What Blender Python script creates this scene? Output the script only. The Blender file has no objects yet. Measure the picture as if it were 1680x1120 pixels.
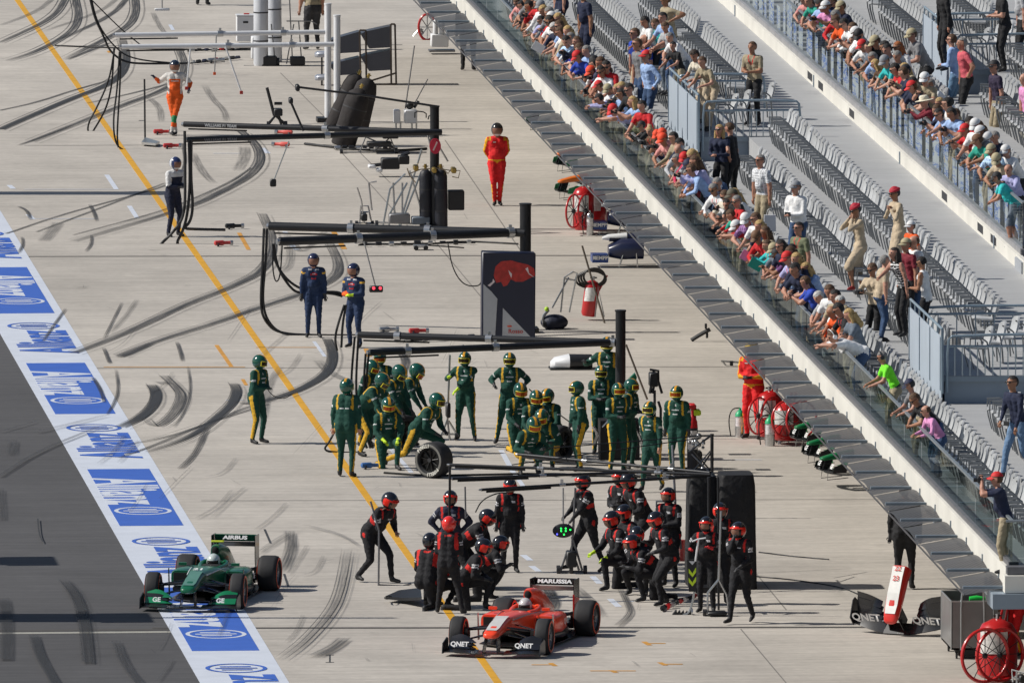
import bpy, math, random
import numpy as np
from mathutils import Vector, Matrix
R = math.radians
S = bpy.context.scene
# ---------------- camera, sky, sun, exposure ----------------
HC = 37.6; TH = R(5.4); FPX = 3160/math.tan(TH); PSI = math.atan(2644*math.cos(TH)/FPX)
FWD = Vector((math.sin(PSI)*math.cos(TH), math.cos(PSI)*math.cos(TH), -math.sin(TH)))
RGT = Vector((math.cos(PSI), -math.sin(PSI), 0)); UP = RGT.cross(FWD)
cd = bpy.data.cameras.new('camera'); cam = bpy.data.objects.new('camera', cd); S.collection.objects.link(cam)
cam.location = (0, 0, HC); cam.rotation_euler = (math.pi/2-TH, 0, -PSI)
cd.sensor_width = 36; cd.lens = FPX/1680*36; cd.clip_start = 1; cd.clip_end = 3000
S.camera = cam
SUN_EL = R(41)
sdir = Vector((-math.cos(PSI)*math.cos(SUN_EL), math.sin(PSI)*math.cos(SUN_EL), math.sin(SUN_EL)))   # towards the sun
w = bpy.data.worlds.new('World'); S.world = w; w.use_nodes = True
nt = w.node_tree; sky = nt.nodes.new('ShaderNodeTexSky'); sky.sky_type = 'NISHITA'; sky.sun_disc = False
sky.sun_elevation = SUN_EL; sky.sun_rotation = math.atan2(sdir.x, sdir.y)
nt.links.new(sky.outputs[0], nt.nodes['Background'].inputs[0]); nt.nodes['Background'].inputs[1].default_value = 0.066
ld = bpy.data.lights.new('sun', 'SUN'); ld.energy = 4.3; ld.angle = R(0.5); ld.color = (1, .955, .88)
sun = bpy.data.objects.new('sun', ld); S.collection.objects.link(sun)
sun.rotation_euler = sdir.to_track_quat('Z', 'Y').to_euler()
S.view_settings.view_transform = 'Standard'; S.view_settings.look = 'None'; S.view_settings.exposure = 0.0
S.view_settings.gamma = 1
try:
    S.cycles.max_bounces = 6; S.cycles.transparent_max_bounces = 24
except Exception: pass
# ---------------- pixel -> place helpers (source photograph pixels, 1680 wide) ----------------
def ray(px, py): return FWD*FPX + RGT*(px-840) + UP*(560-py)
def at(px, py, z=0.0):
    r = ray(px, py); return Vector((0, 0, HC)) + r*((z-HC)/r.z)
def atX(px, py, X):
    r = ray(px, py); return Vector((0, 0, HC)) + r*(X/r.x)
def atY(px, py, Y):
    r = ray(px, py); return Vector((0, 0, HC)) + r*(Y/r.y)
def proj(p):
    d = Vector(p)-Vector((0, 0, HC)); t = d.dot(FWD); return 840+FPX*d.dot(RGT)/t, 560-FPX*d.dot(UP)/t
def upto(px, py, base):                      # point straight above/around base (in base's camera-facing plane) seen at px,py
    r = ray(px, py); d = base-Vector((0, 0, HC)); n = Vector((FWD.x, FWD.y, 0)).normalized()
    return Vector((0, 0, HC)) + r*(d.dot(n)/r.dot(n))
def scl(py): return (py+2600)/HC*math.cos(TH)
TOCAM = math.atan2(-FWD.y, -FWD.x)           # heading that faces the camera
CR = math.atan2(RGT.y, RGT.x)                # heading of image right
# ---------------- materials ----------------
_M = {}
def mat(col, rough=.6, metal=0.0, var=.08, scale=6.0, bump=0.0, emit=0, alpha=1.0, coat=0.0, rnd=0.0):
    if isinstance(col, str): col = COL[col]
    key = (tuple(col), rough, metal, var, scale, bump, emit, alpha, coat, rnd)
    if key in _M: return _M[key]
    m = bpy.data.materials.new('surface'); m.use_nodes = True; n = m.node_tree; b = n.nodes['Principled BSDF']
    b.inputs['Roughness'].default_value = rough; b.inputs['Metallic'].default_value = metal
    if coat: b.inputs['Coat Weight'].default_value = coat; b.inputs['Coat Roughness'].default_value = .06
    tc = n.nodes.new('ShaderNodeTexCoord'); ns = n.nodes.new('ShaderNodeTexNoise')
    ns.inputs['Scale'].default_value = scale; ns.inputs['Detail'].default_value = 3
    n.links.new(tc.outputs['Object'], ns.inputs['Vector'])
    rp = n.nodes.new('ShaderNodeMapRange'); rp.inputs['From Min'].default_value = .3; rp.inputs['From Max'].default_value = .7
    rp.inputs['To Min'].default_value = 1-var; rp.inputs['To Max'].default_value = 1+var
    n.links.new(ns.outputs['Fac'], rp.inputs['Value'])
    vm = n.nodes.new('ShaderNodeVectorMath'); vm.operation = 'SCALE'; vm.inputs[0].default_value = tuple(col[:3])
    sc_out = rp.outputs[0]
    if rnd:
        oi = n.nodes.new('ShaderNodeObjectInfo'); r2 = n.nodes.new('ShaderNodeMapRange'); r2.inputs['To Min'].default_value = 1-rnd; r2.inputs['To Max'].default_value = 1+rnd
        n.links.new(oi.outputs['Random'], r2.inputs['Value']); mm_ = n.nodes.new('ShaderNodeMath'); mm_.operation = 'MULTIPLY'; n.links.new(sc_out, mm_.inputs[0]); n.links.new(r2.outputs[0], mm_.inputs[1]); sc_out = mm_.outputs[0]
    n.links.new(sc_out, vm.inputs['Scale']); n.links.new(vm.outputs[0], b.inputs['Base Color'])
    if bump:
        bp = n.nodes.new('ShaderNodeBump'); bp.inputs['Strength'].default_value = bump; bp.inputs['Distance'].default_value = .03
        n2 = n.nodes.new('ShaderNodeTexNoise'); n2.inputs['Scale'].default_value = scale*1.7; n2.inputs['Detail'].default_value = 2
        n.links.new(tc.outputs['Object'], n2.inputs['Vector'])
        n.links.new(n2.outputs['Fac'], bp.inputs['Height']); n.links.new(bp.outputs[0], b.inputs['Normal'])
    if emit:
        b.inputs['Emission Color'].default_value = (*col[:3], 1); b.inputs['Emission Strength'].default_value = emit
    if alpha < 1: b.inputs['Alpha'].default_value = alpha
    _M[key] = m; return m
COL = dict(black=(.012, .012, .014), dark=(.03, .03, .034), navy=(.012, .018, .05), grey=(.2, .2, .21), lgrey=(.42, .43, .45), white=(.78, .78, .78),
  red=(.55, .015, .02), orange=(.8, .1, .01), yellow=(.75, .4, .01), green=(.0, .085, .052), lime=(.2, .9, .03), neon=(.6, .85, .02),
  steel=(.45, .46, .47), brown=(.09, .045, .02), khaki=(.36, .3, .2), beige=(.5, .4, .28), cream=(.7, .64, .52), blue=(.02, .06, .42),
  sky=(.33, .47, .75), teal=(.02, .33, .24), turq=(.03, .5, .5), pink=(.72, .3, .55), coral=(.6, .1, .13), purple=(.16, .06, .2),
  maroon=(.2, .015, .03), crimson=(.5, .03, .09), olive=(.17, .19, .11), jeans=(.04, .08, .17), lav=(.42, .42, .68), rose=(.7, .3, .28), slate=(.13, .16, .2))
SKIN = [(.42, .2, .13), (.5, .26, .18), (.34, .16, .09), (.46, .23, .16)]
def fab(c): return mat(c, .85, 0, .16, 9, .55)
# ---------------- mesh builder ----------------
class MB:
    def __init__(s): s.v = []; s.f = []; s.m = []; s.mats = []; s.uv = {}
    def mi(s, m):
        if isinstance(m, (str, tuple)): m = mat(m)
        if m not in s.mats: s.mats.append(m)
        return s.mats.index(m)
    def add(s, vs, fs, m):
        o = len(s.v); s.v += [tuple(p) for p in vs]; k = s.mi(m)
        for f in fs: s.f.append(tuple(i+o for i in f)); s.m.append(k)
        return s
    def box(s, c, d, m, rot=None, taper=1.0):
        x, y, z = d[0]/2, d[1]/2, d[2]/2; t = taper
        vs = [Vector(p) for p in ((-x, -y, -z), (x, -y, -z), (x, y, -z), (-x, y, -z), (-x*t, -y*t, z), (x*t, -y*t, z), (x*t, y*t, z), (-x*t, y*t, z))]
        if rot is not None:
            M = Matrix.Rotation(rot, 3, 'Z') if isinstance(rot, (int, float)) else rot
            vs = [M @ p for p in vs]
        c = Vector(c); vs = [p+c for p in vs]
        return s.add(vs, [(0, 3, 2, 1), (4, 5, 6, 7), (0, 1, 5, 4), (1, 2, 6, 5), (2, 3, 7, 6), (3, 0, 4, 7)], m)
    def span(s, a, b, m):                     # axis aligned box by corners
        a = Vector(a); b = Vector(b); return s.box((a+b)/2, [abs(x) for x in (b-a)], m)
    def cyl(s, a, b, ra, m, rb=None, n=10, cap=True):
        a = Vector(a); b = Vector(b); rb = ra if rb is None else rb; d = (b-a)
        if d.length < 1e-6: return s
        d.normalize(); u = d.orthogonal().normalized(); w_ = d.cross(u)
        vs = []
        for p, r in ((a, ra), (b, rb)):
            for i in range(n):
                t = 2*math.pi*i/n; vs.append(p+u*(r*math.cos(t))+w_*(r*math.sin(t)))
        fs = [(i, (i+1) % n, n+(i+1) % n, n+i) for i in range(n)]
        if cap: fs += [tuple(range(n))[::-1], tuple(range(n, 2*n))]
        return s.add(vs, fs, m)
    def tube(s, pts, r, m, n=6, smooth=2):
        P = [Vector(p) for p in pts]
        for _ in range(smooth):
            if len(P) > 2:
                Q = [P[0]]
                for a, b in zip(P, P[1:]): Q += [a*.75+b*.25, a*.25+b*.75]
                Q.append(P[-1]); P = Q
        vs = []; u = None
        for i, p in enumerate(P):
            d = (P[min(i+1, len(P)-1)]-P[max(i-1, 0)]).normalized()
            if u is None: u = d.orthogonal().normalized()
            u = (u-d*u.dot(d)).normalized(); w_ = d.cross(u)
            rr = r[0]+(r[1]-r[0])*i/(len(P)-1) if isinstance(r, tuple) else r
            vs += [p+u*(rr*math.cos(2*math.pi*k/n))+w_*(rr*math.sin(2*math.pi*k/n)) for k in range(n)]
        fs = [(i*n+k, i*n+(k+1) % n, (i+1)*n+(k+1) % n, (i+1)*n+k) for i in range(len(P)-1) for k in range(n)]
        fs += [tuple(range(n))[::-1], tuple((len(P)-1)*n+k for k in range(n))]
        return s.add(vs, fs, m)
    def ell(s, c, r, m, M=None, nu=14, nv=9, fn=None):       # ellipsoid; fn(direction)->material or None (skip)
        c = Vector(c); r = (r, r, r) if not hasattr(r, '__len__') else r
        vs = []; dirs = []
        for j in range(nv+1):
            ph = math.pi*j/nv-math.pi/2
            for i in range(nu):
                t = 2*math.pi*(i+.5)/nu; d = Vector((math.cos(ph)*math.cos(t), math.cos(ph)*math.sin(t), math.sin(ph)))
                dirs.append(d); q = Vector((d.x*r[0], d.y*r[1], d.z*r[2])); vs.append(c+(M @ q if M else q))
        o = len(s.v); s.v += [tuple(p) for p in vs]
        for j in range(nv):
            for i in range(nu):
                a, b, cc, dd = j*nu+i, j*nu+(i+1) % nu, (j+1)*nu+(i+1) % nu, (j+1)*nu+i
                mm = m
                if fn:
                    mm = fn((dirs[a]+dirs[b]+dirs[cc]+dirs[dd]).normalized())
                    if mm is None: continue
                s.f.append((a+o, b+o, cc+o, dd+o)); s.m.append(s.mi(mm))
        return s
    def prism(s, poly, off, m, off2=None):                  # polygon (3d points) extruded by vector
        P = [Vector(p) for p in poly]; off = Vector(off); n = len(P)
        return s.add(P+[p+off for p in P], [tuple(range(n))[::-1], tuple(range(n, 2*n))]+[(i, (i+1) % n, n+(i+1) % n, n+i) for i in range(n)], m)
    def lathe(s, prof, c, ax, m, n=20, cap=True):                      # prof: [(along, radius)]
        c = Vector(c); ax = Vector(ax).normalized(); u = ax.orthogonal().normalized(); w_ = ax.cross(u)
        vs = [c+ax*h+u*(r*math.cos(2*math.pi*i/n))+w_*(r*math.sin(2*math.pi*i/n)) for h, r in prof for i in range(n)]
        fs = [(j*n+i, j*n+(i+1) % n, (j+1)*n+(i+1) % n, (j+1)*n+i) for j in range(len(prof)-1) for i in range(n)]
        if cap and prof[0][1] > 1e-4: fs.append(tuple(range(n))[::-1])
        if cap and prof[-1][1] > 1e-4: fs.append(tuple((len(prof)-1)*n+i for i in range(n)))
        return s.add(vs, fs, m)
    def loft(s, secs, m, n=16, e=2.6):                      # secs: (x, yc, zc, hy, hz)
        vs = []
        for x, yc, zc, hy, hz in secs:
            for i in range(n):
                t = 2*math.pi*i/n; ct, st = math.cos(t), math.sin(t)
                vs.append((x, yc+hy*math.copysign(abs(ct)**(2/e), ct), zc+hz*math.copysign(abs(st)**(2/e), st)))
        fs = [(j*n+i, j*n+(i+1) % n, (j+1)*n+(i+1) % n, (j+1)*n+i) for j in range(len(secs)-1) for i in range(n)]
        fs += [tuple(range(n))[::-1], tuple((len(secs)-1)*n+i for i in range(n))]
        return s.add(vs, fs, m)
    def build(s, name, parent=None, smooth=False, loc=None, bevel=0, fix=True):
        me = bpy.data.meshes.new(name); 
        if loc is not None:
            L = Vector(loc); vs = [tuple(Vector(p)-L) for p in s.v]
        else: vs = s.v
        me.from_pydata(vs, [], s.f)
        for m in s.mats: me.materials.append(m)
        me.polygons.foreach_set('material_index', s.m)
        if fix:
            import bmesh
            b = bmesh.new(); b.from_mesh(me); bmesh.ops.recalc_face_normals(b, faces=b.faces); b.to_mesh(me); b.free()
        if smooth:
            me.polygons.foreach_set('use_smooth', [True]*len(me.polygons))
            try: me.set_sharp_from_angle(angle=R(smooth if smooth > 1 else 50))
            except Exception: pass
        o = bpy.data.objects.new(name, me); S.collection.objects.link(o)
        if loc is not None: o.location = loc
        if parent: o.parent = parent
        if bevel:
            bv = o.modifiers.new('bevel', 'BEVEL'); bv.width = bevel; bv.segments = 1; bv.limit_method = 'ANGLE'
        return o
LABELS = {}
def tag(o, label=None, cat=None, group=None, kind=None):
    if label: o['label'] = label; LABELS.setdefault(label, []).append(o.name)
    if cat: o['category'] = cat
    if group: o['group'] = group
    if kind: o['kind'] = kind
    return o
def empty(name, loc=(0, 0, 0), rz=0, label=None, cat=None, group=None):
    o = bpy.data.objects.new(name, None); S.collection.objects.link(o); o.location = loc; o.rotation_euler = (0, 0, rz)
    o.empty_display_size = .3
    return tag(o, label, cat, group)
def copytree(o, parent=None):
    c = o.copy(); S.collection.objects.link(c); c.parent = parent
    for ch in list(o.children): copytree(ch, c)
    return c
TS = bpy.data.scenes.new('bake')
def bake(o):                                  # evaluate one object by itself, without the rest of the scene
    TS.collection.objects.link(o); vl = TS.view_layers[0]; vl.update(); me = bpy.data.meshes.new_from_object(o.evaluated_get(vl.depsgraph)); TS.collection.objects.unlink(o); return me
def text(s_, size, m, M, parent=None, name='lettering', stretch=1.0, bold=.02, depth=.0015, align='CENTER', center=True):
    """lettering as mesh; M maps text plane (x right, y up, z out) to parent/world space"""
    cu = bpy.data.curves.new('t', 'FONT'); cu.body = s_; cu.size = 1; cu.offset = bold; cu.extrude = 0; cu.align_x = align; cu.align_y = 'CENTER'
    cu.resolution_u = 3
    o = bpy.data.objects.new('t', cu); S.collection.objects.link(o)
    S.collection.objects.unlink(o); me = bake(o); bpy.data.objects.remove(o)
    co = np.array([v.co[:] for v in me.vertices]) if len(me.vertices) else np.zeros((0, 3))
    if len(co):
        h = 0.72; co[:, 0] *= size*stretch/h; co[:, 1] *= size/h
        if center: co[:, 1] -= (co[:, 1].max()+co[:, 1].min())/2
        for v, c in zip(me.vertices, co): v.co = M @ Vector((c[0], c[1], depth))
    me.materials.clear(); me.materials.append(m if not isinstance(m, (str, tuple)) else mat(m))
    ob = bpy.data.objects.new(name, me); S.collection.objects.link(ob)
    if parent: ob.parent = parent
    return ob
def basis(o, x, y):                          # matrix from origin, x axis, y axis
    x = Vector(x).normalized(); y = Vector(y); y = (y-x*y.dot(x)).normalized(); z = x.cross(y)
    return Matrix(((x.x, y.x, z.x, o[0]), (x.y, y.y, z.y, o[1]), (x.z, y.z, z.z, o[2]), (0, 0, 0, 1)))
random.seed(7); RN = random.Random(11)
# ================= the setting: ground =================
def ground_mat(base, stain, sc, amt, streak=.06, rough=.85):
    m = bpy.data.materials.new('paving'); m.use_nodes = True; n = m.node_tree; b = n.nodes['Principled BSDF']; L = n.links
    b.inputs['Roughness'].default_value = rough
    tc = n.nodes.new('ShaderNodeTexCoord')
    def noise(scale, det, vec=None, sx=1, sy=1):
        mp = n.nodes.new('ShaderNodeMapping'); mp.inputs['Scale'].default_value = (sx, sy, 1); L.new(tc.outputs['Object'], mp.inputs['Vector'])
        t = n.nodes.new('ShaderNodeTexNoise'); t.inputs['Scale'].default_value = scale; t.inputs['Detail'].default_value = det; t.inputs['Roughness'].default_value = .6
        L.new(mp.outputs[0], t.inputs['Vector']); return t.outputs['Fac']
    def rng(v, a, c, lo, hi):
        r = n.nodes.new('ShaderNodeMapRange'); L.new(v, r.inputs['Value'])
        for k, x in zip(('From Min', 'From Max', 'To Min', 'To Max'), (a, c, lo, hi)): r.inputs[k].default_value = x
        return r.outputs[0]
    def mul(a, c):
        q = n.nodes.new('ShaderNodeMath'); q.operation = 'MULTIPLY'; L.new(a, q.inputs[0]); L.new(c, q.inputs[1]); return q.outputs[0]
    big = rng(noise(.06, 3), .3, .7, 1-amt, 1+amt*.7)
    mid = rng(noise(.5, 4, sx=1, sy=.6), .3, .7, 1-amt*.8, 1+amt*.6)
    fine = rng(noise(6, 3), .3, .7, 1-amt*.5, 1+amt*.5)
    broom = rng(noise(1.2, 4, sx=.35, sy=3.2), .3, .7, 1-streak, 1+streak)
    f = mul(mul(big, mid), mul(fine, broom))
    vm = n.nodes.new('ShaderNodeVectorMath'); vm.operation = 'SCALE'; vm.inputs[0].default_value = base; L.new(f, vm.inputs['Scale'])
    mx = n.nodes.new('ShaderNodeMix'); mx.data_type = 'RGBA'; mx.inputs[7].default_value = (*stain, 1)
    L.new(rng(noise(.9, 6, sx=1.2, sy=.7), .60, .78, 0, .45), mx.inputs[0]); L.new(vm.outputs[0], mx.inputs[6]); L.new(mx.outputs[2], b.inputs['Base Color'])
    bp = n.nodes.new('ShaderNodeBump'); bp.inputs['Strength'].default_value = .25; bp.inputs['Distance'].default_value = .01
    L.new(noise(30, 2), bp.inputs['Height']); L.new(bp.outputs[0], b.inputs['Normal'])
    return m
def mark_mat(col, dens, sx=7, sy=.35, thr=(.38, .58)):                # worn rubber / paint: uv driven streaks
    m = bpy.data.materials.new('rubber'); m.use_nodes = True; n = m.node_tree; b = n.nodes['Principled BSDF']; L = n.links
    b.inputs['Base Color'].default_value = (*col, 1); b.inputs['Roughness'].default_value = .8
    uv = n.nodes.new('ShaderNodeUVMap'); uv.uv_map = 'uv'
    mp = n.nodes.new('ShaderNodeMapping'); mp.inputs['Scale'].default_value = (sx, sy, 1); L.new(uv.outputs[0], mp.inputs['Vector'])
    t = n.nodes.new('ShaderNodeTexNoise'); t.inputs['Scale'].default_value = 1; t.inputs['Detail'].default_value = 4; L.new(mp.outputs[0], t.inputs['Vector'])
    r = n.nodes.new('ShaderNodeMapRange'); r.inputs['From Min'].default_value = thr[0]; r.inputs['From Max'].default_value = thr[1]; r.inputs['To Min'].default_value = dens*.35; r.inputs['To Max'].default_value = dens
    L.new(t.outputs['Fac'], r.inputs['Value'])
    # soft sides and ends from uv
    sp = n.nodes.new('ShaderNodeSeparateXYZ'); L.new(uv.outputs[0], sp.inputs[0])
    def edge(o_, pw, w0):
        a = n.nodes.new('ShaderNodeMath'); a.operation = 'PINGPONG'; a.inputs[1].default_value = .5; L.new(o_, a.inputs[0])
        e = n.nodes.new('ShaderNodeMapRange'); e.inputs['From Max'].default_value = w0; L.new(a.outputs[0], e.inputs['Value']); return e.outputs[0]
    m1 = n.nodes.new('ShaderNodeMath'); m1.operation = 'MULTIPLY'; L.new(r.outputs[0], m1.inputs[0]); L.new(edge(sp.outputs[0], 1, .16), m1.inputs[1])
    att = n.nodes.new('ShaderNodeAttribute'); att.attribute_name = 'fade'
    m2 = n.nodes.new('ShaderNodeMath'); m2.operation = 'MULTIPLY'; L.new(m1.outputs[0], m2.inputs[0]); L.new(att.outputs['Fac'], m2.inputs[1])
    L.new(m2.outputs[0], b.inputs['Alpha'])
    return m
def sheet(name, pts, z, m, label=None):
    b = MB(); b.add([(p[0], p[1], z) for p in pts], [tuple(range(len(pts)))], m); o = b.build(name); o['kind'] = 'structure'; return o
concrete = ground_mat((.485, .447, .398), (.29, .265, .235), 1, .15, .12)
asphalt = ground_mat((.082, .08, .082), (.06, .058, .058), 1, .13, .16)
XS0, XS1, XR = .5666*HC, .6060*HC, .6060*HC
sheet('ground', [(-900, -100), (900, -100), (900, 1500), (-900, 1500)], -.02, ground_mat((.2, .2, .17), (.12, .12, .1), 1, .1))
sheet('pit_lane', [(XS1-.6, 150), (60, 150), (60, 700), (XS1-.6, 700)], 0, concrete)
sheet('track', [(-60, 150), (XS0+.6, 150), (XS0+.6, 700), (-60, 700)], 0, asphalt)
# painted sponsor strip: white base with blue panels and lettering
white_paint = mat((.62, .66, .74), .6, 0, .05, 2)
blue_paint = mat((.045, .13, .52), .55, 0, .06, 2)
sb = MB()
sb.span((XS0, 150, .001), (XS1, 700, .004), white_paint)
strip = sb.build('painted_strip'); strip['kind'] = 'structure'
PER = None
Ya = at(60, 596).y; Yb = at(150, 679).y; PER = at(100, 596).y-at(180, 770).y
bb = MB(); XB0, XB1 = XS0+.17*1, XS1-.17
for k in range(-4, 8):
    y1, y0 = Ya-k*PER, Yb-k*PER
    bb.span((XB0, y0, .005), (XB1, y1, .008), blue_paint)
bp_ = bb.build('blue_panel_paint', strip)
def badge(mm, M, r):
    mb = MB(); n = 40
    def ring(r0, r1):
        vs = [M @ Vector((a*math.cos(2*math.pi*i/n), a*math.sin(2*math.pi*i/n), .002)) for a in (r0, r1) for i in range(n)]
        mb.add(vs, [(i, (i+1) % n, n+(i+1) % n, n+i) for i in range(n)], mm)
    ring(r*.86, r)
    for x0, h0 in ((-.34, .5), (0, .68), (.34, .5)):
        vs = [M @ Vector((r*(x0+dx), r*dy, .002)) for dx, dy in ((-.08, -h0), (.08, -h0), (.08, h0), (-.08, h0))]
        mb.add(vs, [(0, 1, 2, 3)], mm)
    return mb
for k in range(-3, 7):
    y1, y0 = Ya-k*PER, Yb-k*PER; L_ = y1-y0; xm = (XB0+XB1)/2
    Sx = Matrix.Diagonal((L_/1.62*.262*.70, 1, 1, 1))
    # white word on blue, reading towards the camera
    M = basis((xm-.02, y1-L_*.40, .0085), (0, -1, 0), (1, 0, 0))
    t = text('Allianz', 1.1, white_paint, M @ Sx, strip, bold=.028)
    badge(white_paint, basis((xm, y1-L_*.745, .0085), (0, -1, 0), (1, 0, 0)) @ Matrix.Diagonal((1.35, 1, 1, 1)), .52).build('badge', strip)
    # blue word on white, reading away
    yc0 = y0-(PER-L_)
    M = basis((xm+.02, yc0+(PER-L_)*.42, .0085), (0, 1, 0), (-1, 0, 0))
    text('Allianz', 1.1, blue_paint, M @ Sx, strip, bold=.028)
    badge(blue_paint, basis((xm, y0-(PER-L_)*.26, .0085), (0, 1, 0), (-1, 0, 0)) @ Matrix.Diagonal((1.35, 1, 1, 1)), .52).build('badge', strip)
# yellow lane line and other paint
yp = mat((.68, .35, .02), .6, 0, .1, 3)
XY = .698*HC
lb = MB(); lb.span((XY-.06, 150, .001), (XY+.075, 700, .0045), yp); o = lb.build('yellow_lane_line'); o['kind'] = 'structure'
pm = MB()
def dash(x0, y0, x1, y1, wpx, m):
    a = at(x0, y0); b = at(x1, y1); wv = wpx/scl((y0+y1)/2)/2
    pm.add([(a.x-wv, a.y, .004), (a.x+wv, a.y, .004), (b.x+wv, b.y, .004), (b.x-wv, b.y, .004)], [(0, 1, 2, 3)], m)
wp = white_paint; yp2 = mat((.62, .3, .05), .6, 0, .15, 4)
for d in [(175, 287, 191, 311, 8), (212, 338, 225, 358, 8), (15, 304, 22, 310, 9), (46, 352, 54, 360, 9), (279, 41, 284, 50, 6), (430, 243, 440, 252, 9),
          (515, 560, 533, 585, 6), (640, 735, 675, 775, 8), (822, 738, 842, 775, 9), (843, 775, 860, 800, 8), (858, 910, 870, 919, 11), (872, 928, 884, 937, 11), (972, 945, 984, 957, 11), (1001, 982, 1015, 995, 11), (467, 380, 470, 384, 8), (478, 402, 487, 410, 10)]:
    dash(*d, wp)
for d in [(392, 382, 408, 410, 7), (547, 380, 565, 409, 9), (355, 566, 380, 602, 7), (600, 572, 606, 585, 8), (597, 545, 600, 548, 8), (178, 84, 180, 87, 6), (1056, 1052, 1066, 1058, 9), (1082, 1086, 1092, 1091, 9), (1002, 1099, 1011, 1103, 9), (903, 1087, 911, 1092, 9), (398, 622, 404, 632, 6)]:
    dash(*d, yp2)
for (x0, x1, y) in [(1060, 1092, 1055), (1087, 1120, 1089), (968, 1043, 1100), (872, 906, 1090), (170, 402, 602), (420, 520, 570)]:
    a = at(x0, y); b = at(x1, y); pm.add([(a.x, a.y-.05, .0045), (b.x, b.y-.05, .0045), (b.x, b.y+.05, .0045), (a.x, a.y+.05, .0045)], [(0, 1, 2, 3)], yp2)
for (x0, x1, y) in [(55, 160, 359), (40, 190, 311), (350, 395, 252), (1010, 1040, 986), (985, 1000, 943), (1140, 1250, 754), (370, 400, 656)]:
    a = at(x0, y); b = at(x1, y); pm.add([(a.x, a.y-.04, .0045), (b.x, b.y-.04, .0045), (b.x, b.y+.04, .0045), (a.x, a.y+.04, .0045)], [(0, 1, 2, 3)], wp)
o = pm.build('painted_marks'); o['kind'] = 'structure'
# saw-cut joints of the slabs
jb = MB(); jm = mat((.075, .07, .065), .9)
for y, x0, x1, wd in [(420, 30, 1080, .16), (1029, 250, 1700, .22), (75, 90, 660, .12), (603, 150, 1220, .06), (238, 40, 700, .05), (820, 330, 1450, .05)]:
    a = at(x0, y+1); b = at(x1, y-1.0)
    jb.add([(a.x, a.y-wd/2, .003), (b.x, b.y-wd/2, .003), (b.x, b.y+wd/2, .003), (a.x, a.y+wd/2, .003)], [(0, 1, 2, 3)], jm)
a = at(100, 1031); jb.add([(0, a.y-.35, .003), (XS0, a.y-.35, .003), (XS0, a.y-.1, .003), (0, a.y-.1, .003)], [(0, 1, 2, 3)], jm)
jb.add([(0, a.y-.75, .003), (XS0, a.y-.75, .003), (XS0, a.y-.5, .003), (0, a.y-.5, .003)], [(0, 1, 2, 3)], mat((.35, .34, .3), .8))
for (p0, p1) in [((1215, 1031), (1290, 1120)), ((460, 120), (640, 300)), ((730, 230), (860, 420)), ((560, 250), (700, 405)), ((700, 380), (850, 560)), ((1190, 880), (1290, 1000))]:
    a = at(*p0); b = at(*p1); jb.add([(a.x-.012, a.y, .003), (a.x+.012, a.y, .003), (b.x+.012, b.y, .003), (b.x-.012, b.y, .003)], [(0, 1, 2, 3)], mat((.2, .185, .17), .9))
o = jb.build('slab_joints'); o['kind'] = 'structure'
# tyre rubber
rub = mark_mat((.04, .042, .047), .88); rubl = mark_mat((.06, .062, .068), .42, 6, .5); rubd = mark_mat((.03, .032, .036), .95, 6, .3, (.3, .45))
class Marks:
    def __init__(s): s.v = []; s.f = []; s.uv = []; s.fd = []; s.m = []; s.z = .0055; s.sub = False
    def strip(s, pts, w0, mi=0, f0=0, f1=1, fe=0, w1=None):
        P = [Vector((p[0], p[1], 0)) for p in pts]
        for _ in range(3):
            Q = [P[0]]
            for a, b in zip(P, P[1:]): Q += [a*.75+b*.25, a*.25+b*.75]
            Q.append(P[-1]); P = Q
        w0 *= .60; w1 = (w1 or w0/.60)*.60 if w1 else w0
        if len(pts) >= 5 and w0 > .15 and not s.sub:
            s.sub = True; s.strip([(x+7, y+1) for x, y in pts], .05, 2, f0, f1, fe); s.strip([(x-9, y-2) for x, y in pts], .045, 0, f0, f1, fe); s.strip([(x+15, y+3) for x, y in pts], .08, 1, f0, f1, fe); s.sub = False
        s.z += .0002; n = len(P); o = len(s.v); acc = 0
        for i, p in enumerate(P):
            t = i/(n-1); ww = (w0+(w1-w0)*t)/2
            g = at(p.x, p.y, s.z)
            if i: acc += (g-pg).length
            pg = g
            a = at(P[max(i-1, 0)].x, P[max(i-1, 0)].y); b = at(P[min(i+1, n-1)].x, P[min(i+1, n-1)].y); d = (b-a).normalized()
            nn = Vector((-d.y, d.x, 0)); hw = ww
            s.v += [tuple(g-nn*hw), tuple(g+nn*hw)]; s.uv += [(0.001, acc), (.999, acc)]
            fd = min(1, t/.25)*(f1-f0)+f0 if t < .25 else (f1 if t < .7 else f1+(fe-f1)*(t-.7)/.3)
            s.fd += [fd, fd]
        for i in range(n-1): s.f.append((o+2*i, o+2*i+1, o+2*i+3, o+2*i+2)); s.m.append(mi)
    def build(s):
        me = bpy.data.meshes.new('rubber_marks'); me.from_pydata(s.v, [], s.f); u = me.uv_layers.new(name='uv')
        for l in me.loops: u.data[l.index].uv = s.uv[l.vertex_index]
        at_ = me.attributes.new('fade', 'FLOAT', 'POINT'); at_.data.foreach_set('value', s.fd)
        for m in (rub, rubl, rubd): me.materials.append(m)
        me.polygons.foreach_set('material_index', s.m); o = bpy.data.objects.new('rubber_marks', me); S.collection.objects.link(o); o['kind'] = 'structure'
K = Marks(); st = K.strip
st([(108, -5), (95, 20), (70, 38), (40, 52), (0, 70)], .3, 0, 1, 1, .3); st([(122, -5), (130, 30), (115, 55), (60, 85), (10, 100)], .32, 0, 1, 1, .1)
st([(90, -5), (60, 20), (0, 42)], .3, 1, 1); st([(195, -5), (165, 20), (70, 52)], .28, 1, 1); st([(210, -5), (185, 25), (100, 65)], .3, 0, 1)
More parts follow.
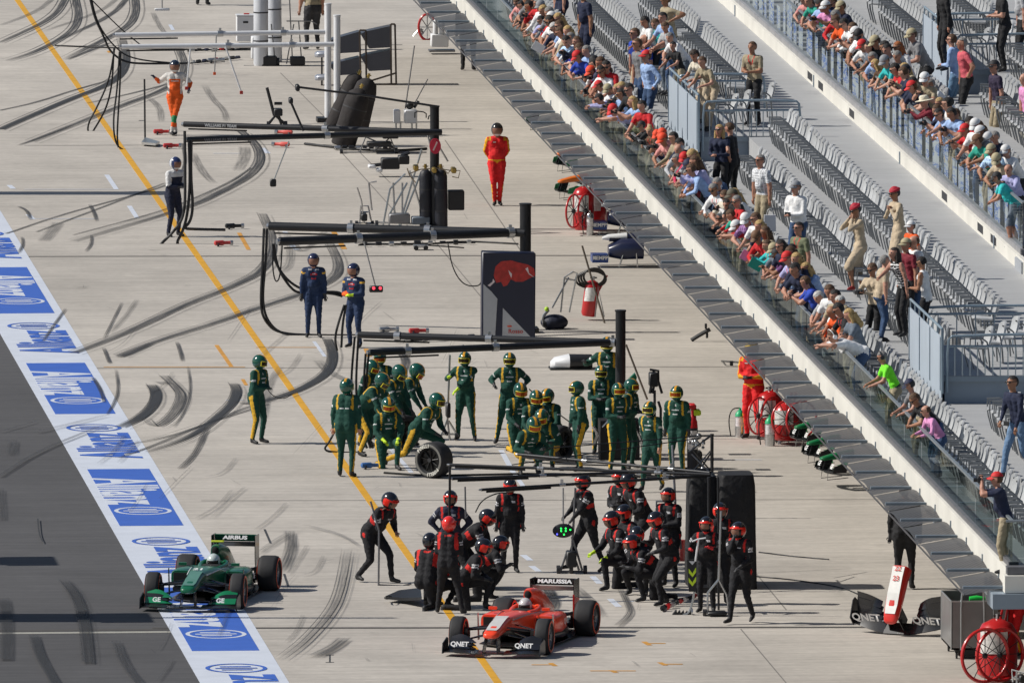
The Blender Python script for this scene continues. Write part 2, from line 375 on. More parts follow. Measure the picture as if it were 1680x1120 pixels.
st([(220, -5), (223, 20), (210, 45), (150, 75), (105, 98)], .33, 0, 1); st([(180, 70), (110, 98)], .25, 0); st([(250, 20), (262, 45), (280, 65)], .25, 1)
st([(200, 65), (208, 95), (200, 122), (170, 142), (120, 160), (50, 190), (0, 212)], .36, 2, .3, 1, .9); st([(185, 130), (120, 148), (60, 168), (0, 181)], .2, 0, .5, 1, .9)
st([(290, 75), (303, 105), (296, 130), (262, 150), (200, 172), (130, 200), (50, 232)], .3, 0, .6, 1, .5); st([(285, 135), (230, 150), (140, 170)], .2, 0, .4); st([(120, 205), (60, 228), (30, 238)], .18, 0)
st([(335, 140), (350, 165), (368, 180), (372, 200)], .3, 1); st([(243, 160), (262, 175), (265, 200)], .3, 1)
st([(300, 235), (305, 270), (290, 300), (200, 325), (100, 352), (10, 383)], .16, 0, .8, 1, .9); st([(270, 300), (180, 335), (60, 380)], .14, 0, .5, 1, .6)
st([(395, 215), (420, 235), (430, 262), (410, 288), (370, 310), (320, 335), (240, 360), (120, 395)], .36, 0, .8, 1, .3); st([(412, 275), (380, 297), (330, 320), (270, 345), (120, 385)], .12, 0, .9, 1, .6)
st([(315, 250), (330, 280), (350, 300)], .35, 1); st([(400, 240), (403, 255), (390, 280)], .5, 1)
st([(430, 350), (446, 385), (447, 415), (430, 445), (380, 470), (300, 500), (240, 530), (170, 560), (120, 578)], .34, 0, .4, 1, .8)
st([(480, 395), (495, 420), (540, 370)], .3, 1); st([(540, 398), (557, 430), (553, 455), (500, 480), (420, 505), (350, 530), (250, 560), (195, 583)], .33, 0, .3, 1, .8)
st([(537, 555), (548, 580), (540, 610), (500, 635), (455, 652), (400, 662)], .36, 2, .5, 1, .7); st([(650, 570), (668, 590), (660, 610), (645, 622)], .34, 0, .5, 1, .6)
st([(520, 590), (545, 615), (590, 630)], .4, 1); st([(460, 600), (440, 630), (435, 680), (420, 700)], .3, 1)
st([(450, 655), (400, 668), (350, 690), (280, 715), (210, 728)], .12, 0, 1, 1, .7); st([(440, 662), (340, 692), (240, 735), (195, 750)], .14, 0, 1, 1, .3)
st([(248, 630), (258, 645), (252, 665), (230, 685), (198, 700)], .45, 2, .2, 1, .3); st([(262, 625), (275, 630)], .5, 1)
st([(383, 628), (390, 640), (382, 660), (360, 680), (330, 705), (290, 725), (240, 740)], .42, 2, .2, 1, .2, .2)
st([(268, 615), (290, 635), (300, 650), (285, 680), (255, 702), (240, 685)], .4, 0, .2, .8); st([(308, 600), (314, 640), (300, 680), (285, 700)], .1, 0); st([(190, 605), (195, 640), (185, 665), (175, 680)], .12, 0)
st([(170, 570), (178, 590), (180, 595)], .16, 0); st([(290, 560), (297, 580), (299, 592)], .16, 0); st([(340, 700), (320, 745), (295, 768)], .25, 0, .2, .9, .2)
st([(250, 562), (215, 578), (195, 585)], .3, 0, .1, 1, .4); st([(152, 618), (166, 640), (171, 660)], .16, 0)
st([(108, 505), (90, 530), (70, 560)], .12, 0); st([(225, 490), (205, 520), (180, 545)], .2, 1); st([(200, 495), (170, 555)], .1, 0)
st([(30, 338), (45, 345), (50, 360)], .16, 0); st([(147, 335), (155, 350), (158, 362)], .16, 0); st([(95, 365), (80, 385), (70, 395)], .5, 1, .8); st([(150, 385), (150, 400), (140, 412)], .12, 0); st([(36, 388), (38, 400), (30, 415)], .12, 0)
for x in range(0, 4):
    px = RN.uniform(100, 420); py = RN.uniform(270, 520); st([(px, py), (px+RN.uniform(8, 18), py+RN.uniform(-4, 5))], .25, 1, .2, .6, .1)
for x in range(60):
    px = RN.uniform(120, 1150); py = RN.uniform(240, 1100)
    if px > (py+2600)*.9-1830: continue
    st([(px, py), (px+RN.uniform(-22, 26), py+RN.uniform(-6, 14))], RN.choice([.03, .05, .1]), 1, .3, .75, .2)
for x in range(26):
    px = RN.uniform(150, 760); py = RN.uniform(480, 1080); dx = RN.uniform(-60, -20); st([(px, py), (px+dx*.4, py+RN.uniform(15, 28)), (px+dx, py+RN.uniform(30, 60))], RN.choice([.03, .06, .14]), 1, .2, .9, .1)
st([(475, 870), (478, 900), (462, 935)], .4, 0, .2, .8, .2); st([(475, 872), (440, 895), (425, 905)], .3, 1); st([(570, 900), (560, 960), (545, 1000), (500, 1050), (460, 1080)], .3, 1); st([(565, 1045), (545, 1062), (515, 1075)], .5, 0, .1, .8, .1); st([(500, 860), (560, 875), (590, 895)], .2, 1)
st([(1017, 965), (1030, 990), (1035, 1005), (1012, 1025)], .22, 0, .3, .9, .3); st([(940, 960), (975, 990), (985, 1010)], .4, 1); st([(895, 960), (910, 985), (900, 1000)], .4, 0)
st([(470, 380), (478, 430), (460, 445)], .3, 1)
# marks on the dark track
st([(105, 950), (125, 975), (137, 1010), (143, 1060), (145, 1085)], .42, 2, .1, .55, .5); st([(5, 980), (10, 1010), (10, 1080)], .45, 2, .2, .5, .5); st([(55, 1040), (65, 1075), (95, 1125)], .35, 2, .3, .7, .7); st([(190, 1050), (205, 1090), (235, 1125)], .35, 0, .3, .7, .7)
st([(62, 850), (64, 875), (70, 888)], .05, 2, 1, 1, 1); st([(160, 700), (60, 740), (0, 780)], .2, 0, .3, .7, .5); st([(60, 690), (0, 707)], .1, 0, .3, .6)
st([(430, 662), (240, 722)], .04, 0); st([(175, 680), (60, 708)], .3, 1, .5, .9, .5)
st([(0, 800), (3, 850)], .3, 0, .3, .4, .4); st([(20, 720), (18, 745)], .4, 1)
K.build()
# three saw-tooth kerb pins standing in the lane / small anchor marks
am = MB()
for p0, p1 in [((434, 868), (444, 891)), ((466, 941), (473, 962))]:
    a = at(*p0); b = at(*p1); am.add([(a.x-.02, a.y, .0046), (a.x+.02, a.y, .0046), (b.x+.02, b.y, .0046), (b.x-.02, b.y, .0046)], [(0, 1, 2, 3)], mat((.05, .05, .05)))
a = at(541, 1074); b = at(541, 1086)
am.add([(a.x-.07, a.y-.03, .0046), (a.x+.07, a.y-.03, .0046), (a.x+.07, a.y+.03, .0046), (a.x-.07, a.y+.03, .0046)], [(0, 1, 2, 3)], mat((.05, .05, .05)))
am.add([(b.x-.07, b.y-.03, .0046), (b.x+.07, b.y-.03, .0046), (b.x+.07, b.y+.03, .0046), (b.x-.07, b.y+.03, .0046)], [(0, 1, 2, 3)], mat((.05, .05, .05)))
am.add([(b.x-.012, b.y, .0049), (b.x+.012, b.y, .0049), (a.x+.012, a.y, .0049), (a.x-.012, a.y, .0049)], [(0, 1, 2, 3)], mat((.05, .05, .05)))
o = am.build('ground_fixings'); o['kind'] = 'structure'
# ================= the stand =================
def SX(X, Y): return X+(Y-300)*.0022
def along(mb, prof, y0, y1, m):             # closed profile [(X,z)] swept along the stand
    vs = [(SX(x, y0), y0, z) for x, z in prof]+[(SX(x, y1), y1, z) for x, z in prof]; n = len(prof)
    mb.add(vs, [tuple(range(n))[::-1], tuple(range(n, 2*n))]+[(i, (i+1) % n, n+(i+1) % n, n+i) for i in range(n)], m)
def sxb(mb, x0, x1, z0, z1, y0, y1, m): along(mb, [(x0, z0), (x1, z0), (x1, z1), (x0, z1)], y0, y1, m)
LX, LZ, UX, UZ, LF, UF = 33.0, 3.6, 37.6, 4.67, 3.5, 4.6
YL0 = at(1622, 937, LZ).y; YU0 = at(1653, 419, UZ).y; YF = 470
floor_m = ground_mat((.38, .385, .39), (.27, .275, .28), 1, .05); floor_m.name = 'deck'
white_c = mat((.70, .68, .62), .6, 0, .09, .9, .15); steelp = mat((.24, .29, .34), .5, 0, .06, 2); panelp = mat((.42, .48, .55), .5, 0, .04, 2)
slatew = mat((.25, .3, .36), .6, 0, .06, 1); darkband = mat((.13, .13, .14), .5, 0, .12, 4)
UX1 = 60
st_ = MB()
prof = [(LX+.02, LF-.05), (LX+.02, LZ), (LX+.2, LZ), (LX+.2, LF), (LX+1.3, LF), (LX+1.3, LF+.47), (LX+2.2, LF+.47), (LX+2.2, LF+.94), (UX, LF+.94), (UX+6, LF+.94), (UX+6, LF-.05)]
prof2 = [(LX+.02, LF-.05), (LX+.02, LZ), (LX+.2, LZ), (LX+.2, LF), (LX+1.3, LF), (LX+1.3, LF+.47), (UX-.1, LF+.47), (UX-.1, LF+.94), (UX, LF+.94), (UX+6, LF+.94), (UX+6, LF-.05)]
YW = at(1528, 540, LF+1.74).y
along(st_, prof, YL0, YW-4.6, floor_m); along(st_, prof2, YW-4.6, YW+.1, floor_m); along(st_, prof, YW+.1, YF, floor_m)
stand = empty('grandstand', (LX, YL0, 0), 0, 'long terraced concrete grandstand above the pit garages along the right side', 'grandstand')
o = st_.build('terrace', None); 
def adopt(o, root):
    o.parent = root; o.matrix_parent_inverse = Matrix.Translation(root.location).inverted() if not root.rotation_euler[2] else root.matrix_basis.inverted(); return o
adopt(o, stand)
st_ = MB(); up = [(UX+.02, LF+.5), (UX+.02, UZ), (UX+.2, UZ), (UX+.2, UF), (UX+1.6, UF), (UX+1.6, UF+.47), (UX+2.5, UF+.47), (UX+2.5, UF+.94), (UX+3.4, UF+.94), (UX+3.4, UF+1.41), (UX+9, UF+1.41), (UX+9, LF+.5)]
along(st_, up, YU0, YF, floor_m); adopt(st_.build('upper_terrace'), stand)
fb = MB(); sxb(fb, LX-.05, LX+.02, LZ-.27, LZ+.07, YL0-.05, YF, white_c)
for i in range(80):
    y = YL0+1+i*2.6; sxb(fb, LX-.07, LX-.05, LZ-.27, LZ-.1, y-.02, y+.02, steelp)
adopt(fb.build('lower_fascia'), stand)
fb = MB(); Yend2 = 250
sxb(fb, UX-.06, UX+.02, LF+.94, UZ+.02, Yend2, YF, white_c)
for (px, py) in [(1315, 150), (1333, 165), (1385, 218), (1540, 353), (1600, 410), (1622, 432)]:
    Y = atX(px, py, UX).y; sxb(fb, UX-.064, UX-.058, LF+1.0, LF+1.15, Y-.5, Y+.5, 'dark')
for Y in [YU0+4+i*18 for i in range(9)]: sxb(fb, UX-.08, UX-.06, LF+.94, UZ+.0, Y-.05, Y+.05, steelp)
adopt(fb.build('upper_fascia'), stand)
fb = MB(); sxb(fb, LX-.0, LX+.16, LZ+.072, LZ+.15, YL0, YF, darkband); sxb(fb, UX-.0, UX+.14, UZ+.022, UZ+.12, YU0, YF, mat((.3, .3, .31), .5, 0, .15, 3))
adopt(fb.build('glass_shoe'), stand)
# near ends of the decks
fb = MB(); sxb(fb, LX-.05, 45, LZ-.02, LZ+.10, YL0-.3, YL0-.02, darkband)
adopt(fb.build('end_kerb'), stand); fb = MB(); sxb(fb, LX-.1, 45, LZ-.30, LZ-.03, YL0-.42, YL0-.06, white_c); adopt(fb.build('end_beam'), stand); fb = MB(); sxb(fb, LX-.3, 45, LZ-.55, LZ-.31, YL0-.5, YL0+.4, steelp)
adopt(fb.build('end_beam'), stand); fb = MB(); sxb(fb, UX-.1, 50, UZ-.28, UZ-.02, YU0-1.2, YU0-.05, mat((.36, .38, .41), .6)); sxb(fb, UX+.0, 50, UZ-.015, UZ+.12, YU0-.2, YU0-.02, darkband)
sxb(fb, UX+.03, 50, LF+.94, UZ-.29, YU0-.9, YU0-.1, white_c)
adopt(fb.build('end_beam'), stand)
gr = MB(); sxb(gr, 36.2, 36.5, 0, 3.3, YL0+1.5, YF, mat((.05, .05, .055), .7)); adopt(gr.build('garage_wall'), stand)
cl = MB()
for i in range(6): sxb(cl, 35.9, 36.15, 0, 3.3, YL0+i*14-.12, YL0+i*14+.12, steelp)
adopt(cl.build('column'), stand)
# glass
gm = bpy.data.materials.new('glass'); gm.use_nodes = True; n = gm.node_tree; n.nodes.clear()
out = n.nodes.new('ShaderNodeOutputMaterial'); mx = n.nodes.new('ShaderNodeMixShader'); tr = n.nodes.new('ShaderNodeBsdfTransparent'); gl = n.nodes.new('ShaderNodeBsdfGlossy')
tr.inputs[0].default_value = (.60, .67, .66, 1); gl.inputs[0].default_value = (.62, .68, .68, 1); gl.inputs[1].default_value = .03
lw = n.nodes.new('ShaderNodeLayerWeight'); lw.inputs[0].default_value = .25; mr = n.nodes.new('ShaderNodeMapRange'); mr.inputs['To Min'].default_value = .1; mr.inputs['To Max'].default_value = .62
nz = n.nodes.new('ShaderNodeTexNoise'); nz.inputs['Scale'].default_value = 2.5; tcc = n.nodes.new('ShaderNodeTexCoord'); bpn = n.nodes.new('ShaderNodeBump'); bpn.inputs['Strength'].default_value = .04
n.links.new(tcc.outputs['Object'], nz.inputs[0]); n.links.new(nz.outputs[0], bpn.inputs['Height']); n.links.new(bpn.outputs[0], gl.inputs['Normal'])
n.links.new(lw.outputs['Facing'], mr.inputs[0]); n.links.new(mr.outputs[0], mx.inputs[0]); n.links.new(tr.outputs[0], mx.inputs[1]); n.links.new(gl.outputs[0], mx.inputs[2]); n.links.new(mx.outputs[0], out.inputs[0])
railm = mat((.27, .3, .32), .4, .4)
gm2 = gm.copy(); gm2.node_tree.nodes['Transparent BSDF'].inputs[0].default_value = (.86, .89, .89, 1); gm2.node_tree.nodes['Map Range'].inputs['To Max'].default_value = .35
def glassrun(name, X, z0, h, y0, y1, label, gm=gm):
    root = empty(name, (SX(X, y0), y0, z0), 0, label, 'glass railing')
    g = MB(); y = y0
    while y < y1:
        yy = y+2.9; g.add([(SX(X+.06, y), y, z0), (SX(X+.06, yy), yy, z0), (SX(X+.06, yy), yy, z0+h-.02), (SX(X+.06, y), y, z0+h-.02)], [(0, 1, 2, 3)], gm); y += 3.0
    adopt(g.build('glass'), root)
    g = MB(); sxb(g, X+.04, X+.085, z0+h-.02, z0+h+.015, y0, y1, railm); adopt(g.build('handrail'), root)
    return root
g1 = glassrun('glass_railing', LX, LZ+.1, .70, YL0, YF, 'long clear glass railing along the front edge of the lower stand')
g2 = glassrun('glass_railing', UX, UZ+.1, .84, YU0, YF, 'long clear glass railing along the front edge of the upper stand', gm2)
g = MB(); g.add([(LX+.06, YL0, LZ+.1), (45, YL0, LZ+.1), (45, YL0, LZ+.79), (LX+.06, YL0, LZ+.79)], [(0, 1, 2, 3)], gm)
adopt(g.build('end_glass'), g1); g = MB(); g.cyl((LX+.0, YL0, LZ+.8), (45, YL0, LZ+.8), .022, railm); g.cyl((LX+.62, YL0, LZ+.1), (LX+.62, YL0, LZ+.79), .015, railm); adopt(g.build('end_handrail'), g1)
g = MB(); g.cyl((SX(UX, YU0)+.06, YU0, UZ+.96), (50, YU0, UZ+.96), .03, railm); g.cyl((SX(UX, YU0)+.06, YU0, UZ+.1), (SX(UX, YU0)+.06, YU0, UZ+.96), .015, 'dark'); adopt(g.build('end_handrail'), g2)
# blue and white strips behind the upper glass, painted to imitate its reflection
bm_ = bpy.data.materials.new('reflection_print'); bm_.use_nodes = True; n = bm_.node_tree; b = n.nodes['Principled BSDF']; b.inputs['Roughness'].default_value = .7
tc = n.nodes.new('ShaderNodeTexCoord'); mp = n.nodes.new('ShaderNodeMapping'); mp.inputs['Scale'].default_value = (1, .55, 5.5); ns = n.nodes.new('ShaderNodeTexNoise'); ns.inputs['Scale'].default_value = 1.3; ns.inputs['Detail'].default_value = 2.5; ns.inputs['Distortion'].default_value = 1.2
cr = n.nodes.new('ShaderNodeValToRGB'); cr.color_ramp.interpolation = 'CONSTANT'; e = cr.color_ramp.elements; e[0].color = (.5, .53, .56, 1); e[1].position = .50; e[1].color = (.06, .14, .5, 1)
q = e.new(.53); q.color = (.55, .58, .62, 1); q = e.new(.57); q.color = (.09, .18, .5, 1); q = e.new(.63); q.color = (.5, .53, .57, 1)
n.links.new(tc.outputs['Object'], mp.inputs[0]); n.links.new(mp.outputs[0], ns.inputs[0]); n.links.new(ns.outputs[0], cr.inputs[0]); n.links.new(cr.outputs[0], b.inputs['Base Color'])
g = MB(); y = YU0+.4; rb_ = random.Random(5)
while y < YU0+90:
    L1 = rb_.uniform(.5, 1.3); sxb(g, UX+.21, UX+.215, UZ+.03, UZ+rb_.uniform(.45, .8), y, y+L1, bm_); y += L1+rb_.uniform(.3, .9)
o = g.build('painted_reflection'); tag(o, 'white and blue strips painted as the reflection in the upper glass railing', 'painted_reflection')
# mesh awning below the lower fascia
mm = bpy.data.materials.new('wire_mesh'); mm.use_nodes = True; n = mm.node_tree; b = n.nodes['Principled BSDF']; b.inputs['Base Color'].default_value = (.095, .09, .086, 1); b.inputs['Metallic'].default_value = .3; b.inputs['Roughness'].default_value = .45
tc = n.nodes.new('ShaderNodeTexCoord'); mp = n.nodes.new('ShaderNodeMapping'); mp.inputs['Rotation'].default_value = (0, 0, R(35)); wv = n.nodes.new('ShaderNodeTexWave'); wv.inputs['Scale'].default_value = 3.2; wv.inputs['Distortion'].default_value = .3
n.links.new(tc.outputs['Object'], mp.inputs[0]); n.links.new(mp.outputs[0], wv.inputs[0]); mr = n.nodes.new('ShaderNodeMapRange'); mr.inputs['From Min'].default_value = .3; mr.inputs['From Max'].default_value = .7; mr.inputs['To Min'].default_value = .8; mr.inputs['To Max'].default_value = 1.0
n.links.new(wv.outputs['Fac'], mr.inputs[0]); n.links.new(mr.outputs[0], b.inputs['Alpha'])
aw = empty('mesh_awning', (LX-.6, YL0, 3.3), 0, 'narrow wire mesh awning with cross bars below the lower stand edge', 'awning')
g = MB(); AX0 = LX-.70; y = YL0
nseg = 6
while y < YF:
    for i in range(nseg):
        for j in range(4):
            def q(a, c): 
                yy = y+.05+2.5*a/nseg; xx = AX0+(LX-.045-AX0)*c/4
                return (SX(xx, yy), yy, 3.22+.028*c+.07*math.sin(math.pi*a/nseg))
            g.add([q(i, j), q(i+1, j), q(i+1, j+1), q(i, j+1)], [(0, 1, 2, 3)], mm)
    y += 2.6
adopt(g.build('mesh_panel', smooth=True, fix=False), aw)
g = MB(); y = YL0
while y < YF: sxb(g, AX0-.03, LX-.06, 3.335, 3.375, y-.09, y+.02, mat((.17, .21, .25), .5, .2)); y += 2.6
sxb(g, AX0-.012, AX0+.0, 3.215, 3.245, YL0, YF, mat((.12, .12, .13), .4, .5))
adopt(g.build('cross_bar'), aw)
# platforms (stair heads) with solid side panel and baluster rails
def rail(mb, a, b, h, m, nb, posts=True, r=.024):
    a = Vector(a); b = Vector(b); z = Vector((0, 0, 1)); k = .1
    mb.tube([a, a+z*(h-k), a+z*h+(b-a).normalized()*k, b+z*h-(b-a).normalized()*k, b+z*(h-k), b], r, m, 8, 1)
    mb.cyl(a+z*(h*.80), b+z*(h*.80), r*.9, m, n=6)
    for i in range(1, nb): 
        p = a+(b-a)*(i/nb); mb.cyl(p, p+z*(h*.80), r*.45, m, n=5)
railp = mat((.25, .32, .38), .4, .2); balp = mat((.42, .47, .5), .4, .3)
def platform(x0, zb, Y, xr, name, label, rlab, ln=5.4, back=True, xw=None):
    zt = zb+.95
    root = empty(name, (SX(x0, Y), Y, zb), 0, label, 'stair platform')
    g = MB(); g.box(((x0+xw)/2+SX(0, Y), Y+ln/2, (zb+zt-.1)/2), (xw-x0, ln, zt-.1-zb), slatew); adopt(g.build('wall'), root)
    g = MB(); g.box(((x0+xr)/2+SX(0, Y), Y+ln/2, zt-.055), (xr-x0+.12, ln+.16, .09), steelp); adopt(g.build('slab'), root)
    g = MB(); g.box(((x0+xr)/2+SX(0, Y), Y+ln/2, zt-.004), (xr-x0+.1, ln+.12, .012), floor_m); adopt(g.build('deck'), root)
    g = MB(); xx = SX(x0, Y)-.05; g.span((xx-.02, Y-.1, zb-.05), (xx, Y+ln, zt+.66), panelp)
    for i in range(4): g.span((xx-.035, Y+ln*i/3-.03, zb+.7), (xx-.021, Y+ln*i/3+.03, zt+.66), steelp)
    adopt(g.build('side_panel'), root)
    g = MB(); g.tube([(xx, Y-.1, zt-.3), (xx, Y-.1, zt+.80), (xx, Y+ln, zt+.80)], .024, railp, 8, 0)
    for i in range(8): g.cyl((xx, Y+ln*i/7, zt+.62), (xx, Y+ln*i/7, zt+.8), .014, railp, n=6)
    adopt(g.build('side_rail'), root)
    g = MB(); rail(g, (SX(x0, Y)+.03, Y-.1, zt-.28), (SX(xr, Y), Y-.1, zt-.28), .98, railp, 2)
    for i in range(1, int((xr-x0)/.13)): g.cyl((SX(x0, Y)+.03+i*.13, Y-.1, zt), (SX(x0, Y)+.03+i*.13, Y-.1, zt+.52), .011, balp, n=5)
    adopt(g.build('front_rail'), root)
    if back:
        g = MB(); rail(g, (SX(x0, Y)+.1, Y+ln, zt), (SX(xr-.1, Y), Y+ln, zt), .68, railp, 9); adopt(g.build('back_rail'), root)
    g = MB(); X0 = SX(x0, Y)
    for i in range(3): g.span((X0+.95+i*.3, Y-1.5, zb), (X0+1.9, Y-.1, zb+.35+.2*i), mat((.33, .34, .35), .8))
    adopt(g.build('step'), root)
    return root
VX = LX+1.28
YV1 = atX(1528, 540, VX).y; YV1 = at(1528, 540, LF+1.74).y; YV2 = at(1137, 157, LF+1.74).y; YV3 = at(1540, 48, UF+1.74).y
UV = UX+1.8
PL = [(VX, LF, YV1, 37.4), (VX, LF, YV2, LX+3.2), (UV, UF, YV3, 45)]
platform(VX, LF, YV1, 37.4, 'stair_platform', 'large grey stair platform with baluster rail at the right edge behind the lime shirt', '', 5.4, True, 37.2)
platform(VX, LF, YV2, LX+3.2, 'stair_platform', 'grey stair platform with baluster rail where the man in beige shirt stands', '', 6.4, True, 36.2)
platform(UV, UF, YV3, 45, 'stair_platform', 'grey stair platform in the upper stand at the top right corner', '', 5.4, True, 43)
# ---------------- seats ----------------
def make_seat():
    root = empty('stadium_seat'); sm = mat((.42, .43, .44), .45, 0, .08, 5, rnd=.18); fm = mat((.18, .19, .2), .4, .2)
    g = MB(); ro = Matrix.Rotation(R(18), 3, 'Y')                 # faces -x; back leans to +x
    n_ = 7; vs = []; 
    for j in range(6):
        for i in range(n_):
            u = (i/(n_-1)-.5)*2; v = j/5; w_ = .255*(1-.28*max(0, v-.55)**1.2*2); z = .40+v*.42
            if j == 5: z -= .06*abs(u)**2.5
            x = .20+v*.10-.05*u*u+.03*math.sin(v*3); vs.append((x, u*w_, z))
    fs = [(j*n_+i, j*n_+i+1, (j+1)*n_+i+1, (j+1)*n_+i) for j in range(5) for i in range(n_-1)]
    vs2 = [(x+.035, y, z) for x, y, z in vs]; k = len(vs); g.add(vs+vs2, fs+[tuple(i+k for i in f[::-1]) for f in fs]+[(j*n_, (j+1)*n_, (j+1)*n_+k, j*n_+k) for j in range(5)]+[((j+1)*n_-1+k, (j+2)*n_-1+k, (j+2)*n_-1, (j+1)*n_-1) for j in range(5)]+[(5*n_+i, 5*n_+i+1, 5*n_+i+1+k, 5*n_+i+k) for i in range(n_-1)], sm)
    g.box((.275, 0, .72), (.02, .05, .025), 'dark')
    g.build('backrest', root, smooth=40)
    g = MB(); g.loft([(-.22, 0, .42, .19, .02), (-.18, 0, .425, .215, .028), (0, 0, .405, .22, .03), (.17, 0, .395, .2, .03)], sm, 12, 4); g.build('seat', root, smooth=40)
    for y in (-.24, .24):
        g = MB(); g.tube([(-.19, y, .60), (.15, y, .60), (.2, y, .3), (.22, y, 0)], .018, fm, 5, 1); g.tube([(-.17, y, .6), (-.19, y, .35), (-.1, y, 0)], .013, fm, 5, 1)
        g.build('frame', root)
    return root
SPT = .63
def in_gap(X, Y, tier):
    for x0, zb, Yv, xr in PL:
        if abs(zb-(LF if tier == 'l' else UF)) < .01 and X > x0-.1 and Yv-(4.6 if X < x0+.9 or (Yv == YV1 and zb == LF) else 1.4) < Y < Yv+6.6: return True
    return False
seat0 = make_seat(); seat0.scale = (.87, .87, .87); used = [False]; seat_spots = []
rows = [('front row, lower stand', LX+.80, LF, 'l', YL0+.6), ('second row, lower stand', LX+1.73, LF+.47, 'l', YL0+.6), ('third row, lower stand', LX+2.60, LF+.94, 'l', YL0+.6),
        ('front row, upper stand', UX+1.08, UF, 'u', YU0+.6), ('second row, upper stand', UX+2.0, UF+.47, 'u', YU0+.6), ('third row, upper stand', UX+2.9, UF+.94, 'u', YU0+.6), ('fourth row, upper stand', UX+3.8, UF+1.41, 'u', YU0+.6)]
for ri, (nm, X, z, tier, y0) in enumerate(rows):
    k = 0; Y = y0
    while Y < 440:
        aisle = (Y-YV2) % (YV2-YV1) if True else 0
        p = proj((SX(X, Y), Y, z+.6))
        gap = (X > LX+1.4 and tier == 'l' or X > UX+1.7 and tier == 'u') and (18 < aisle < 19.3)
        if not in_gap(X, Y, tier) and not gap and -12 < p[0] < 1700 and -14 < p[1] < 1140: seat_spots.append((p[1], nm, X, z, Y))
        Y += SPT
seat_spots.sort(key=lambda a: -a[0])
near, far = seat_spots[:296], seat_spots[296:]
def band(py): 
    return 'level with the two racing cars' if py > 830 else 'by the pink shirt' if py > 640 else 'below the striped top' if py > 480 else 'near the red hats' if py > 330 else 'by the baluster platform' if py > 150 else 'near the top edge'
SEATS = []
def put_seat(c, nm, X, z, Y, py):
    c.location = (SX(X, Y), Y, z); c.rotation_euler = (0, RN.uniform(-.03, .03), RN.uniform(-.04, .04))
    SEATS.append((c, nm, X, Y)); c['category'] = 'seat'; c['group'] = 'grey seats, '+nm
for i, (py, nm, X, z, Y) in enumerate(near):
    c = seat0 if i == 0 else copytree(seat0); put_seat(c, nm, X, z, Y, py)
g = MB()
parts = [(ch.data, Vector((0, 0, 0))) for ch in seat0.children]
for (py, nm, X, z, Y) in far:
    L0 = Vector((SX(X, Y), Y, z))
    for me, _ in parts:
        o0 = len(g.v); g.v += [tuple(v.co+L0) for v in me.vertices]
        mi = [g.mi(m) for m in me.materials]
        for p in me.polygons: g.f.append(tuple(i+o0 for i in p.vertices)); g.m.append(mi[p.material_index])
o = g.build('distant_seats', None, smooth=40, fix=False); tag(o, 'rows of grey seats far along the stands near the top edge', 'seats', None, 'stuff')
# seats turned on the platforms
for pi_, (x0, zb, Yv, xr) in enumerate(PL):
    for i in range(4):
        c = copytree(seat0); c.location = (x0+.75+.32*i, Yv+1.2+i*.9, zb+.96); c.rotation_euler = (0, 0, R(8)); c['label'] = ['first', 'second', 'third', 'last'][i]+' seat behind the baluster rail of the '+['right edge', 'beige shirt man', 'top right corner'][pi_]+' platform'; c['category'] = 'seat'; c['group'] = 'seats on the platforms'
# unseen boxes added off to the left to cast shadow bands across the lane
def offshadow(y, x_tip, wd, label, h=4.2, mast=0):
    tip = at(x_tip, y); L = (h+mast)/math.tan(SUN_EL); base = tip-Vector((math.cos(PSI), -math.sin(PSI), 0))*L
    g = MB(); g.box((0, 0, h/2), (.5, wd, h), 'lgrey'); g.box((0, 0, h+.05), (.8, wd+.2, .1), 'grey'); g.box((.27, 0, h*.7), (.06, wd*.8, h*.4), 'slate')
    g.box((0, 0, h+mast/2+.05), (.12, .16, mast), 'grey') if mast else None
    o = g.build('shadow_caster', None, loc=(0, 0, 0)); o.location = (base.x, base.y, 0); tag(o, label, 'shadow caster'); return o
# ================= people =================
def capsule_np(a, b, ra, rb, n=10):
    a = np.array(a, float); b = np.array(b, float); d = b-a; L = np.linalg.norm(d)
    if L < 1e-5: d = np.array([0, 0, 1.]); b = a+d*1e-3; L = 1e-3
    d = d/np.linalg.norm(d); u = np.cross(d, [0.31, .77, .55]); u /= np.linalg.norm(u); w_ = np.cross(d, u)
    rings = []
    for t in (-80, -50, -20, 0): rings.append((a+d*ra*math.sin(R(t)), ra*math.cos(R(t))))
    for t in (0, 20, 50, 80): rings.append((b+d*rb*math.sin(R(t)), rb*math.cos(R(t))))
    ang = np.linspace(0, 2*math.pi, n, endpoint=False)
    V = np.concatenate([p+r*(np.outer(np.cos(ang), u)+np.outer(np.sin(ang), w_)) for p, r in rings])
    F = [(j*n+i, j*n+(i+1) % n, (j+1)*n+(i+1) % n, (j+1)*n+i) for j in range(7) for i in range(n)]
    F += [tuple(range(n))[::-1], tuple(7*n+i for i in range(n))]
    return V, F
def ik(a, t, l1, l2, pole):
    a = Vector(a); t = Vector(t); d = t-a; L = d.length; mx = (l1+l2)*.995
    if L > mx: d = d*(mx/L); L = mx; t = a+d
    if L < 1e-4: L = 1e-4; d = Vector((0, 0, -1e-4))
    dn = d/L; k = (l1*l1-l2*l2+L*L)/(2*L); h = math.sqrt(max(0, l1*l1-k*k))
    p = Vector(pole); p = p-dn*p.dot(dn)
    if p.length < 1e-4: p = dn.orthogonal()
    return a+dn*k+p.normalized()*h, t
V3 = Vector
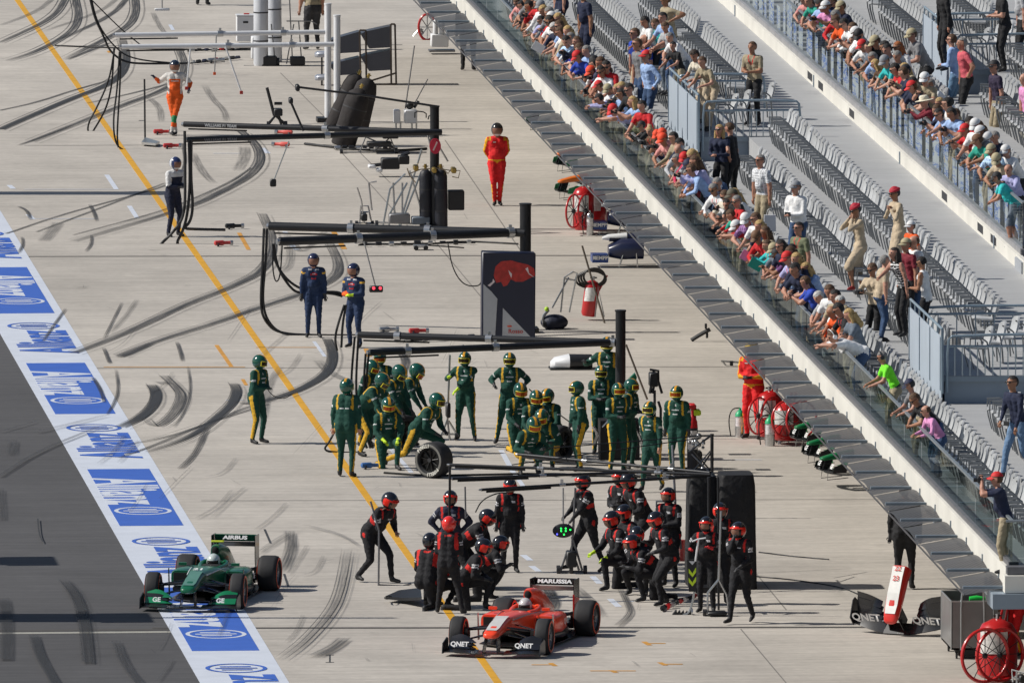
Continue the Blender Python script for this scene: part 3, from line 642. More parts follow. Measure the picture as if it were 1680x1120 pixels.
def skeleton(P, H):
    """P: pose dict in units of a 1.78 m person; x forward, y left, z up"""
    g = P.get; j = {}
    pel = V3(g('pelvis', (0, 0, .965))); lean = R(g('lean', 3)); side = R(g('side', 0)); tw = R(g('twist', 0)); curl = R(g('curl', 8))
    d1 = V3((math.sin(lean), math.sin(side), math.cos(lean))).normalized(); d2 = V3((math.sin(lean+curl), math.sin(side), math.cos(lean+curl))).normalized()
    mid = pel+d1*.22; ch = mid+d2*.22; nb = ch+d2*.09
    sv = V3((-math.sin(tw), math.cos(tw), -math.sin(side))).normalized()
    fw = sv.cross(d2).normalized()
    j.update(pel=pel, mid=mid, ch=ch, nb=nb, sv=sv, fw=fw, d2=d2)
    hp, hy = g('look', (0, 0)); hl = (lean+curl)*.55+R(g('neck', 0))
    nd = V3((math.sin(hl), math.sin(side)*.5, math.cos(hl))); nd = (nd+fw*.0).normalized()
    hc = nb+nd*.175
    pit = R(hp); yaw = tw+R(hy)                       # pitch down positive
    f = V3((math.cos(yaw)*math.cos(pit), math.sin(yaw)*math.cos(pit), -math.sin(pit))); l = V3((-math.sin(yaw), math.cos(yaw), 0)); u = f.cross(l)
    j.update(hc=hc, hf=f, hl=l, hu=u)
    for s, nme in ((1, 'L'), (-1, 'R')):
        sh = nb-d2*.045+sv*(.185*s); j['sh'+nme] = sh
        ht = g('hand'+nme)
        if ht is None: ht = (sh.x+.05*math.cos(tw), sh.y+.07*s, sh.z-.52)
        elif ht == 'hip': ht = tuple(pel+V3((-.0, .19*s, .08)))
        elif ht == 'back': ht = tuple(pel+V3((-.17, .04*s, .02)))
        elif ht == 'face': ht = tuple(hc+f*.26+l*(.05*s)-u*.02)
        elif ht == 'chin': ht = tuple(hc+f*.12-u*.11+l*.02*s)
        elif ht == 'head': ht = tuple(hc+l*.11*s+u*.02+f*.02)
        elif ht == 'phone': ht = tuple(hc+f*.34+l*(.05*s)-u*.16)
        elif ht == 'fold': ht = tuple(ch+fw*.19-sv*(.1*s)-d2*(.04+.03*s))
        elif ht == 'front': ht = tuple(mid+fw*.27+sv*(.04*s)+d2*.02)
        pole = g('pole'+nme, (-.5, .6*s, -.5) if g('hand'+nme) not in ('hip',) else (-.4, 1*s, .1))
        el, hd = ik(sh, ht, .29, .26, pole); j['el'+nme] = el; j['wr'+nme] = hd; j['hd'+nme] = g('hdir'+nme)
        hip = pel+V3((0, .088*s, -.03)); ft = V3(g('foot'+nme, (0.0, .11*s, .08)))
        kp = g('knee'+nme, (1, .12*s, .1)); kn, ft = ik(hip, ft, .445, .43, kp)
        j['hip'+nme] = hip; j['kn'+nme] = kn; j['an'+nme] = ft
        td = g('toe'+nme, (1, .22*s, -.0)); j['to'+nme] = ft+V3(td).normalized()*.15-V3((0, 0, .045 if abs(V3(td).normalized().z) < .5 else 0))
    return j
DG = None
def make_body(P, cols, H, bulk=1.0, female=False, voxel=.021, fingers=True):
    j = skeleton(P, H); b = bulk; caps = []
    def c(a, e, ra, rb, lab): caps.append((tuple(a), tuple(e), ra, rb, lab))
    sv = j['sv']; fw = j['fw']; d2 = j['d2']
    for s, n_ in ((1, 'L'), (-1, 'R')):
        sh, el, wr = j['sh'+n_], j['el'+n_], j['wr'+n_]; fd = (wr-el).normalized()
        c(sh, el, .062*b, .047*b, 'uarm'+n_); c(el, el+(wr-el)*.96, .048*b, .033, 'farm'+n_)
        c(wr, wr+fd*.055, .030, .034, 'hand'+n_)
        hp, kn, an = j['hip'+n_], j['kn'+n_], j['an'+n_]
        c(hp, kn, .098*b, .068, 'thigh'+n_); c(kn, an, .066, .047, 'shin'+n_); c(an-V3((0, 0, .02)), j['to'+n_], .045, .035, 'foot'+n_)
        c(j['pel']+V3((-.02, .06*s, .02)), j['mid']+sv*(.055*s), .105*b, .095*b, 'torso'); c(j['mid']+sv*(.055*s), j['ch']+sv*(.075*s), .095*b, .108*b if not female else .1, 'torso')
        c(j['ch']+sv*(.08*s), j['sh'+n_]-sv*(.03*s), .095*b, .068*b, 'torso')
        c(j['pel']+V3((-.035, .075*s, -.03)), j['pel']+V3((-.02, .07*s, .05)), .1*b, .1*b, 'hips')
        if female: c(j['ch']+fw*.07+sv*(.065*s)-d2*.03, j['ch']+fw*.07+sv*(.06*s), .06, .055, 'torso')
    if b > 1.08: c(j['mid']+fw*.05, j['mid']+fw*.04+d2*.1, .12*b, .1*b, 'torso')
    c(j['ch'], j['nb'], .09*b, .062, 'torso'); c(j['nb'], j['hc']-j['hu']*.04, .056, .054, 'neck')
    hc, f, l, u = j['hc'], j['hf'], j['hl'], j['hu']
    c(hc-f*.015+u*.03, hc+f*.012+u*.025, .094, .088, 'head'); c(hc+u*.0+f*.02, hc-u*.075+f*.045, .078, .045, 'head')
    c(hc+f*.095+u*.005, hc+f*.118-u*.02, .014, .016, 'head')
    for s in (1, -1): c(hc+l*.088*s-u*.02, hc+l*.09*s+u*.02-f*.01, .018, .02, 'head')
    if cols.get('skirt'):
        c(j['pel']-V3((0, 0, .05)), j['knL']*.5+j['knR']*.5-V3((0, 0, .0)), .13*b, .12, 'skirt')
        c(j['pel']+V3((0, .05, 0)), j['knL']-V3((0, 0, .02)), .11, .095, 'skirt'); c(j['pel']-V3((0, .05, 0)), j['knR']-V3((0, 0, .02)), .11, .095, 'skirt')
    Vs, Fs, o = [], [], 0
    for a, e, ra, rb, lab in caps:
        v, fc = capsule_np(a, e, ra, rb); Vs.append(v); Fs += [tuple(i+o for i in q) for q in fc]; o += len(v)
    me = bpy.data.meshes.new('b'); me.from_pydata(np.concatenate(Vs).tolist(), [], Fs)
    ob = bpy.data.objects.new('b', me)
    md = ob.modifiers.new('r', 'REMESH'); md.mode = 'VOXEL'; md.voxel_size = voxel
    sm = ob.modifiers.new('s', 'SMOOTH'); sm.factor = .5; sm.iterations = 2
    m2 = bake(ob)
    bpy.data.objects.remove(ob); bpy.data.meshes.remove(me)
    nv = len(m2.vertices); co = np.empty(nv*3, np.float32); m2.vertices.foreach_get('co', co); co = co.reshape(-1, 3)
    npo = len(m2.polygons); ls = np.empty(npo, np.int32); m2.polygons.foreach_get('loop_start', ls); lt = np.empty(npo, np.int32); m2.polygons.foreach_get('loop_total', lt)
    lv = np.empty(len(m2.loops), np.int32); m2.loops.foreach_get('vertex_index', lv)
    fc = np.stack([co[lv[ls]], co[lv[ls+1]], co[lv[ls+2]], co[lv[np.minimum(ls+3, ls+lt-1)]]]).mean(0)
    best = np.full(npo, 1e9); bi = np.zeros(npo, int); bt = np.zeros(npo); off = np.zeros((npo, 3))
    for k, (a, e, ra, rb, lab) in enumerate(caps):
        a = np.array(a); e = np.array(e); d = e-a; L2 = max((d*d).sum(), 1e-9); t = np.clip(((fc-a)@d)/L2, 0, 1); q = fc-(a+t[:, None]*d); dist = np.linalg.norm(q, axis=1)-(ra+(rb-ra)*t)
        w_ = dist < best; best[w_] = dist[w_]; bi[w_] = k; bt[w_] = t[w_]; off[w_] = q[w_]
    labs = np.array([cp[4] for cp in caps])[bi]
    names = []; mats = []
    def idx(m):
        if m not in mats: mats.append(m)
        return mats.index(m)
    skin = mat(cols['skin'], .55, 0, .06, 14); top = fab(cols['top']); bot = fab(cols['bottom']); shoe = mat(cols.get('shoe', (.02, .02, .022)), .6); hand = mat(cols['glove'], .6) if cols.get('glove') else skin
    mi = np.zeros(npo, int); isk, ito, ibo, ish, iha = idx(skin), idx(top), idx(bot), idx(shoe), idx(hand)
    S_ = np.char.startswith
    mi[S_(labs, 'torso')] = ito; mi[S_(labs, 'hips')] = ibo; mi[S_(labs, 'neck')] = isk; mi[S_(labs, 'head')] = isk; mi[S_(labs, 'skirt')] = ibo
    wz = ((fc-np.array(j['pel']))@np.array(d2)); mi[(mi == ito) & S_(labs, 'torso') & (wz < .045)] = ibo
    mi[(mi == ibo) & S_(labs, 'hips') & (wz > .045)] = ito
    if cols.get('untuck'): mi[(S_(labs, 'hips') | S_(labs, 'torso')) & (wz > -.07)] = ito
    slv = cols.get('sleeve', 'long')
    mi[S_(labs, 'uarm')] = ito if slv != 'none' else isk
    if slv == 'short': mi[S_(labs, 'uarm') & (bt > .72)] = isk
    mi[S_(labs, 'farm')] = ito if slv == 'long' else isk
    mi[S_(labs, 'hand')] = iha
    if cols.get('glove'): mi[S_(labs, 'farm') & (bt > .82)] = iha
    mi[S_(labs, 'thigh')] = ibo; mi[S_(labs, 'shin')] = ibo; mi[S_(labs, 'foot')] = ish; mi[S_(labs, 'shin') & (bt > .93)] = ish
    if cols.get('shorts'): mi[S_(labs, 'shin')] = isk; mi[S_(labs, 'shin') & (bt > .9)] = idx(mat('white'))
    if cols.get('skirt'): mi[S_(labs, 'shin')] = isk; mi[S_(labs, 'thigh') & (bt > .9)] = isk
    rel = fc-np.array(j['ch']); ly = rel@np.array(sv); lx = rel@np.array(fw); lz = rel@np.array(d2)
    style = cols.get('style'); tor = S_(labs, 'torso')
    if style == 'green':
        ye = idx(fab((.62, .36, .02))); wh = idx(fab((.6, .62, .62)))
        mi[tor & (np.abs(ly) > .125) & (np.abs(ly) < .165) & (lz > -.16)] = ye
        for s, n_ in ((1, 'L'), (-1, 'R')):
            mi[(labs == 'thigh'+n_) & (off[:, 1]*s > .035) & (np.abs(off[:, 0]) < .045)] = ye; mi[(labs == 'shin'+n_) & (off[:, 1]*s > .02) & (np.abs(off[:, 0]) < .036) & (bt < .93)] = ye
            mi[(labs == 'uarm'+n_) & (bt > .45) & (bt < .55) & (off[:, 1]*s > .02)] = wh
        mi[tor & (lx > .05) & (np.abs(lz+.03) < .012) & (np.abs(ly) < .07)] = wh; mi[tor & (lx > .05) & (np.abs(lz-.05) < .018) & (np.abs(ly) < .02)] = wh; mi[tor & (lx > .05) & (np.abs(lz+.11) < .009) & (np.abs(ly) < .06)] = wh
        mi[tor & (lx < -.05) & (np.abs(lz+.14) < .014) & (np.abs(np.abs(ly)-.05) < .035)] = wh
    elif style == 'black':
        rd = idx(fab((.6, .02, .015))); wh = idx(fab((.55, .55, .57)))
        mi[tor & (np.abs(ly) > .135) & (np.abs(ly) < .17) & (lz > -.08) & (lx > -.03)] = rd; mi[tor & (np.abs(ly) > .15) & (lz < -.12) & (lz > -.2)] = rd
        mi[S_(labs, 'neck')] = rd
        for s, n_ in ((1, 'L'), (-1, 'R')):
            mi[(labs == 'thigh'+n_) & (off[:, 1]*s > .112) & (bt < .2)] = rd
            for q0 in (.3, .45): mi[(labs == 'uarm'+n_) & (bt > q0) & (bt < q0+.09) & (off[:, 1]*s > .015)] = wh
        mi[tor & (lx > .06) & (np.abs(lz-.0) < .012) & (ly > .02) & (ly < .1)] = wh
        if cols.get('backlogo'): mi[tor & (lx < -.0) & (np.abs(ly) > .13) & (lz > -.2)] = rd; mi[tor & (lx < -.06) & (np.abs(lz-.05) < .02) & (np.abs(ly) < .08) & (np.sin(ly*160) > -.5)] = rd
    elif style == 'red':
        ye = idx(fab((.75, .36, .01))); wh = idx(fab((.8, .7, .7)))
        mi[tor & (np.abs(wz-.03) < .035)] = ye; mi[S_(labs, 'hips') & (np.abs(wz-.03) < .035)] = ye
        for s, n_ in ((1, 'L'), (-1, 'R')): mi[(labs == 'uarm'+n_) & (off[:, 1]*s > .03)] = ye; mi[(labs == 'farm'+n_) & (off[:, 1]*s > .022)] = ye; mi[(labs == 'shin'+n_) & (off[:, 1]*s > .04)] = ye
        mi[tor & (lx > .06) & (np.abs(lz-.04) < .01) & (ly < -.03) & (ly > -.1)] = wh; mi[tor & (np.abs(ly) > .13) & (lz > .06)] = ye
    elif style == 'orange':
        orr = idx(fab((.78, .11, .01))); wh = idx(fab((.62, .6, .57))); gn = idx(fab((.02, .2, .08)))
        mi[tor] = wh; mi[tor & (np.abs(ly) < .13) & (lz < -.0) & (lx > -.02)] = orr; mi[S_(labs, 'hips')] = orr; mi[S_(labs, 'thigh')] = orr; mi[S_(labs, 'shin')] = orr; mi[S_(labs, 'shin') & (bt < .45)] = gn; mi[S_(labs, 'shin') & (bt > .7)] = wh
        mi[S_(labs, 'uarm')] = wh; mi[S_(labs, 'farm') & (bt < .9)] = orr; mi[tor & (lx > .05) & (np.abs(lz+.05) < .014) & (np.abs(ly) < .09)] = wh
    elif style == 'bull':
        rd = idx(fab((.5, .02, .03))); wh = idx(fab((.6, .6, .62))); yl = idx(fab((.65, .38, .05))); og = idx(fab((.85, .12, .01)))
        mi[tor & (lx > .04) & (np.abs(lz-.0) < .03) & (np.abs(ly) < .08)] = rd; mi[tor & (lx > .04) & (np.abs(lz+.0) < .009) & (np.abs(ly) < .06)] = wh; mi[tor & (lx > .04) & (np.abs(lz+.09) < .018) & (np.abs(ly) < .05)] = rd
        mi[tor & (lx > .02) & (np.abs(lz-.1) < .012) & (np.abs(ly) > .04) & (np.abs(ly) < .11)] = wh
        mi[S_(labs, 'uarm') & (bt < .22) & (bt > .08)] = yl
        if cols.get('cuff'): mi[labs == 'farmR'] = og
    elif style == 'wnavy':
        wh = idx(fab((.66, .66, .66))); mi[tor & (lz > .0)] = wh; mi[(labs == 'uarmL')] = wh; mi[(labs == 'uarmR')] = wh
    elif style == 'stripe':
        wh = idx(fab((.7, .7, .7))); mi[tor & (np.sin(lz*115) > .2)] = wh
    elif style == 'plaid':
        wh = idx(fab(tuple(min(1, x*1.6+.1) for x in (COL[cols['top']] if isinstance(cols['top'], str) else cols['top'])))); mi[((mi == ito)) & ((np.sin(lz*120) > .6) | (np.sin(ly*120) > .6))] = wh
    if cols.get('lanyard') and style is None:
        ln = idx(fab(cols['lanyard'])); mi[tor & (lx > .03) & (np.abs(np.abs(ly)-(.015+.35*np.clip(lz+.09, 0, .2))) < .011) & (lz > -.1)] = ln
    if cols.get('belt'): mi[(np.abs(wz-.045) < .018) & (tor | S_(labs, 'hips'))] = idx(mat('dark'))
    # face details
    hr = fc-np.array(hc); hx = hr@np.array(f); hy = hr@np.array(l); hz = hr@np.array(u); hm = S_(labs, 'head')
    dk = idx(mat((.03, .02, .018))); lp = idx(mat((.35, .1, .09), .5)); mi[hm & (hx > .05) & (np.abs(hz-.028) < .011) & (np.abs(np.abs(hy)-.035) < .016)] = dk; mi[hm & (hx > .05) & (np.abs(hz+.062) < .010) & (np.abs(hy) < .024)] = lp
    # cloth folds
    cl = (np.sin(co[:, 2]*47+co[:, 0]*31+H*9)+np.sin(co[:, 2]*83-co[:, 1]*37)*.6)*.0038
    hd = np.linalg.norm(co-np.array(hc), axis=1) > .17
    cen = np.array(j['mid']); dirv = co-cen; dirv[:, 2] *= .1; dirv /= np.linalg.norm(dirv, axis=1)[:, None]+1e-6
    co = co+dirv*(cl*hd)[:, None]
    sc = H/1.78
    m2.vertices.foreach_set('co', (co*sc).astype(np.float32).ravel()); m2.materials.clear()
    for m in mats: m2.materials.append(m)
    m2.polygons.foreach_set('material_index', mi.astype(np.int32)); m2.polygons.foreach_set('use_smooth', [True]*npo)
    # fingers joined into the same mesh
    if fingers:
        import bmesh
        bm = bmesh.new(); bm.from_mesh(m2)
        for s, n_ in ((1, 'L'), (-1, 'R')):
            el, wr = j['el'+n_], j['wr'+n_]; fd = (wr-el).normalized(); u2 = fd.cross(V3((0, 0, 1))); 
            if u2.length < .2: u2 = fd.cross(V3((1, 0, 0)))
            u2.normalize(); cv = u2.cross(fd)*(1 if u2.cross(fd).z < 0 else -1); p0 = wr+fd*.07
            for q in range(5):
                o_ = (q-1.5)*.017; ln = (.034, .04, .038, .03)[q] if q < 4 else .03
                if q < 4: A = p0+u2*o_; B = A+fd*ln+cv*.006; C = B+(fd*.5+cv*.8).normalized()*ln*.8
                else: A = wr+fd*.03-u2*.03*s; B = A+(fd*.7-u2*.6*s)*ln; C = B+(fd+cv*.4).normalized()*ln*.7
                P_ = [A, B, C]; vr = []
                for i, p in enumerate(P_):
                    rr = (.0095, .0085, .0065)[i]; dd = (P_[min(i+1, 2)]-P_[max(i-1, 0)]).normalized(); a1 = dd.orthogonal().normalized(); a2 = dd.cross(a1)
                    vr.append([bm.verts.new((p+a1*rr*math.cos(k*1.257)+a2*rr*math.sin(k*1.257))*sc) for k in range(5)])
                fs = [bm.faces.new((vr[i][k], vr[i][(k+1) % 5], vr[i+1][(k+1) % 5], vr[i+1][k])) for i in range(2) for k in range(5)]+[bm.faces.new(vr[2])]
                for x in fs: x.material_index = iha; x.smooth = True
        bm.to_mesh(m2); bm.free()
    return m2, j, sc
def headgear(root, j, sc, kind, c1, c2=None, female=False):
    """kind: hair, bald, long, bun, cap, hat, helmet_green ..."""
    hc = j['hc']*sc; f, l, u = j['hf'], j['hl'], j['hu']; M = Matrix((f, l, u)).transposed()
    g = MB(); hm = fab(c1) if kind not in ('cap',) else fab(c1)
    def P(x, y, z): return hc+(f*x+l*y+u*z)*sc
    if kind in ('hair', 'long', 'bun', 'cap', 'grey', 'bald', 'curly', 'beret', 'tail') :
        hairc = mat(c2 if (kind in ('cap', 'beret') and c2) else c1, .7, 0, .25, 30, .6)
        lim = .25 if kind not in ('bald',) else -.35
        rr = .108 if kind != 'curly' else .135
        def fn(d):
            if kind == 'bald': return hairc if (d.x < .1 and -.5 < d.z < .45) else None
            return hairc if (d.x < .15 or d.z > .42+.25*max(0, d.x)) and d.z > (-.62 if d.x < -.1 else -.05) else None
        g.ell(P(-.012, 0, .022), (rr*sc, .1*sc*(rr/.108), .108*sc*(rr/.108)), hairc, M, 18, 12, fn)
        if kind in ('long', 'tail'):
            w_ = .1 if kind == 'long' else .045
            g.cyl(P(-.05, 0, -.02), P(-.10, 0, -.24), w_*sc, hairc, w_*.75*sc, 10)
            g.ell(P(-.1, 0, -.24), w_*.8*sc, hairc)
            if kind == 'long':
                for s in (1, -1): g.cyl(P(-.02, .085*s, .02), P(-.01, .1*s, -.17), .04*sc, hairc, .03*sc, 8)
        if kind == 'bun': g.ell(P(-.07, 0, .12), .05*sc, hairc)
        o = g.build('hair', root, smooth=60, fix=False)
        if kind in ('cap', 'beret'):
            g = MB(); cm = mat(c1, .7, 0, .06, 20)
            g.ell(P(-.008, 0, .03), (.116*sc, .106*sc, (.115 if kind == 'cap' else .12)*sc), cm, M, 18, 12, lambda d: cm if d.z > .18 else None)
            if kind == 'cap':
                vs = []; n_ = 8
                for i in range(n_+1):
                    t = R(-62+124*i/n_)
                    for k, r_ in enumerate((.1, .185)):
                        x = math.cos(t)*r_*(1 if k == 0 else 1.0); y = math.sin(t)*(.1 if k == 0 else .1); vs.append(P(x, y, .052-.03*k-.02*abs(math.sin(t))))
                n2 = len(vs); vs += [v-u*.008*sc for v in vs]; fs = [(2*i, 2*i+1, 2*i+3, 2*i+2) for i in range(n_)]; fs += [tuple(q+n2 for q in ff[::-1]) for ff in fs]+[(2*i+1, 2*i+1+n2, 2*i+3+n2, 2*i+3) for i in range(n_)]
                g.add(vs, fs, cm)
            else: g.ell(P(-.02, 0, .075), (.115*sc, .11*sc, .05*sc), cm, M)
            g.build('cap' if kind == 'cap' else 'hat', root, smooth=50, fix=False)
    elif kind == 'hat':
        g.lathe([(-.01, .205), (.0, .21), (.015, .11), (.08, .105), (.11, .08), (.115, 0)], (0, 0, 0), (0, 0, 1), fab(c1))
        g.v = [tuple(P(v[0], v[1], v[2]+.045)) for v in g.v]; g.build('hat', root, smooth=50)
    elif kind.startswith('helmet'):
        shell = mat(c1, .18, 0, .03, 3, 0, coat=.8); acc = mat(c2 or c1, .25, 0, .03, 3); vis = mat((.02, .018, .02), .12, .2); face = mat((.25, .12, .08), .5)
        def fn(d):
            az = math.atan2(d.y, d.x); el = math.asin(max(-1, min(1, d.z)))
            if kind == 'helmet_green':
                if abs(az) < R(62) and R(-30) < el < R(22): return vis if abs(el-R(-5)) < R(14) else shell
                if abs(d.y) < .18 and d.z > .1 and d.x > -.75: return acc
                return shell
            if kind == 'helmet_black':
                if abs(az) < R(58) and R(-42) < el < R(14): return face if (abs(az) < R(40) and el > R(-30)) else vis
                if abs(az) < R(105) and R(8 if abs(az) < R(58) else -32) < el < R(30-abs(math.degrees(az))*.12): return acc
                return shell
            if abs(az) < R(52) and R(-35) < el < R(16): return vis if kind == 'helmet' else face
            if kind == 'helmet_open' and el < R(-30) and abs(az) < R(60): return acc
            if abs(abs(az)-R(100)) < R(12) and c2: return acc
            return shell
        g.ell(P(-.012, 0, .015), (.158*sc, .132*sc, .152*sc), shell, M, 36, 24, fn)
        g.build('helmet', root, smooth=70, fix=False)
        if kind == 'helmet_green':
            g = MB(); yf = mat((.72, .62, .03), .4); ln = mat((.4, .08, .01) if RN.random() < .5 else (.06, .04, .02), .1, .4)
            def arc(z): return [P(.158*math.cos(t)*.96, .15*math.sin(t)*.86, z) for t in [R(a) for a in (-58, -40, -20, 0, 20, 40, 58)]]
            g.tube(arc(.04), .0085*sc, yf, 5, 0); g.tube(arc(-.052), .0085*sc, yf, 5, 0)
            for s in (1, -1): g.cyl(P(.158*math.cos(R(58))*.96, .15*s*math.sin(R(58))*.86, .04), P(.158*math.cos(R(58))*.96, .15*s*math.sin(R(58))*.86, -.052), .009*sc, yf, n=5)
            vs = []; 
            for t in [R(a) for a in (-52, -26, 0, 26, 52)]: vs += [P(.155*math.cos(t), .132*math.sin(t), .035), P(.155*math.cos(t), .132*math.sin(t), -.047)]
            g.add(vs, [(2*i, 2*i+1, 2*i+3, 2*i+2) for i in range(4)], ln); g.build('goggles', root, smooth=60, fix=False)
        elif kind == 'helmet_black':
            g = MB(); g.tube([P(.15*math.cos(t), .14*math.sin(t), .055) for t in [R(a) for a in (-65, -35, 0, 35, 65)]], .012*sc, acc, 6, 0); g.build('visor_edge', root, smooth=60)
def extras(root, j, sc, what):
    hc = j['hc']*sc; f, l, u = j['hf'], j['hl'], j['hu']
    def P(x, y, z): return hc+(f*x+l*y+u*z)*sc
    if 'sun' in what:
        g = MB(); dk = mat((.01, .01, .012), .15)
        M = Matrix((f, l, u)).transposed()
        for s in (1, -1): g.ell(P(.1, .036*s, .022), (.012*sc, .033*sc, .021*sc), dk, M, 10, 6); g.cyl(P(.09, .066*s, .028), P(0, .102*s, .03), .005*sc, dk, n=4)
        g.cyl(P(.105, -.02, .03), P(.105, .02, .03), .005*sc, dk, n=4)
        g.build('sunglasses', root, smooth=50)
    if 'phones' in what or 'whphones' in what:
        g = MB(); m = mat('white' if 'whphones' in what else 'dark', .4)
        g.tube([P(0, .115*math.cos(t), .03+.13*math.sin(t)) for t in [R(a) for a in range(0, 181, 20)]], .010*sc, m, 5, 0)
        for s in (1, -1): g.cyl(P(0, .095*s, 0), P(0, .13*s, 0), .042*sc, m, n=10)
        g.build('headphones', root, smooth=40)
def person(loc, head, pose, cols, H=1.76, gear=('hair', 'brown'), label='', group=None, ext=(), bulk=1.0, female=False, voxel=.022, cat='person', fingers=True):
    c = dict(skin=RN.choice(SKIN), top='white', bottom='jeans'); c.update(cols)
    me, j, sc = make_body(pose, c, H, bulk, female, voxel, fingers)
    o = bpy.data.objects.new('person', me); me.name = 'person'; S.collection.objects.link(o); o.location = loc; o.rotation_euler = (0, 0, head)
    tag(o, label, cat, group)
    cc = lambda x: COL[x] if isinstance(x, str) else x
    if gear: headgear(o, j, sc, gear[0], cc(gear[1]), cc(gear[2]) if len(gear) > 2 and gear[2] else None, female)
    if ext: extras(o, j, sc, ext)
    o['_'] = 0; del o['_']
    Mw = Matrix.Translation(Vector(loc)) @ Matrix.Rotation(head, 4, 'Z')
    return o, {k: (Mw @ (v*sc) if k[:2] in ('hc', 'wr', 'el', 'sh', 'an', 'kn', 'hi', 'pe', 'mi', 'ch', 'nb', 'to') and k != 'hf' else (Matrix.Rotation(head, 3, 'Z') @ v if isinstance(v, Vector) else v)) for k, v in j.items()}
# ---- poses ----
def PO(**k): return k
POSE = dict(
 stand=PO(handL=(.06, .27, .80), handR=(.04, -.27, .82), footL=(.03, .12, .08), footR=(-.03, -.12, .08)),
 front=PO(handL='front', handR='front', footL=(.02, .13, .08), footR=(-.02, -.13, .08)),
 fold=PO(handL='fold', handR='fold', footL=(.02, .12, .08), footR=(-.02, -.12, .08)),
 hips=PO(handL='hip', handR='hip', footL=(.02, .14, .08), footR=(-.02, -.14, .08)),
 hip1=PO(handL='hip', handR=(.05, -.27, .82), footL=(.05, .14, .08), footR=(-.05, -.14, .08)),
 back=PO(handL='back', handR='back', footL=(.0, .06, .08), footR=(.08, -.05, .08)),
 photo=PO(handL='face', handR='face', footL=(.05, .12, .08), footR=(-.05, -.12, .08), poleL=(0, .5, -1), poleR=(0, -.5, -1)),
 chin=PO(handL='chin', handR=(.15, -.1, 1.1), footL=(.03, .12, .08), footR=(-.03, -.12, .08)),
 walk=PO(lean=6, handL=(.25, .24, .9), handR=(-.18, -.25, .86), footL=(-.28, .09, .13), footR=(.26, -.09, .08), kneeL=(1, 0, 0), toeL=(1, .1, -.7)),
 bentwalk=PO(pelvis=(-.1, 0, .86), lean=32, curl=14, handL=(.35, .16, .95), handR=(.28, -.2, 1.12), footL=(.25, .12, .08), footR=(-.32, -.12, .10), look=(25, 0)),
 kneel=PO(pelvis=(-.05, 0, .50), lean=14, curl=10, handL=(.38, .14, .55), handR=(.38, -.12, .55), footL=(.32, .13, .08), footR=(-.38, -.10, .06), kneeL=(.7, .1, 1), kneeR=(.6, 0, -1), toeR=(-.2, 0, -1), look=(15, 0)),
 kneel2=PO(pelvis=(-.12, 0, .52), lean=38, curl=18, handL=(.5, .1, .62), handR=(.48, -.14, .66), footL=(.18, .14, .08), footR=(-.5, -.12, .06), kneeL=(.8, .15, .8), kneeR=(.5, 0, -1), toeR=(-.3, 0, -1), look=(10, 0)),
 crouch=PO(pelvis=(-.16, 0, .42), lean=34, curl=22, handL=(.4, .15, .5), handR=(.4, -.15, .45), footL=(.12, .15, .08), footR=(.0, -.15, .08), kneeL=(1, .2, .6), kneeR=(1, -.2, .6), look=(20, 0)),
 bend=PO(pelvis=(-.18, 0, .88), lean=55, curl=22, handL=(.5, .14, .6), handR=(.5, -.14, .62), footL=(.1, .15, .08), footR=(-.15, -.15, .08), look=(40, 0)),
)
# ================= racing cars =================
carbon = mat((.018, .018, .02), .25, .1, .1, 12, coat=.3); rubber = mat((.022, .022, .024), .75, 0, .12, 6, .1); blackp = mat((.012, .012, .013), .3)
def tyre_parts(root, r, w, ring, both=True, rim=(.25, .25, .26), letters=False):
    """wheel about the local y axis, centred on root"""
    g = MB(); h = w/2
    g.lathe([(-h*.72, r*.62), (-h, r*.72), (-h*1.02, r*.84), (-h*.86, r*.965), (-h*.6, r), (h*.6, r), (h*.86, r*.965), (h*1.02, r*.84), (h, r*.72), (h*.72, r*.62)], (0, 0, 0), (0, 1, 0), rubber, 30, False)
    g.build('tyre', root, smooth=45)
    if ring:
        g = MB()
        for s in (1, -1): g.lathe([(s*(h*1.0+.004), r*.76), (s*(h*1.035+.004), r*.835), (s*(h*1.0+.004), r*.885), (s*(h*.98), r*.83), (s*(h*.97), r*.76)], (0, 0, 0), (0, 1, 0), mat(ring, .5), 30, False)
        g.build('tyre_band', root, smooth=45)
    g = MB(); rm = mat(rim, .35, .7)
    g.lathe([(-h*.8, r*.63), (-h*.82, r*.60), (-h*.55, r*.55), (-h*.5, r*.1), (h*.5, r*.1), (h*.55, r*.55), (h*.82, r*.60), (h*.8, r*.63)], (0, 0, 0), (0, 1, 0), rm, 24, False)
    for i in range(9):
        t = 2*math.pi*i/9
        for s in (1, -1): g.cyl((r*.1*math.cos(t), s*h*.62, r*.1*math.sin(t)), (r*.58*math.cos(t+.15), s*h*.70, r*.58*math.sin(t+.15)), .014, rm, n=5)
    for s in (1, -1): g.cyl((0, s*h*.3, 0), (0, s*h*.85, 0), .04, mat('dark', .4), n=10)
    g.build('rim', root, smooth=40)
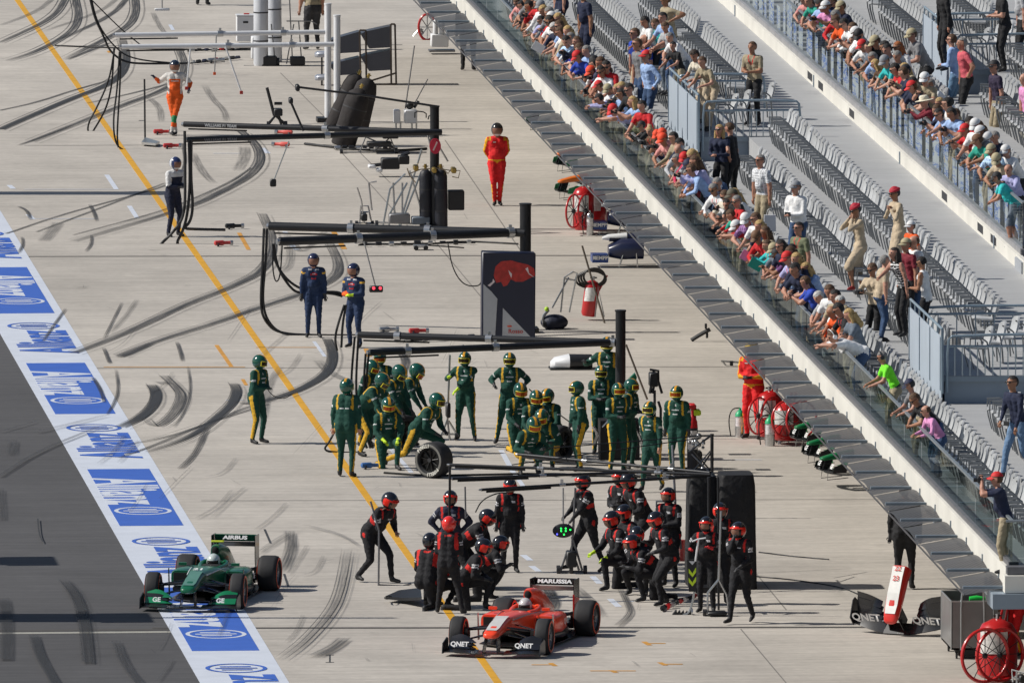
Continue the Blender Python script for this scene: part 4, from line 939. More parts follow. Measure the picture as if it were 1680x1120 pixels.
def wing_set(root, c1, c2, x0=2.35, halfw=.9, txt=None, zb=.085, ts=.09):
    """front wing: main plane, flaps, endplates, in car coordinates"""
    g = MB(); cm = mat(c1, .25, 0, .03, 3, coat=.5)
    for s in (1, -1):
        vs = []; N = 8
        for i in range(N+1):
            y = s*(.25+(halfw-.25)*i/N); dx = -.16*(i/N)**1.5; z = zb+.02*math.sin(i/N*3)
            vs += [(x0+.30+dx, y, z), (x0+.16+dx, y, z+.02), (x0+.02+dx*.6, y, z+.045)]
        fs = [(3*i+k, 3*i+k+1, 3*i+k+4, 3*i+k+3) for i in range(N) for k in (0, 1)]
        k0 = len(vs); v2 = [(a, b, c_-.018) for a, b, c_ in vs]; g.add(vs+v2, fs+[tuple(q+k0 for q in f[::-1]) for f in fs]+[(3*i, 3*i+3, 3*i+3+k0, 3*i+k0) for i in range(N)], carbon)
    g.box((x0+.2, 0, zb), (.22, .52, .02), carbon); g.build('main_plane', root, smooth=40)
    for s in (1, -1):
        g = MB()
        for e in range(3):
            vs = []; N = 7
            for i in range(N+1):
                t = i/N; y = s*(.33+e*.02+(halfw-.05-.33-e*.02)*t); zz = zb+.055+e*.045; lift = (.10+.02*e)*math.sin(min(1, t*1.6)*math.pi/2)
                xx = x0+.02-.085*e-.10*t; vs += [(xx+.05, y, zz+.01), (xx-.03, y, zz+lift*.55), (xx-.09, y, zz+lift)]
            fs = [(3*i+k, 3*i+k+1, 3*i+k+4, 3*i+k+3) for i in range(N) for k in (0, 1)]; k0 = len(vs)
            g.add(vs+[(a-.006, b, c_-.010) for a, b, c_ in vs], fs+[tuple(q+k0 for q in f[::-1]) for f in fs]+[(3*i+2, 3*i+5, 3*i+5+k0, 3*i+2+k0) for i in range(N)], cm if e != 1 else carbon)
        g.build('wing_flap', root, smooth=40)
        if txt:
            M = basis((x0+.03, s*.60, zb+.13), (0, 1, 0), (-.45, 0, .9)); M.translation += Vector((.07, 0, .01))
            text(txt, ts, 'white', M, root, bold=.03)
        g = MB(); y = s*halfw
        g.prism([(x0+.17, y, zb-.03), (x0+.12, y, zb+.16), (x0-.18, y, zb+.24), (x0-.26, y, zb+.20), (x0-.26, y, zb-.03)], (0, .016*s, 0), mat(c2, .3)); g.build('endplate', root)
def nose(root, c1, c2, c3=None, tip=2.62):
    g = MB(); g.loft([(tip, 0, .40, .07, .03), (tip-.03, 0, .405, .12, .05), (tip-.15, 0, .42, .145, .075), (tip-.45, 0, .47, .155, .1), (tip-.8, 0, .52, .155, .115), (tip-1.0, 0, .54, .17, .13)], mat(c1, .32, 0, .02, 3, coat=.35), 18, 3); g.build('nose', root, smooth=50)
    if c2:
        g = MB(); top = lambda x, z, w_: [(x, -w_, z), (x, w_, z)]
        P_ = []
        for x, z, w_ in ((tip-.14, .499, .10), (tip-.3, .528, .115), (tip-.5, .582, .118), (tip-.8, .640, .112), (tip-.98, .672, .12)): P_ += top(x, z+.002, w_)
        g.add(P_, [(2*i, 2*i+1, 2*i+3, 2*i+2) for i in range(4)], mat(c2, .35)); g.build('nose_panel', root)
    g = MB()
    for s in (1, -1): g.prism([(tip-.12, s*.10, .38), (tip-.02, s*.13, .1), (tip-.25, s*.13, .1), (tip-.36, s*.10, .40)], (0, .014*s, 0), carbon)
    g.build('nose_pylon', root)
def race_car(p_front, p_rear, body, body2, panel, ring, label, wingtxt, fwtxt, helmet, plate, lower=None, tcam=None, lettercol='white', num=None, endp=None, scalef=1.0, sidetxt='QNET'):
    A = at(*p_front); B = at(*p_rear)
    dxp = (p_rear[0]-p_front[0])/scl((p_front[1]+p_rear[1])/2); a = math.asin(max(-1, min(1, dxp/3.02)))
    h = TOCAM-a                                       # heading
    f = Vector((math.cos(h), math.sin(h), 0)); l = Vector((-math.sin(h), math.cos(h), 0))
    O = A-f*1.72*.93-l*.80*.93                                 # front wheel seen on the right of the picture is the car's left wheel
    root = empty('racing_car', (O.x, O.y, 0), h, label, 'racing car'); root.scale = (.93, .93, .93)
    bm = mat(body, .32, 0, .02, 2, coat=.35); b2 = mat(body2, .25, 0, .02, 2, coat=.5); lo = mat(lower or (.02, .02, .022), .3, 0, .1, 6)
    # monocoque
    g = MB(); g.loft([(1.66, 0, .54, .165, .125), (1.3, 0, .52, .22, .155), (.9, 0, .48, .27, .195), (.62, 0, .45, .30, .22), (.35, 0, .42, .33, .20), (-.3, 0, .40, .34, .22), (-.6, 0, .4, .3, .22)], bm, 20, 3.4); g.build('monocoque', root, smooth=45)
    g = MB(); g.loft([(1.6, 0, .44, .15, .06), (.9, 0, .34, .25, .12), (.3, 0, .28, .30, .12)], lo, 14, 3); g.build('keel', root, smooth=45)
    nose(root, body, panel); wing_set(root, fwtxt[1], fwtxt[2], txt=fwtxt[0])
    # cockpit rim, opening
    g = MB(); g.ell((.12, 0, .625), (.36, .215, .03), mat((.01, .01, .01), .9)); g.build('cockpit_opening', root, smooth=60)
    g = MB(); g.tube([(.42, .17, .60), (.1, .24, .61), (-.22, .22, .66), (-.3, 0, .68), (-.22, -.22, .66), (.1, -.24, .61), (.42, -.17, .60)], .05, bm, 8, 2); g.build('headrest', root, smooth=60)
    # airbox and engine cover
    g = MB(); g.loft([(-.20, 0, .865, .085, .095), (-.32, 0, .84, .115, .14), (-.6, 0, .72, .17, .24), (-1.0, 0, .62, .16, .26), (-1.5, 0, .50, .10, .20), (-1.95, 0, .42, .05, .1)], bm, 18, 2.4); g.build('engine_cover', root, smooth=50)
    g = MB(); g.prism([(-.45, -.007, .93), (-.62, -.007, .965), (-1.0, -.007, .88), (-1.85, -.007, .56), (-1.85, -.007, .45), (-.6, -.007, .7)], (0, .014, 0), b2); g.build('shark_fin', root)
    g = MB(); g.ell((-.19, 0, .868), (.04, .068, .076), mat((.004, .004, .004), .9)); g.build('air_intake', root, smooth=60)
    if tcam:
        g = MB(); g.box((-.42, 0, 1.02), (.06, .24, .03), tcam); g.box((-.42, 0, .985), (.04, .03, .05), carbon); g.build('camera_pod', root, bevel=.006)
    for s in (1, -1):
        g = MB(); g.loft([(.52, s*.50, .42, .20, .145), (.40, s*.50, .41, .225, .17), (.0, s*.49, .39, .245, .19), (-.6, s*.40, .36, .235, .19), (-1.1, s*.28, .31, .18, .15), (-1.6, s*.18, .27, .1, .1)], bm, 18, 3.6); g.build('sidepod', root, smooth=50)
        g = MB(); g.box((.525, s*.50, .425), (.012, .31, .2), mat((.006, .006, .006), .9)); g.build('radiator_inlet', root, bevel=.02)
        g = MB(); g.loft([(.5, s*.52, .22, .16, .06), (-.1, s*.55, .2, .17, .1), (-.9, s*.45, .17, .15, .1), (-1.4, s*.3, .15, .1, .08)], lo, 14, 3); g.build('undercut', root, smooth=50)
        g = MB(); g.prism([(.72, s*.70, .12), (.75, s*.70, .62), (.70, s*.70, .63), (.60, s*.70, .12)], (0, .012*s, 0), b2 if endp else carbon); g.build('turning_vane', root)
        g = MB(); g.cyl((.42, s*.28, .62), (.42, s*.46, .66), .008, carbon, n=5); g.box((.42, s*.50, .68), (.06, .15, .055), bm); g.build('mirror', root, bevel=.012)
    g = MB(); g.prism([(1.0, -.25, .04), (.7, -.68, .04), (-1.2, -.70, .04), (-1.85, -.5, .06), (-1.85, .5, .06), (-1.2, .70, .04), (.7, .68, .04), (1.0, .25, .04)], (0, 0, .02), carbon)
    g.box((-1.95, 0, .18), (.3, .9, .16), blackp); g.build('floor', root)
    for s in (1, -1):
        g = MB(); g.tube([(1.6, s*.185, .60), (1.1, s*.245, .62), (.6, s*.30, .63), (.3, s*.335, .60)], .012, mat(body2 if not tcam else (.75, .78, .78), .4), 5, 1); g.build('pinstripe', root)
        text(sidetxt, .10, 'white', basis((-.15, s*.742, .42), (-s*1, 0, 0), (0, 0, 1)), root, bold=.02)
        g = MB(); g.box((.545, s*.50, .30), (.012, .34, .02), mat((.7, .68, .66), .4)); g.build('inlet_lip', root)
    # wheels
    for s in (1, -1):
        for x, tr, w_ in ((1.72, .80, .255), (-1.52, .775, .36)):
            wr = empty('wheel', (x, s*tr, .328)); wr.parent = root; tyre_parts(wr, .33, w_, ring)
            wr.rotation_euler = (0, 0, R(3) if x > 0 else 0)
            g = MB(); y0 = s*(.18 if x > 0 else .12); y1 = s*(tr-w_/2+.02)
            zc = .5 if x > 0 else .36
            for dx, dz0, dz1 in ((.28, 0, .1), (-.28, 0, .1), (.22, -.14, -.1), (-.26, -.14, -.1), (.02, -.05, .08)):
                g.cyl((x+dx, y0, zc+dz0), (x+.02, y1, .33+dz1), .014, carbon, n=6)
            g.build('suspension_arm', root)
            g = MB(); g.cyl((x, s*(tr-w_/2-.05), .33), (x, s*(tr-w_/2+.06), .33), .14, blackp, n=14); g.box((x+.12, s*(tr-w_/2-.05), .33), (.14, .07, .24), blackp); g.build('brake_duct', root)
    # rear wing
    g = MB(); wm = mat(plate, .25, 0, .02, 3, coat=.5)
    for z, x, dz, m_, tilt in ((.80, -2.12, .14, b2 if endp else carbon, 40), (.905, -2.22, .15, wm, 62)):
        ro = Matrix.Rotation(R(90-tilt), 3, 'Y'); g.box((x, 0, z), (.02, .80, dz), m_, ro)
    g.build('rear_wing', root, bevel=.005)
    for s in (1, -1):
        g = MB(); g.prism([(-1.98, s*.405, .50), (-1.96, s*.405, .97), (-2.36, s*.405, .97), (-2.36, s*.405, .45), (-2.2, s*.405, .22), (-2.05, s*.405, .22)], (0, .014*s, 0), carbon); g.build('wing_endplate', root)
        if endp:
            g = MB(); g.prism([(-1.975, s*.424, .26), (-1.975, s*.424, .66), (-2.33, s*.424, .60), (-2.18, s*.424, .26)], (0, .004*s, 0), mat(endp, .3)); g.build('endplate_panel', root)
            g = MB(); g.span((-1.975, s*.405-.01, .3), (-1.955, s*.405+.02, .70), mat(endp, .3)); g.build('endplate_edge', root)
    text(wingtxt, .075, lettercol, basis((-2.165, 0, .915), (0, 1, 0), (-.47, 0, .88)), root, bold=.045, stretch=1.35)
    if num: text(num, .15, 'white', basis((1.45, 0, .695), (0, 1, 0), (-.99, 0, .12)), root, bold=.03)
    # nose lettering blocks
    for i in range(4): text(('chilton' if False else 'IIIIIII')[:7-i], .018, (.5, .5, .52), basis((2.1-.12*i, 0, .573+.021*i), (0, 1, 0), (-.98, 0, .2)), root, stretch=1.4)
    # driver: one continuous torso and head with helmet
    jn = {}
    me, j, sc = make_body(PO(pelvis=(0, 0, .9), lean=-25, curl=12, look=(5, 0), handL='front', handR='front'), dict(skin=SKIN[0], top=helmet[3], bottom='dark', glove='dark'), 1.72)
    Z = j['hc'].z*sc; X = j['hc'].x*sc
    d = bpy.data.objects.new('person', me); S.collection.objects.link(d)
    # keep only what is above the seat: head, shoulders and arms
    import bmesh
    bmm = bmesh.new(); bmm.from_mesh(me); bmesh.ops.delete(bmm, geom=[v for v in bmm.verts if v.co.z < Z-.42 or v.co.x > X+.32 or abs(v.co.y) > .185], context='VERTS'); bmm.to_mesh(me); bmm.free()
    Mw = Matrix.Translation(O) @ Matrix.Rotation(h, 4, 'Z') @ Matrix.Translation((-.02-X, 0, .70-Z)); d.matrix_world = Mw @ Matrix.Diagonal((.95, .95, .95, 1))
    headgear(d, j, sc, helmet[0], helmet[1], helmet[2]); tag(d, helmet[4], 'person')
    return root
num_c = (.1, .1, .1)
race_car((893, 1073), (966, 1043), (.95, .07, .02), (.42, .4, .38), (.62, .6, .58), (.75, .08, .02), 'red and black single-seater racing car leaving its pit box toward the camera', 'MARUSSIA', ('QNET', (.015, .015, .018), (.02, .02, .022)),
         ('helmet', (.6, .58, .58), (.04, .04, .06), (.3, .02, .02), 'driver with white and dark helmet in the cockpit of the red racing car'), (.015, .015, .018), endp=(.55, .02, .02))
race_car((391, 998), (441, 969), (.005, .12, .055), (.02, .2, .1), (.10, .24, .19), (.7, .09, .03), 'green single-seater racing car driving over the painted blue and white strip', 'AIRBUS', ('GE', (.01, .2, .08), (.02, .02, .022)),
         ('helmet', (.55, .62, .6), (.02, .25, .12), (.02, .2, .1), 'driver with white and green helmet in the cockpit of the green racing car'), (.01, .12, .06), tcam=mat((.75, .85, .05), .5), num='21', sidetxt='GE')
# ================= crews in the lane =================
GREEN = (.003, .055, .038)
def crew(px, py, a, pose, team, label, top=None, H=None, gear=None, grp=None, over=None, ext=(), **kw):
    g = at(px, py)
    if H is None: H = max(1.62, min(1.9, (py-top)/scl(py)/1.045)) if top else 1.78
    p = dict(POSE[pose] if isinstance(pose, str) else pose); p.update(over or {})
    T = dict(green=dict(top=GREEN, bottom=GREEN, style='green', glove='dark', skin=(.03, .06, .04)), black=dict(top=(.008, .008, .011), bottom=(.008, .008, .011), style='black', glove='dark', skin=(.3, .14, .1)),
             red=dict(top=(.68, .012, .015), bottom=(.68, .012, .015), style='red'), bull=dict(top=(.012, .03, .085), bottom=(.012, .03, .085), style='bull', glove='dark'), orange=dict(top='white', bottom='orange', style='orange', glove='navy'),
             wnavy=dict(top=(.012, .016, .04), bottom=(.012, .016, .04), style='wnavy', glove='dark'), plain=dict(top='khaki', bottom='dark', sleeve='short'), dark=dict(top='black', bottom='black', glove='dark'))[team]
    T = dict(T); T.update(kw.pop('cols', {}))
    gd = gear or dict(green=('helmet_green', (.005, .075, .05), (.7, .34, .03)), black=('helmet_black', (.012, .012, .016), (.85, .03, .015)), red=('helmet_open', (.02, .02, .02), (.7, .7, .7)), bull=('helmet_open', (.02, .025, .07), (.03, .02, .04)),
            orange=('helmet_open', (.02, .03, .05), (.6, .6, .6)), wnavy=('helmet_open', (.02, .03, .1), (.6, .6, .6)), plain=('hair', 'brown'), dark=('hair', 'dark'))[team]
    return person((g.x, g.y, 0), TOCAM+R(a), p, T, H, gd, label, grp, ext, kw.pop('bulk', 1.28), voxel=.021)
GG = 'green and gold pit crew'; BG = 'black and red pit crew'
crew(421, 727, 55, 'front', 'green', 'green crew member alone left of the yellow line holding a thin rope', 578, grp=GG, over=dict(look=(5, 10)), cols=dict(glove=None))
crew(567, 782, 165, 'stand', 'green', 'green crew member with his back turned at the yellow line beside the hanging hoses', 617, grp=GG, cols=dict(glove=None, skin=SKIN[1]))
crew(764, 722, -12, 'stand', 'green', 'green crew member gripping the tall jack pole with yellow gloves', 573, grp=GG, cols=dict(glove='neon'), over=dict(handR=(.22, -.30, 1.32), handL=(.3, -.16, 1.02), footL=(.05, .2, .08), footR=(-.05, -.17, .08)))
crew(836, 727, 0, 'stand', 'green', 'green crew member standing with both fists raised beside the crouching group', 574, grp=GG, over=dict(handL=(.16, .3, 1.18), handR=(.16, -.3, 1.18), footL=(.05, .14, .08), footR=(.0, -.26, .08)))
crew(997, 706, -8, 'stand', 'green', 'green crew member with one arm raised directly left of the thick black boom post', 548, grp=GG, over=dict(handR=(.25, -.42, 1.36)))
crew(952, 772, -70, 'stand', 'green', 'green crew member facing left in front of the black rack', 637, grp=GG, over=dict(handL=(.12, .2, .86), handR=(.16, -.2, .86)))
crew(986, 745, 0, 'front', 'green', 'green crew member facing forward behind the one facing left at the rack', 622, grp=GG)
crew(1030, 768, 62, 'front', 'green', 'green crew member turned right behind the rack of panels', 637, grp=GG)
crew(1070, 806, -28, 'walk', 'green', 'green crew member stepping over the low boom with an orange visor', 656, grp=GG, over=dict(handL=(.2, .26, .85), handR=(-.1, -.2, .9)), cols=dict(glove=None, skin=SKIN[1]))
crew(1112, 780, -18, 'stand', 'green', 'tall green crew member rightmost of his team beside the red reel tower', 630, grp=GG)
crew(624, 720, -5, 'front', 'green', 'green crew member standing behind the kneeling ones under the boom end', 572, grp=GG)
crew(598, 732, 50, 'stand', 'green', 'green crew member bowed behind the hanging hoses', 598, grp=GG, over=dict(lean=16, look=(25, 0)))
crew(638, 742, 55, 'bend', 'green', 'green crew member bending over the tyre, leftmost of the bending pair', H=1.8, grp=GG, over=dict(lean=24, curl=14, pelvis=(-.1, 0, .86)))
crew(660, 732, 70, 'bend', 'green', 'green crew member bending over the tyre, rightmost of the bending pair', H=1.76, grp=GG, over=dict(lean=30, curl=14, pelvis=(-.1, 0, .84)))
crew(634, 768, 12, 'kneel', 'green', 'green crew member kneeling with an orange visor and lime gloves', H=1.78, grp=GG, cols=dict(glove='neon'))
crew(686, 764, 58, 'kneel2', 'green', 'green crew member lunging to steady a white-lettered tyre', H=1.78, grp=GG, over=dict(pelvis=(0, 0, .66), lean=30, handL=(.52, .1, .66), handR=(.5, -.12, .62), footL=(.22, .14, .08), footR=(-.62, -.12, .1), kneeR=(1, 0, -.6)))
crew(850, 742, 15, 'kneel', 'green', 'green crew member kneeling at the back of the crouching group', H=1.76, grp=GG)
crew(877, 752, 10, 'kneel', 'green', 'green crew member kneeling second from left at the fitted tyre', H=1.72, grp=GG)
crew(866, 778, 20, 'crouch', 'green', 'green crew member crouching lowest of the group with an orange visor', H=1.78, grp=GG)
crew(896, 768, -15, 'crouch', 'green', 'green crew member crouching with a tyre against his back', H=1.84, grp=GG)
crew(617, 955, 50, 'bentwalk', 'black', 'black suited crew member walking bent with a long pole left of the yellow line', H=1.8, grp=BG, over=dict(handR=(.24, -.12, 1.2), handL=(.34, .14, .88)), cols=dict(glove=None))
crew(739, 966, 0, 'hips', 'black', 'navy suited crew member with arms akimbo behind the red helmet', 799, grp=BG, cols=dict(top=(.016, .02, .045)))
crew(735, 1007, 168, 'front', 'black', 'crew member with bright red helmet and red-trimmed back beside the red car', 843, grp=BG, gear=('helmet_black', (.8, .03, .02), (.8, .03, .02)), cols=dict(backlogo=1), over=dict(footL=(.1, .22, .08), footR=(-.05, -.28, .08)))
crew(700, 998, 160, 'kneel', 'black', 'crew member squatting with a red-edged back panel left of the red helmet', H=1.74, grp=BG, cols=dict(backlogo=1))
crew(766, 978, 75, 'bend', 'black', 'black suited crew member leaning right over the smoking tyre', H=1.78, grp=BG, over=dict(lean=34, pelvis=(-.1, 0, .86)))
crew(764, 1000, 80, 'kneel', 'black', 'black suited crew member kneeling low at the smoking tyre', H=1.76, grp=BG, over=dict(lean=30))
crew(836, 938, 5, 'stand', 'black', 'black suited crew member standing upright alone, arms hanging, beyond the red car', 788, grp=BG, over=dict(look=(22, 0)))
crew(965, 938, -62, 'walk', 'black', 'black suited crew member pushing a jack to the left', 772, grp=BG, over=dict(handR=(.42, -.1, 1.05), handL=(.4, .05, .95), footL=(-.3, .1, .08), footR=(.38, -.1, .08)))
crew(1020, 925, -35, 'front', 'black', 'black suited crew member hidden behind the booms farthest back', 785, grp=BG)
crew(1048, 932, -58, 'bentwalk', 'black', 'black suited crew member bending left over a kneeling colleague', H=1.84, grp=BG, over=dict(lean=20))
crew(1018, 966, -62, 'kneel', 'black', 'black suited crew member kneeling with a wheel gun and lime glove', H=1.84, grp=BG, cols=dict(glove='neon'), over=dict(handR=(.46, -.14, .62)))
crew(1048, 975, -12, 'crouch', 'black', 'black suited crew member crouching with hands at the chin', H=1.8, grp=BG, over=dict(handL='chin', handR='chin', lean=18))
crew(1068, 985, -70, 'kneel2', 'black', 'black suited crew member on one knee behind the one with the yellow cloth', H=1.76, grp=BG)
crew(1090, 992, -62, 'bentwalk', 'black', 'black suited crew member leaning left with a yellow cloth at the hip', H=1.74, grp=BG, over=dict(lean=17, footL=(.12, .12, .08), footR=(-.12, -.12, .08)))
crew(1160, 1004, -12, 'front', 'black', 'black suited crew member holding the chevron sign by its handle', 850, grp=BG, cols=dict(glove='red'), over=dict(handL=(.3, .12, 1.26), handR=(.3, -.26, 1.22)))
crew(1180, 990, 10, 'stand', 'black', 'black suited crew member behind the chevron sign holder, red shoulder showing', H=1.72, grp=BG)
crew(1216, 1022, -28, 'walk', 'black', 'black suited crew member rightmost, striding with a hand at his throat', 850, grp=BG, over=dict(handR='chin', handL=(.28, .1, 1.02)))
crew(722, 996, 140, 'crouch', 'black', 'black suited crew member crouched just left of the smoking tyre group', H=1.76, grp=BG)
crew(790, 985, 100, 'kneel2', 'black', 'black suited crew member kneeling rightmost at the smoking tyre', H=1.7, grp=BG)
crew(1036, 952, -50, 'kneel', 'black', 'black suited crew member kneeling deep inside the right cluster', H=1.8, grp=BG)
crew(1100, 962, -30, 'front', 'black', 'black suited crew member in the gap behind the leaning colleague', H=1.7, grp=BG)
crew(608, 748, 60, 'bend', 'green', 'green crew member stooping between the turned back and the kneeler', H=1.76, grp=GG, over=dict(lean=30))
crew(905, 748, -30, 'kneel', 'green', 'green crew member kneeling behind the leaning tyre', H=1.7, grp=GG)
crew(1012, 775, 20, 'front', 'green', 'green crew member between the rack and the one turned right', H=1.62, grp=GG)
crew(287, 222, 0, 'hip1', 'orange', 'marshal-like crew member in white and orange overalls leaning on a pole', 106, over=dict(handR=(.1, -.5, 1.42), handL=(.15, .34, 1.12), footL=(.1, -.08, .08), footR=(-.05, .02, .08)))
crew(284, 388, 42, 'front', 'wnavy', 'crew member in navy trousers and white top beside the thick black hoses', 254)
crew(815, 337, 4, 'back', 'red', 'crew member in red and yellow overalls standing with hands behind his back', 198, over=dict(handL=(-.15, .12, .98), handR=(-.15, -.12, .98)))
crew(514, 553, 4, 'stand', 'bull', 'crew member in dark blue suit and shiny blue helmet, arms hanging', 415)
crew(583, 570, -28, 'front', 'bull', 'crew member in dark blue suit with one bright orange sleeve', 434, cols=dict(cuff=1, glove='neon'))
crew(1236, 719, -25, 'front', 'red', 'fire crew member in red overalls under the awning beside gas bottles', H=1.8, gear=('helmet_open', (.75, .5, .03), (.6, .6, .6)), cols=dict(glove='dark'))
crew(513, 82, 200, 'stand', 'plain', 'man in short-sleeved khaki shirt and black trousers behind the white posts', H=1.8, over=dict(handL=(.1, .28, .9)))
crew(332, 9, 170, 'stand', 'dark', 'person in dark trousers cut off by the top edge left of the white posts')
crew(768, 116, 180, 'stand', 'dark', 'person in black mostly hidden behind the awning near the red reel')
crew(1484, 966, 175, 'stand', 'dark', 'person in black under the awning behind the red and white nose cone', H=1.82)
crew(1668, 1075, -60, 'front', 'red', 'fire crew member in red and yellow cut off by the right edge', H=1.5, over=dict(lean=35))
crew(1640, 1010, -10, 'front', 'dark', 'person in black with lime gloves in the shade under the deck corner', H=1.6, cols=dict(glove='lime'))
# ================= equipment =================
blk = mat((.016, .017, .02), .45, .1, .1, 8); hosem = mat((.012, .012, .013), .5); stl = mat((.5, .51, .52), .3, .8); chrome = mat((.62, .62, .63), .2, .9); wht = mat((.72, .73, .75), .4, 0, .04, 4)
def thing(name, label, cat, px, py, group=None, rz=0):
    b = at(px, py); return empty(name, (b.x, b.y, 0), 0, label, cat, group), b
def part(g, name, root, smooth=45, **k): return adopt(g.build(name, smooth=smooth, **k), root)
def UPt(B): return lambda px, py: upto(px, py, B)
def hose(name, label, pts, r=.022, z=None, base=None, m=None, group='air hoses', smooth=3, n=6):
    """pts in pixels, either on the ground (z) or in the camera-facing plane above base"""
    P_ = []
    for q in pts:
        if len(q) == 3: P_.append(at(q[0], q[1], q[2]))
        elif base is not None: P_.append(upto(q[0], q[1], base))
        else: P_.append(at(q[0], q[1], z or r))
    g = MB(); g.tube(P_, r, m or hosem, n, smooth); o = g.build(name, smooth=60); tag(o, label, name.replace('_', ' '), group); return o
def gantry(label, posts, booms, pr, m, br, rings=(), lettering=None):
    root = None
    for i, (x, yb, yt) in enumerate(posts):
        if root is None: root, B0 = thing('boom_gantry', label, 'gantry', x, yb)
        B = at(x, yb); T = upto(x, yt, B); T.x, T.y = B.x, B.y
        g = MB(); g.cyl(B, T, pr, m, n=14); g.cyl(T, T+Vector((0, 0, .03)), pr*1.12, m, n=14); g.box((B.x, B.y, .05), (.5, .5, .1), blk); part(g, 'post', root)
    for (x0, y0, x1, y1, z) in booms:
        a = at(x0, y0, z); b = at(x1, y1, z); g = MB(); g.cyl(a, b, br, m, n=12); g.cyl(a-(b-a).normalized()*.05, a, br*.7, stl, n=10); part(g, 'boom', root)
        d = (b-a).normalized(); g = MB(); g.cyl(a+Vector((0, 0, -br*1.6))+d*.1, a+Vector((0, 0, -br*1.6))+d*1.4, .018, hosem, n=6); part(g, 'hose_clip', root)
        for t in rings: p = a+(b-a)*t; g = MB(); g.cyl(p-d*.06, p+d*.06, br*1.25, stl, n=12); g.box(p+Vector((0, 0, br+.03)), (.05, .05, .08), stl); part(g, 'clamp', root)
    if lettering:
        for s_, x, y, z, bi, col, sz in lettering:
            p = at(x, y, z)-Vector((FWD.x, FWD.y, 0))*(br+.004); x0, y0, x1, y1, zz = booms[bi]; d = (at(x1, y1, zz)-at(x0, y0, zz)).normalized()
            adopt(text(s_, sz, col, basis(p, d, (0, 0, 1)), bold=.03), root)
    return root
gantry('white twin-post boom gantry above the orange crew member', [(538, 200, 8), (553, 212, 27)], [(189, 58, 533, 53, 2.0), (200, 77, 548, 73, 2.0)], .075, wht, .055, (.5, .8))
gantry('black boom gantry with white team lettering on two long booms', [(713, 376, 176)], [(302, 204, 724, 217, 2.1), (306, 229, 724, 217, 2.1)], .095, blk, .06, (.55,), [('WILLIAMS F1 TEAM', 362, 206, 2.1, 0, 'lgrey', .06), ('WILLIAMS F1 TEAM', 362, 229, 2.1, 1, 'grey', .06)])
gantry('black boom gantry with steel clamps left of the bull banner', [(862, 545, 336)], [(442, 371, 862, 382, 1.97), (458, 396, 862, 381, 1.97)], .11, blk, .085, (.32, .62, .94))
gantry('black boom gantry whose booms end above the green crew', [(1018, 715, 511)], [(588, 549, 1018, 562, 1.75), (606, 578, 1018, 561, 1.75)], .095, blk, .065, (.15, .5, .97))
gantry('low lattice boom gantry above the black and red crew', [(1163, 970, 785), (1168, 850, 714)], [(738, 762, 1165, 778, 2.02), (742, 785, 1165, 770, 2.0), (790, 803, 1165, 780, 1.95), (850, 745, 1165, 775, 2.05)], .03, blk, .026, (.35, .8))
def wires(root, L_, r=.006, m=None):
    for (x0, y0, z0, x1, y1, z1) in L_:
        g = MB(); g.cyl(at(x0, y0, z0), at(x1, y1, z1), r, m or stl, n=4); part(g, 'stay_wire', root)
rt, _ = thing('lattice_frame', 'small black lattice bracket right of the low boom gantry', 'bracket', 1165, 850)
wires(rt, [(900, 735, 2.1, 1145, 715, 2.3), (840, 762, 2.0, 1150, 718, 2.3), (1135, 745, 2.2, 1165, 775, 2.0), (1130, 742, 2.2, 1165, 714, 2.4), (1135, 775, 2.0, 1165, 740, 2.2)], .012, blk)
g = MB(); B = at(1168, 850)
for a_, b_ in (((1130, 715), (1168, 714)), ((1168, 714), (1168, 775)), ((1130, 740), (1168, 714)), ((1145, 775), (1168, 740)), ((1135, 735), (1168, 775))): g.cyl(upto(*a_, B), upto(*b_, B), .016, blk, n=6)
part(g, 'lattice', rt); g = MB()
for k in range(14): g = MB(); p = upto(1142+RN.uniform(-12, 14), 722+RN.uniform(-9, 12), B); g.ell(p, RN.uniform(.03, .055), stl if k % 2 else mat('grey', .3, .6), None, 8, 5); part(g, 'valve', rt)
for k in range(12): g = MB(); p = upto(1150+RN.uniform(-16, 22), 778+RN.uniform(-10, 12), B); g.ell(p, RN.uniform(.03, .055), stl if k % 2 else blk, None, 8, 5); part(g, 'valve', rt)
# hanging hoses
B = at(188, 215)
hose('air_hose', 'black hose looping left from the white boom end, outer strand', [(188, 80), (180, 130), (160, 175), (143, 205), (146, 224), (175, 224), (235, 224)], base=B, r=.02)
hose('air_hose', 'black hose looping left from the white boom end, inner strand', [(187, 80), (184, 140), (174, 180), (155, 212), (146, 226), (190, 228), (235, 228)], base=B, r=.02)
B = at(192, 245)
hose('air_hose', 'black hose hanging straight from the white boom end, left strand', [(196, 85), (192, 150), (186, 190), (187, 225), (195, 245), (225, 251), (262, 248)], base=B, r=.02)
hose('air_hose', 'black hose hanging straight from the white boom end, right strand', [(198, 85), (197, 140), (194, 185), (192, 225), (194, 242)], base=B, r=.02)
B = at(215, 130)
hose('air_hose', 'thick black hose sweeping down from the top edge to the white boom', [(147, -5), (155, 30), (170, 60), (180, 85), (205, 103), (240, 105), (310, 104)], base=B, r=.025)
hose('air_hose', 'thin black hose from the top edge behind the white boom end', [(149, -5), (160, 40), (185, 75), (215, 98), (300, 105)], base=B, r=.018)
hose('air_hose', 'thin straight hose from the top edge crossing toward the white boom', [(150, 0), (200, 50), (232, 75)], base=B, r=.015)
B = at(316, 400)
hose('air_hose', 'thick black hose hanging at the lettered boom end, left strand', [(303, 215), (304, 300), (303, 350), (290, 375), (262, 402), (259, 408), (300, 408), (345, 404)], base=B, r=.03)
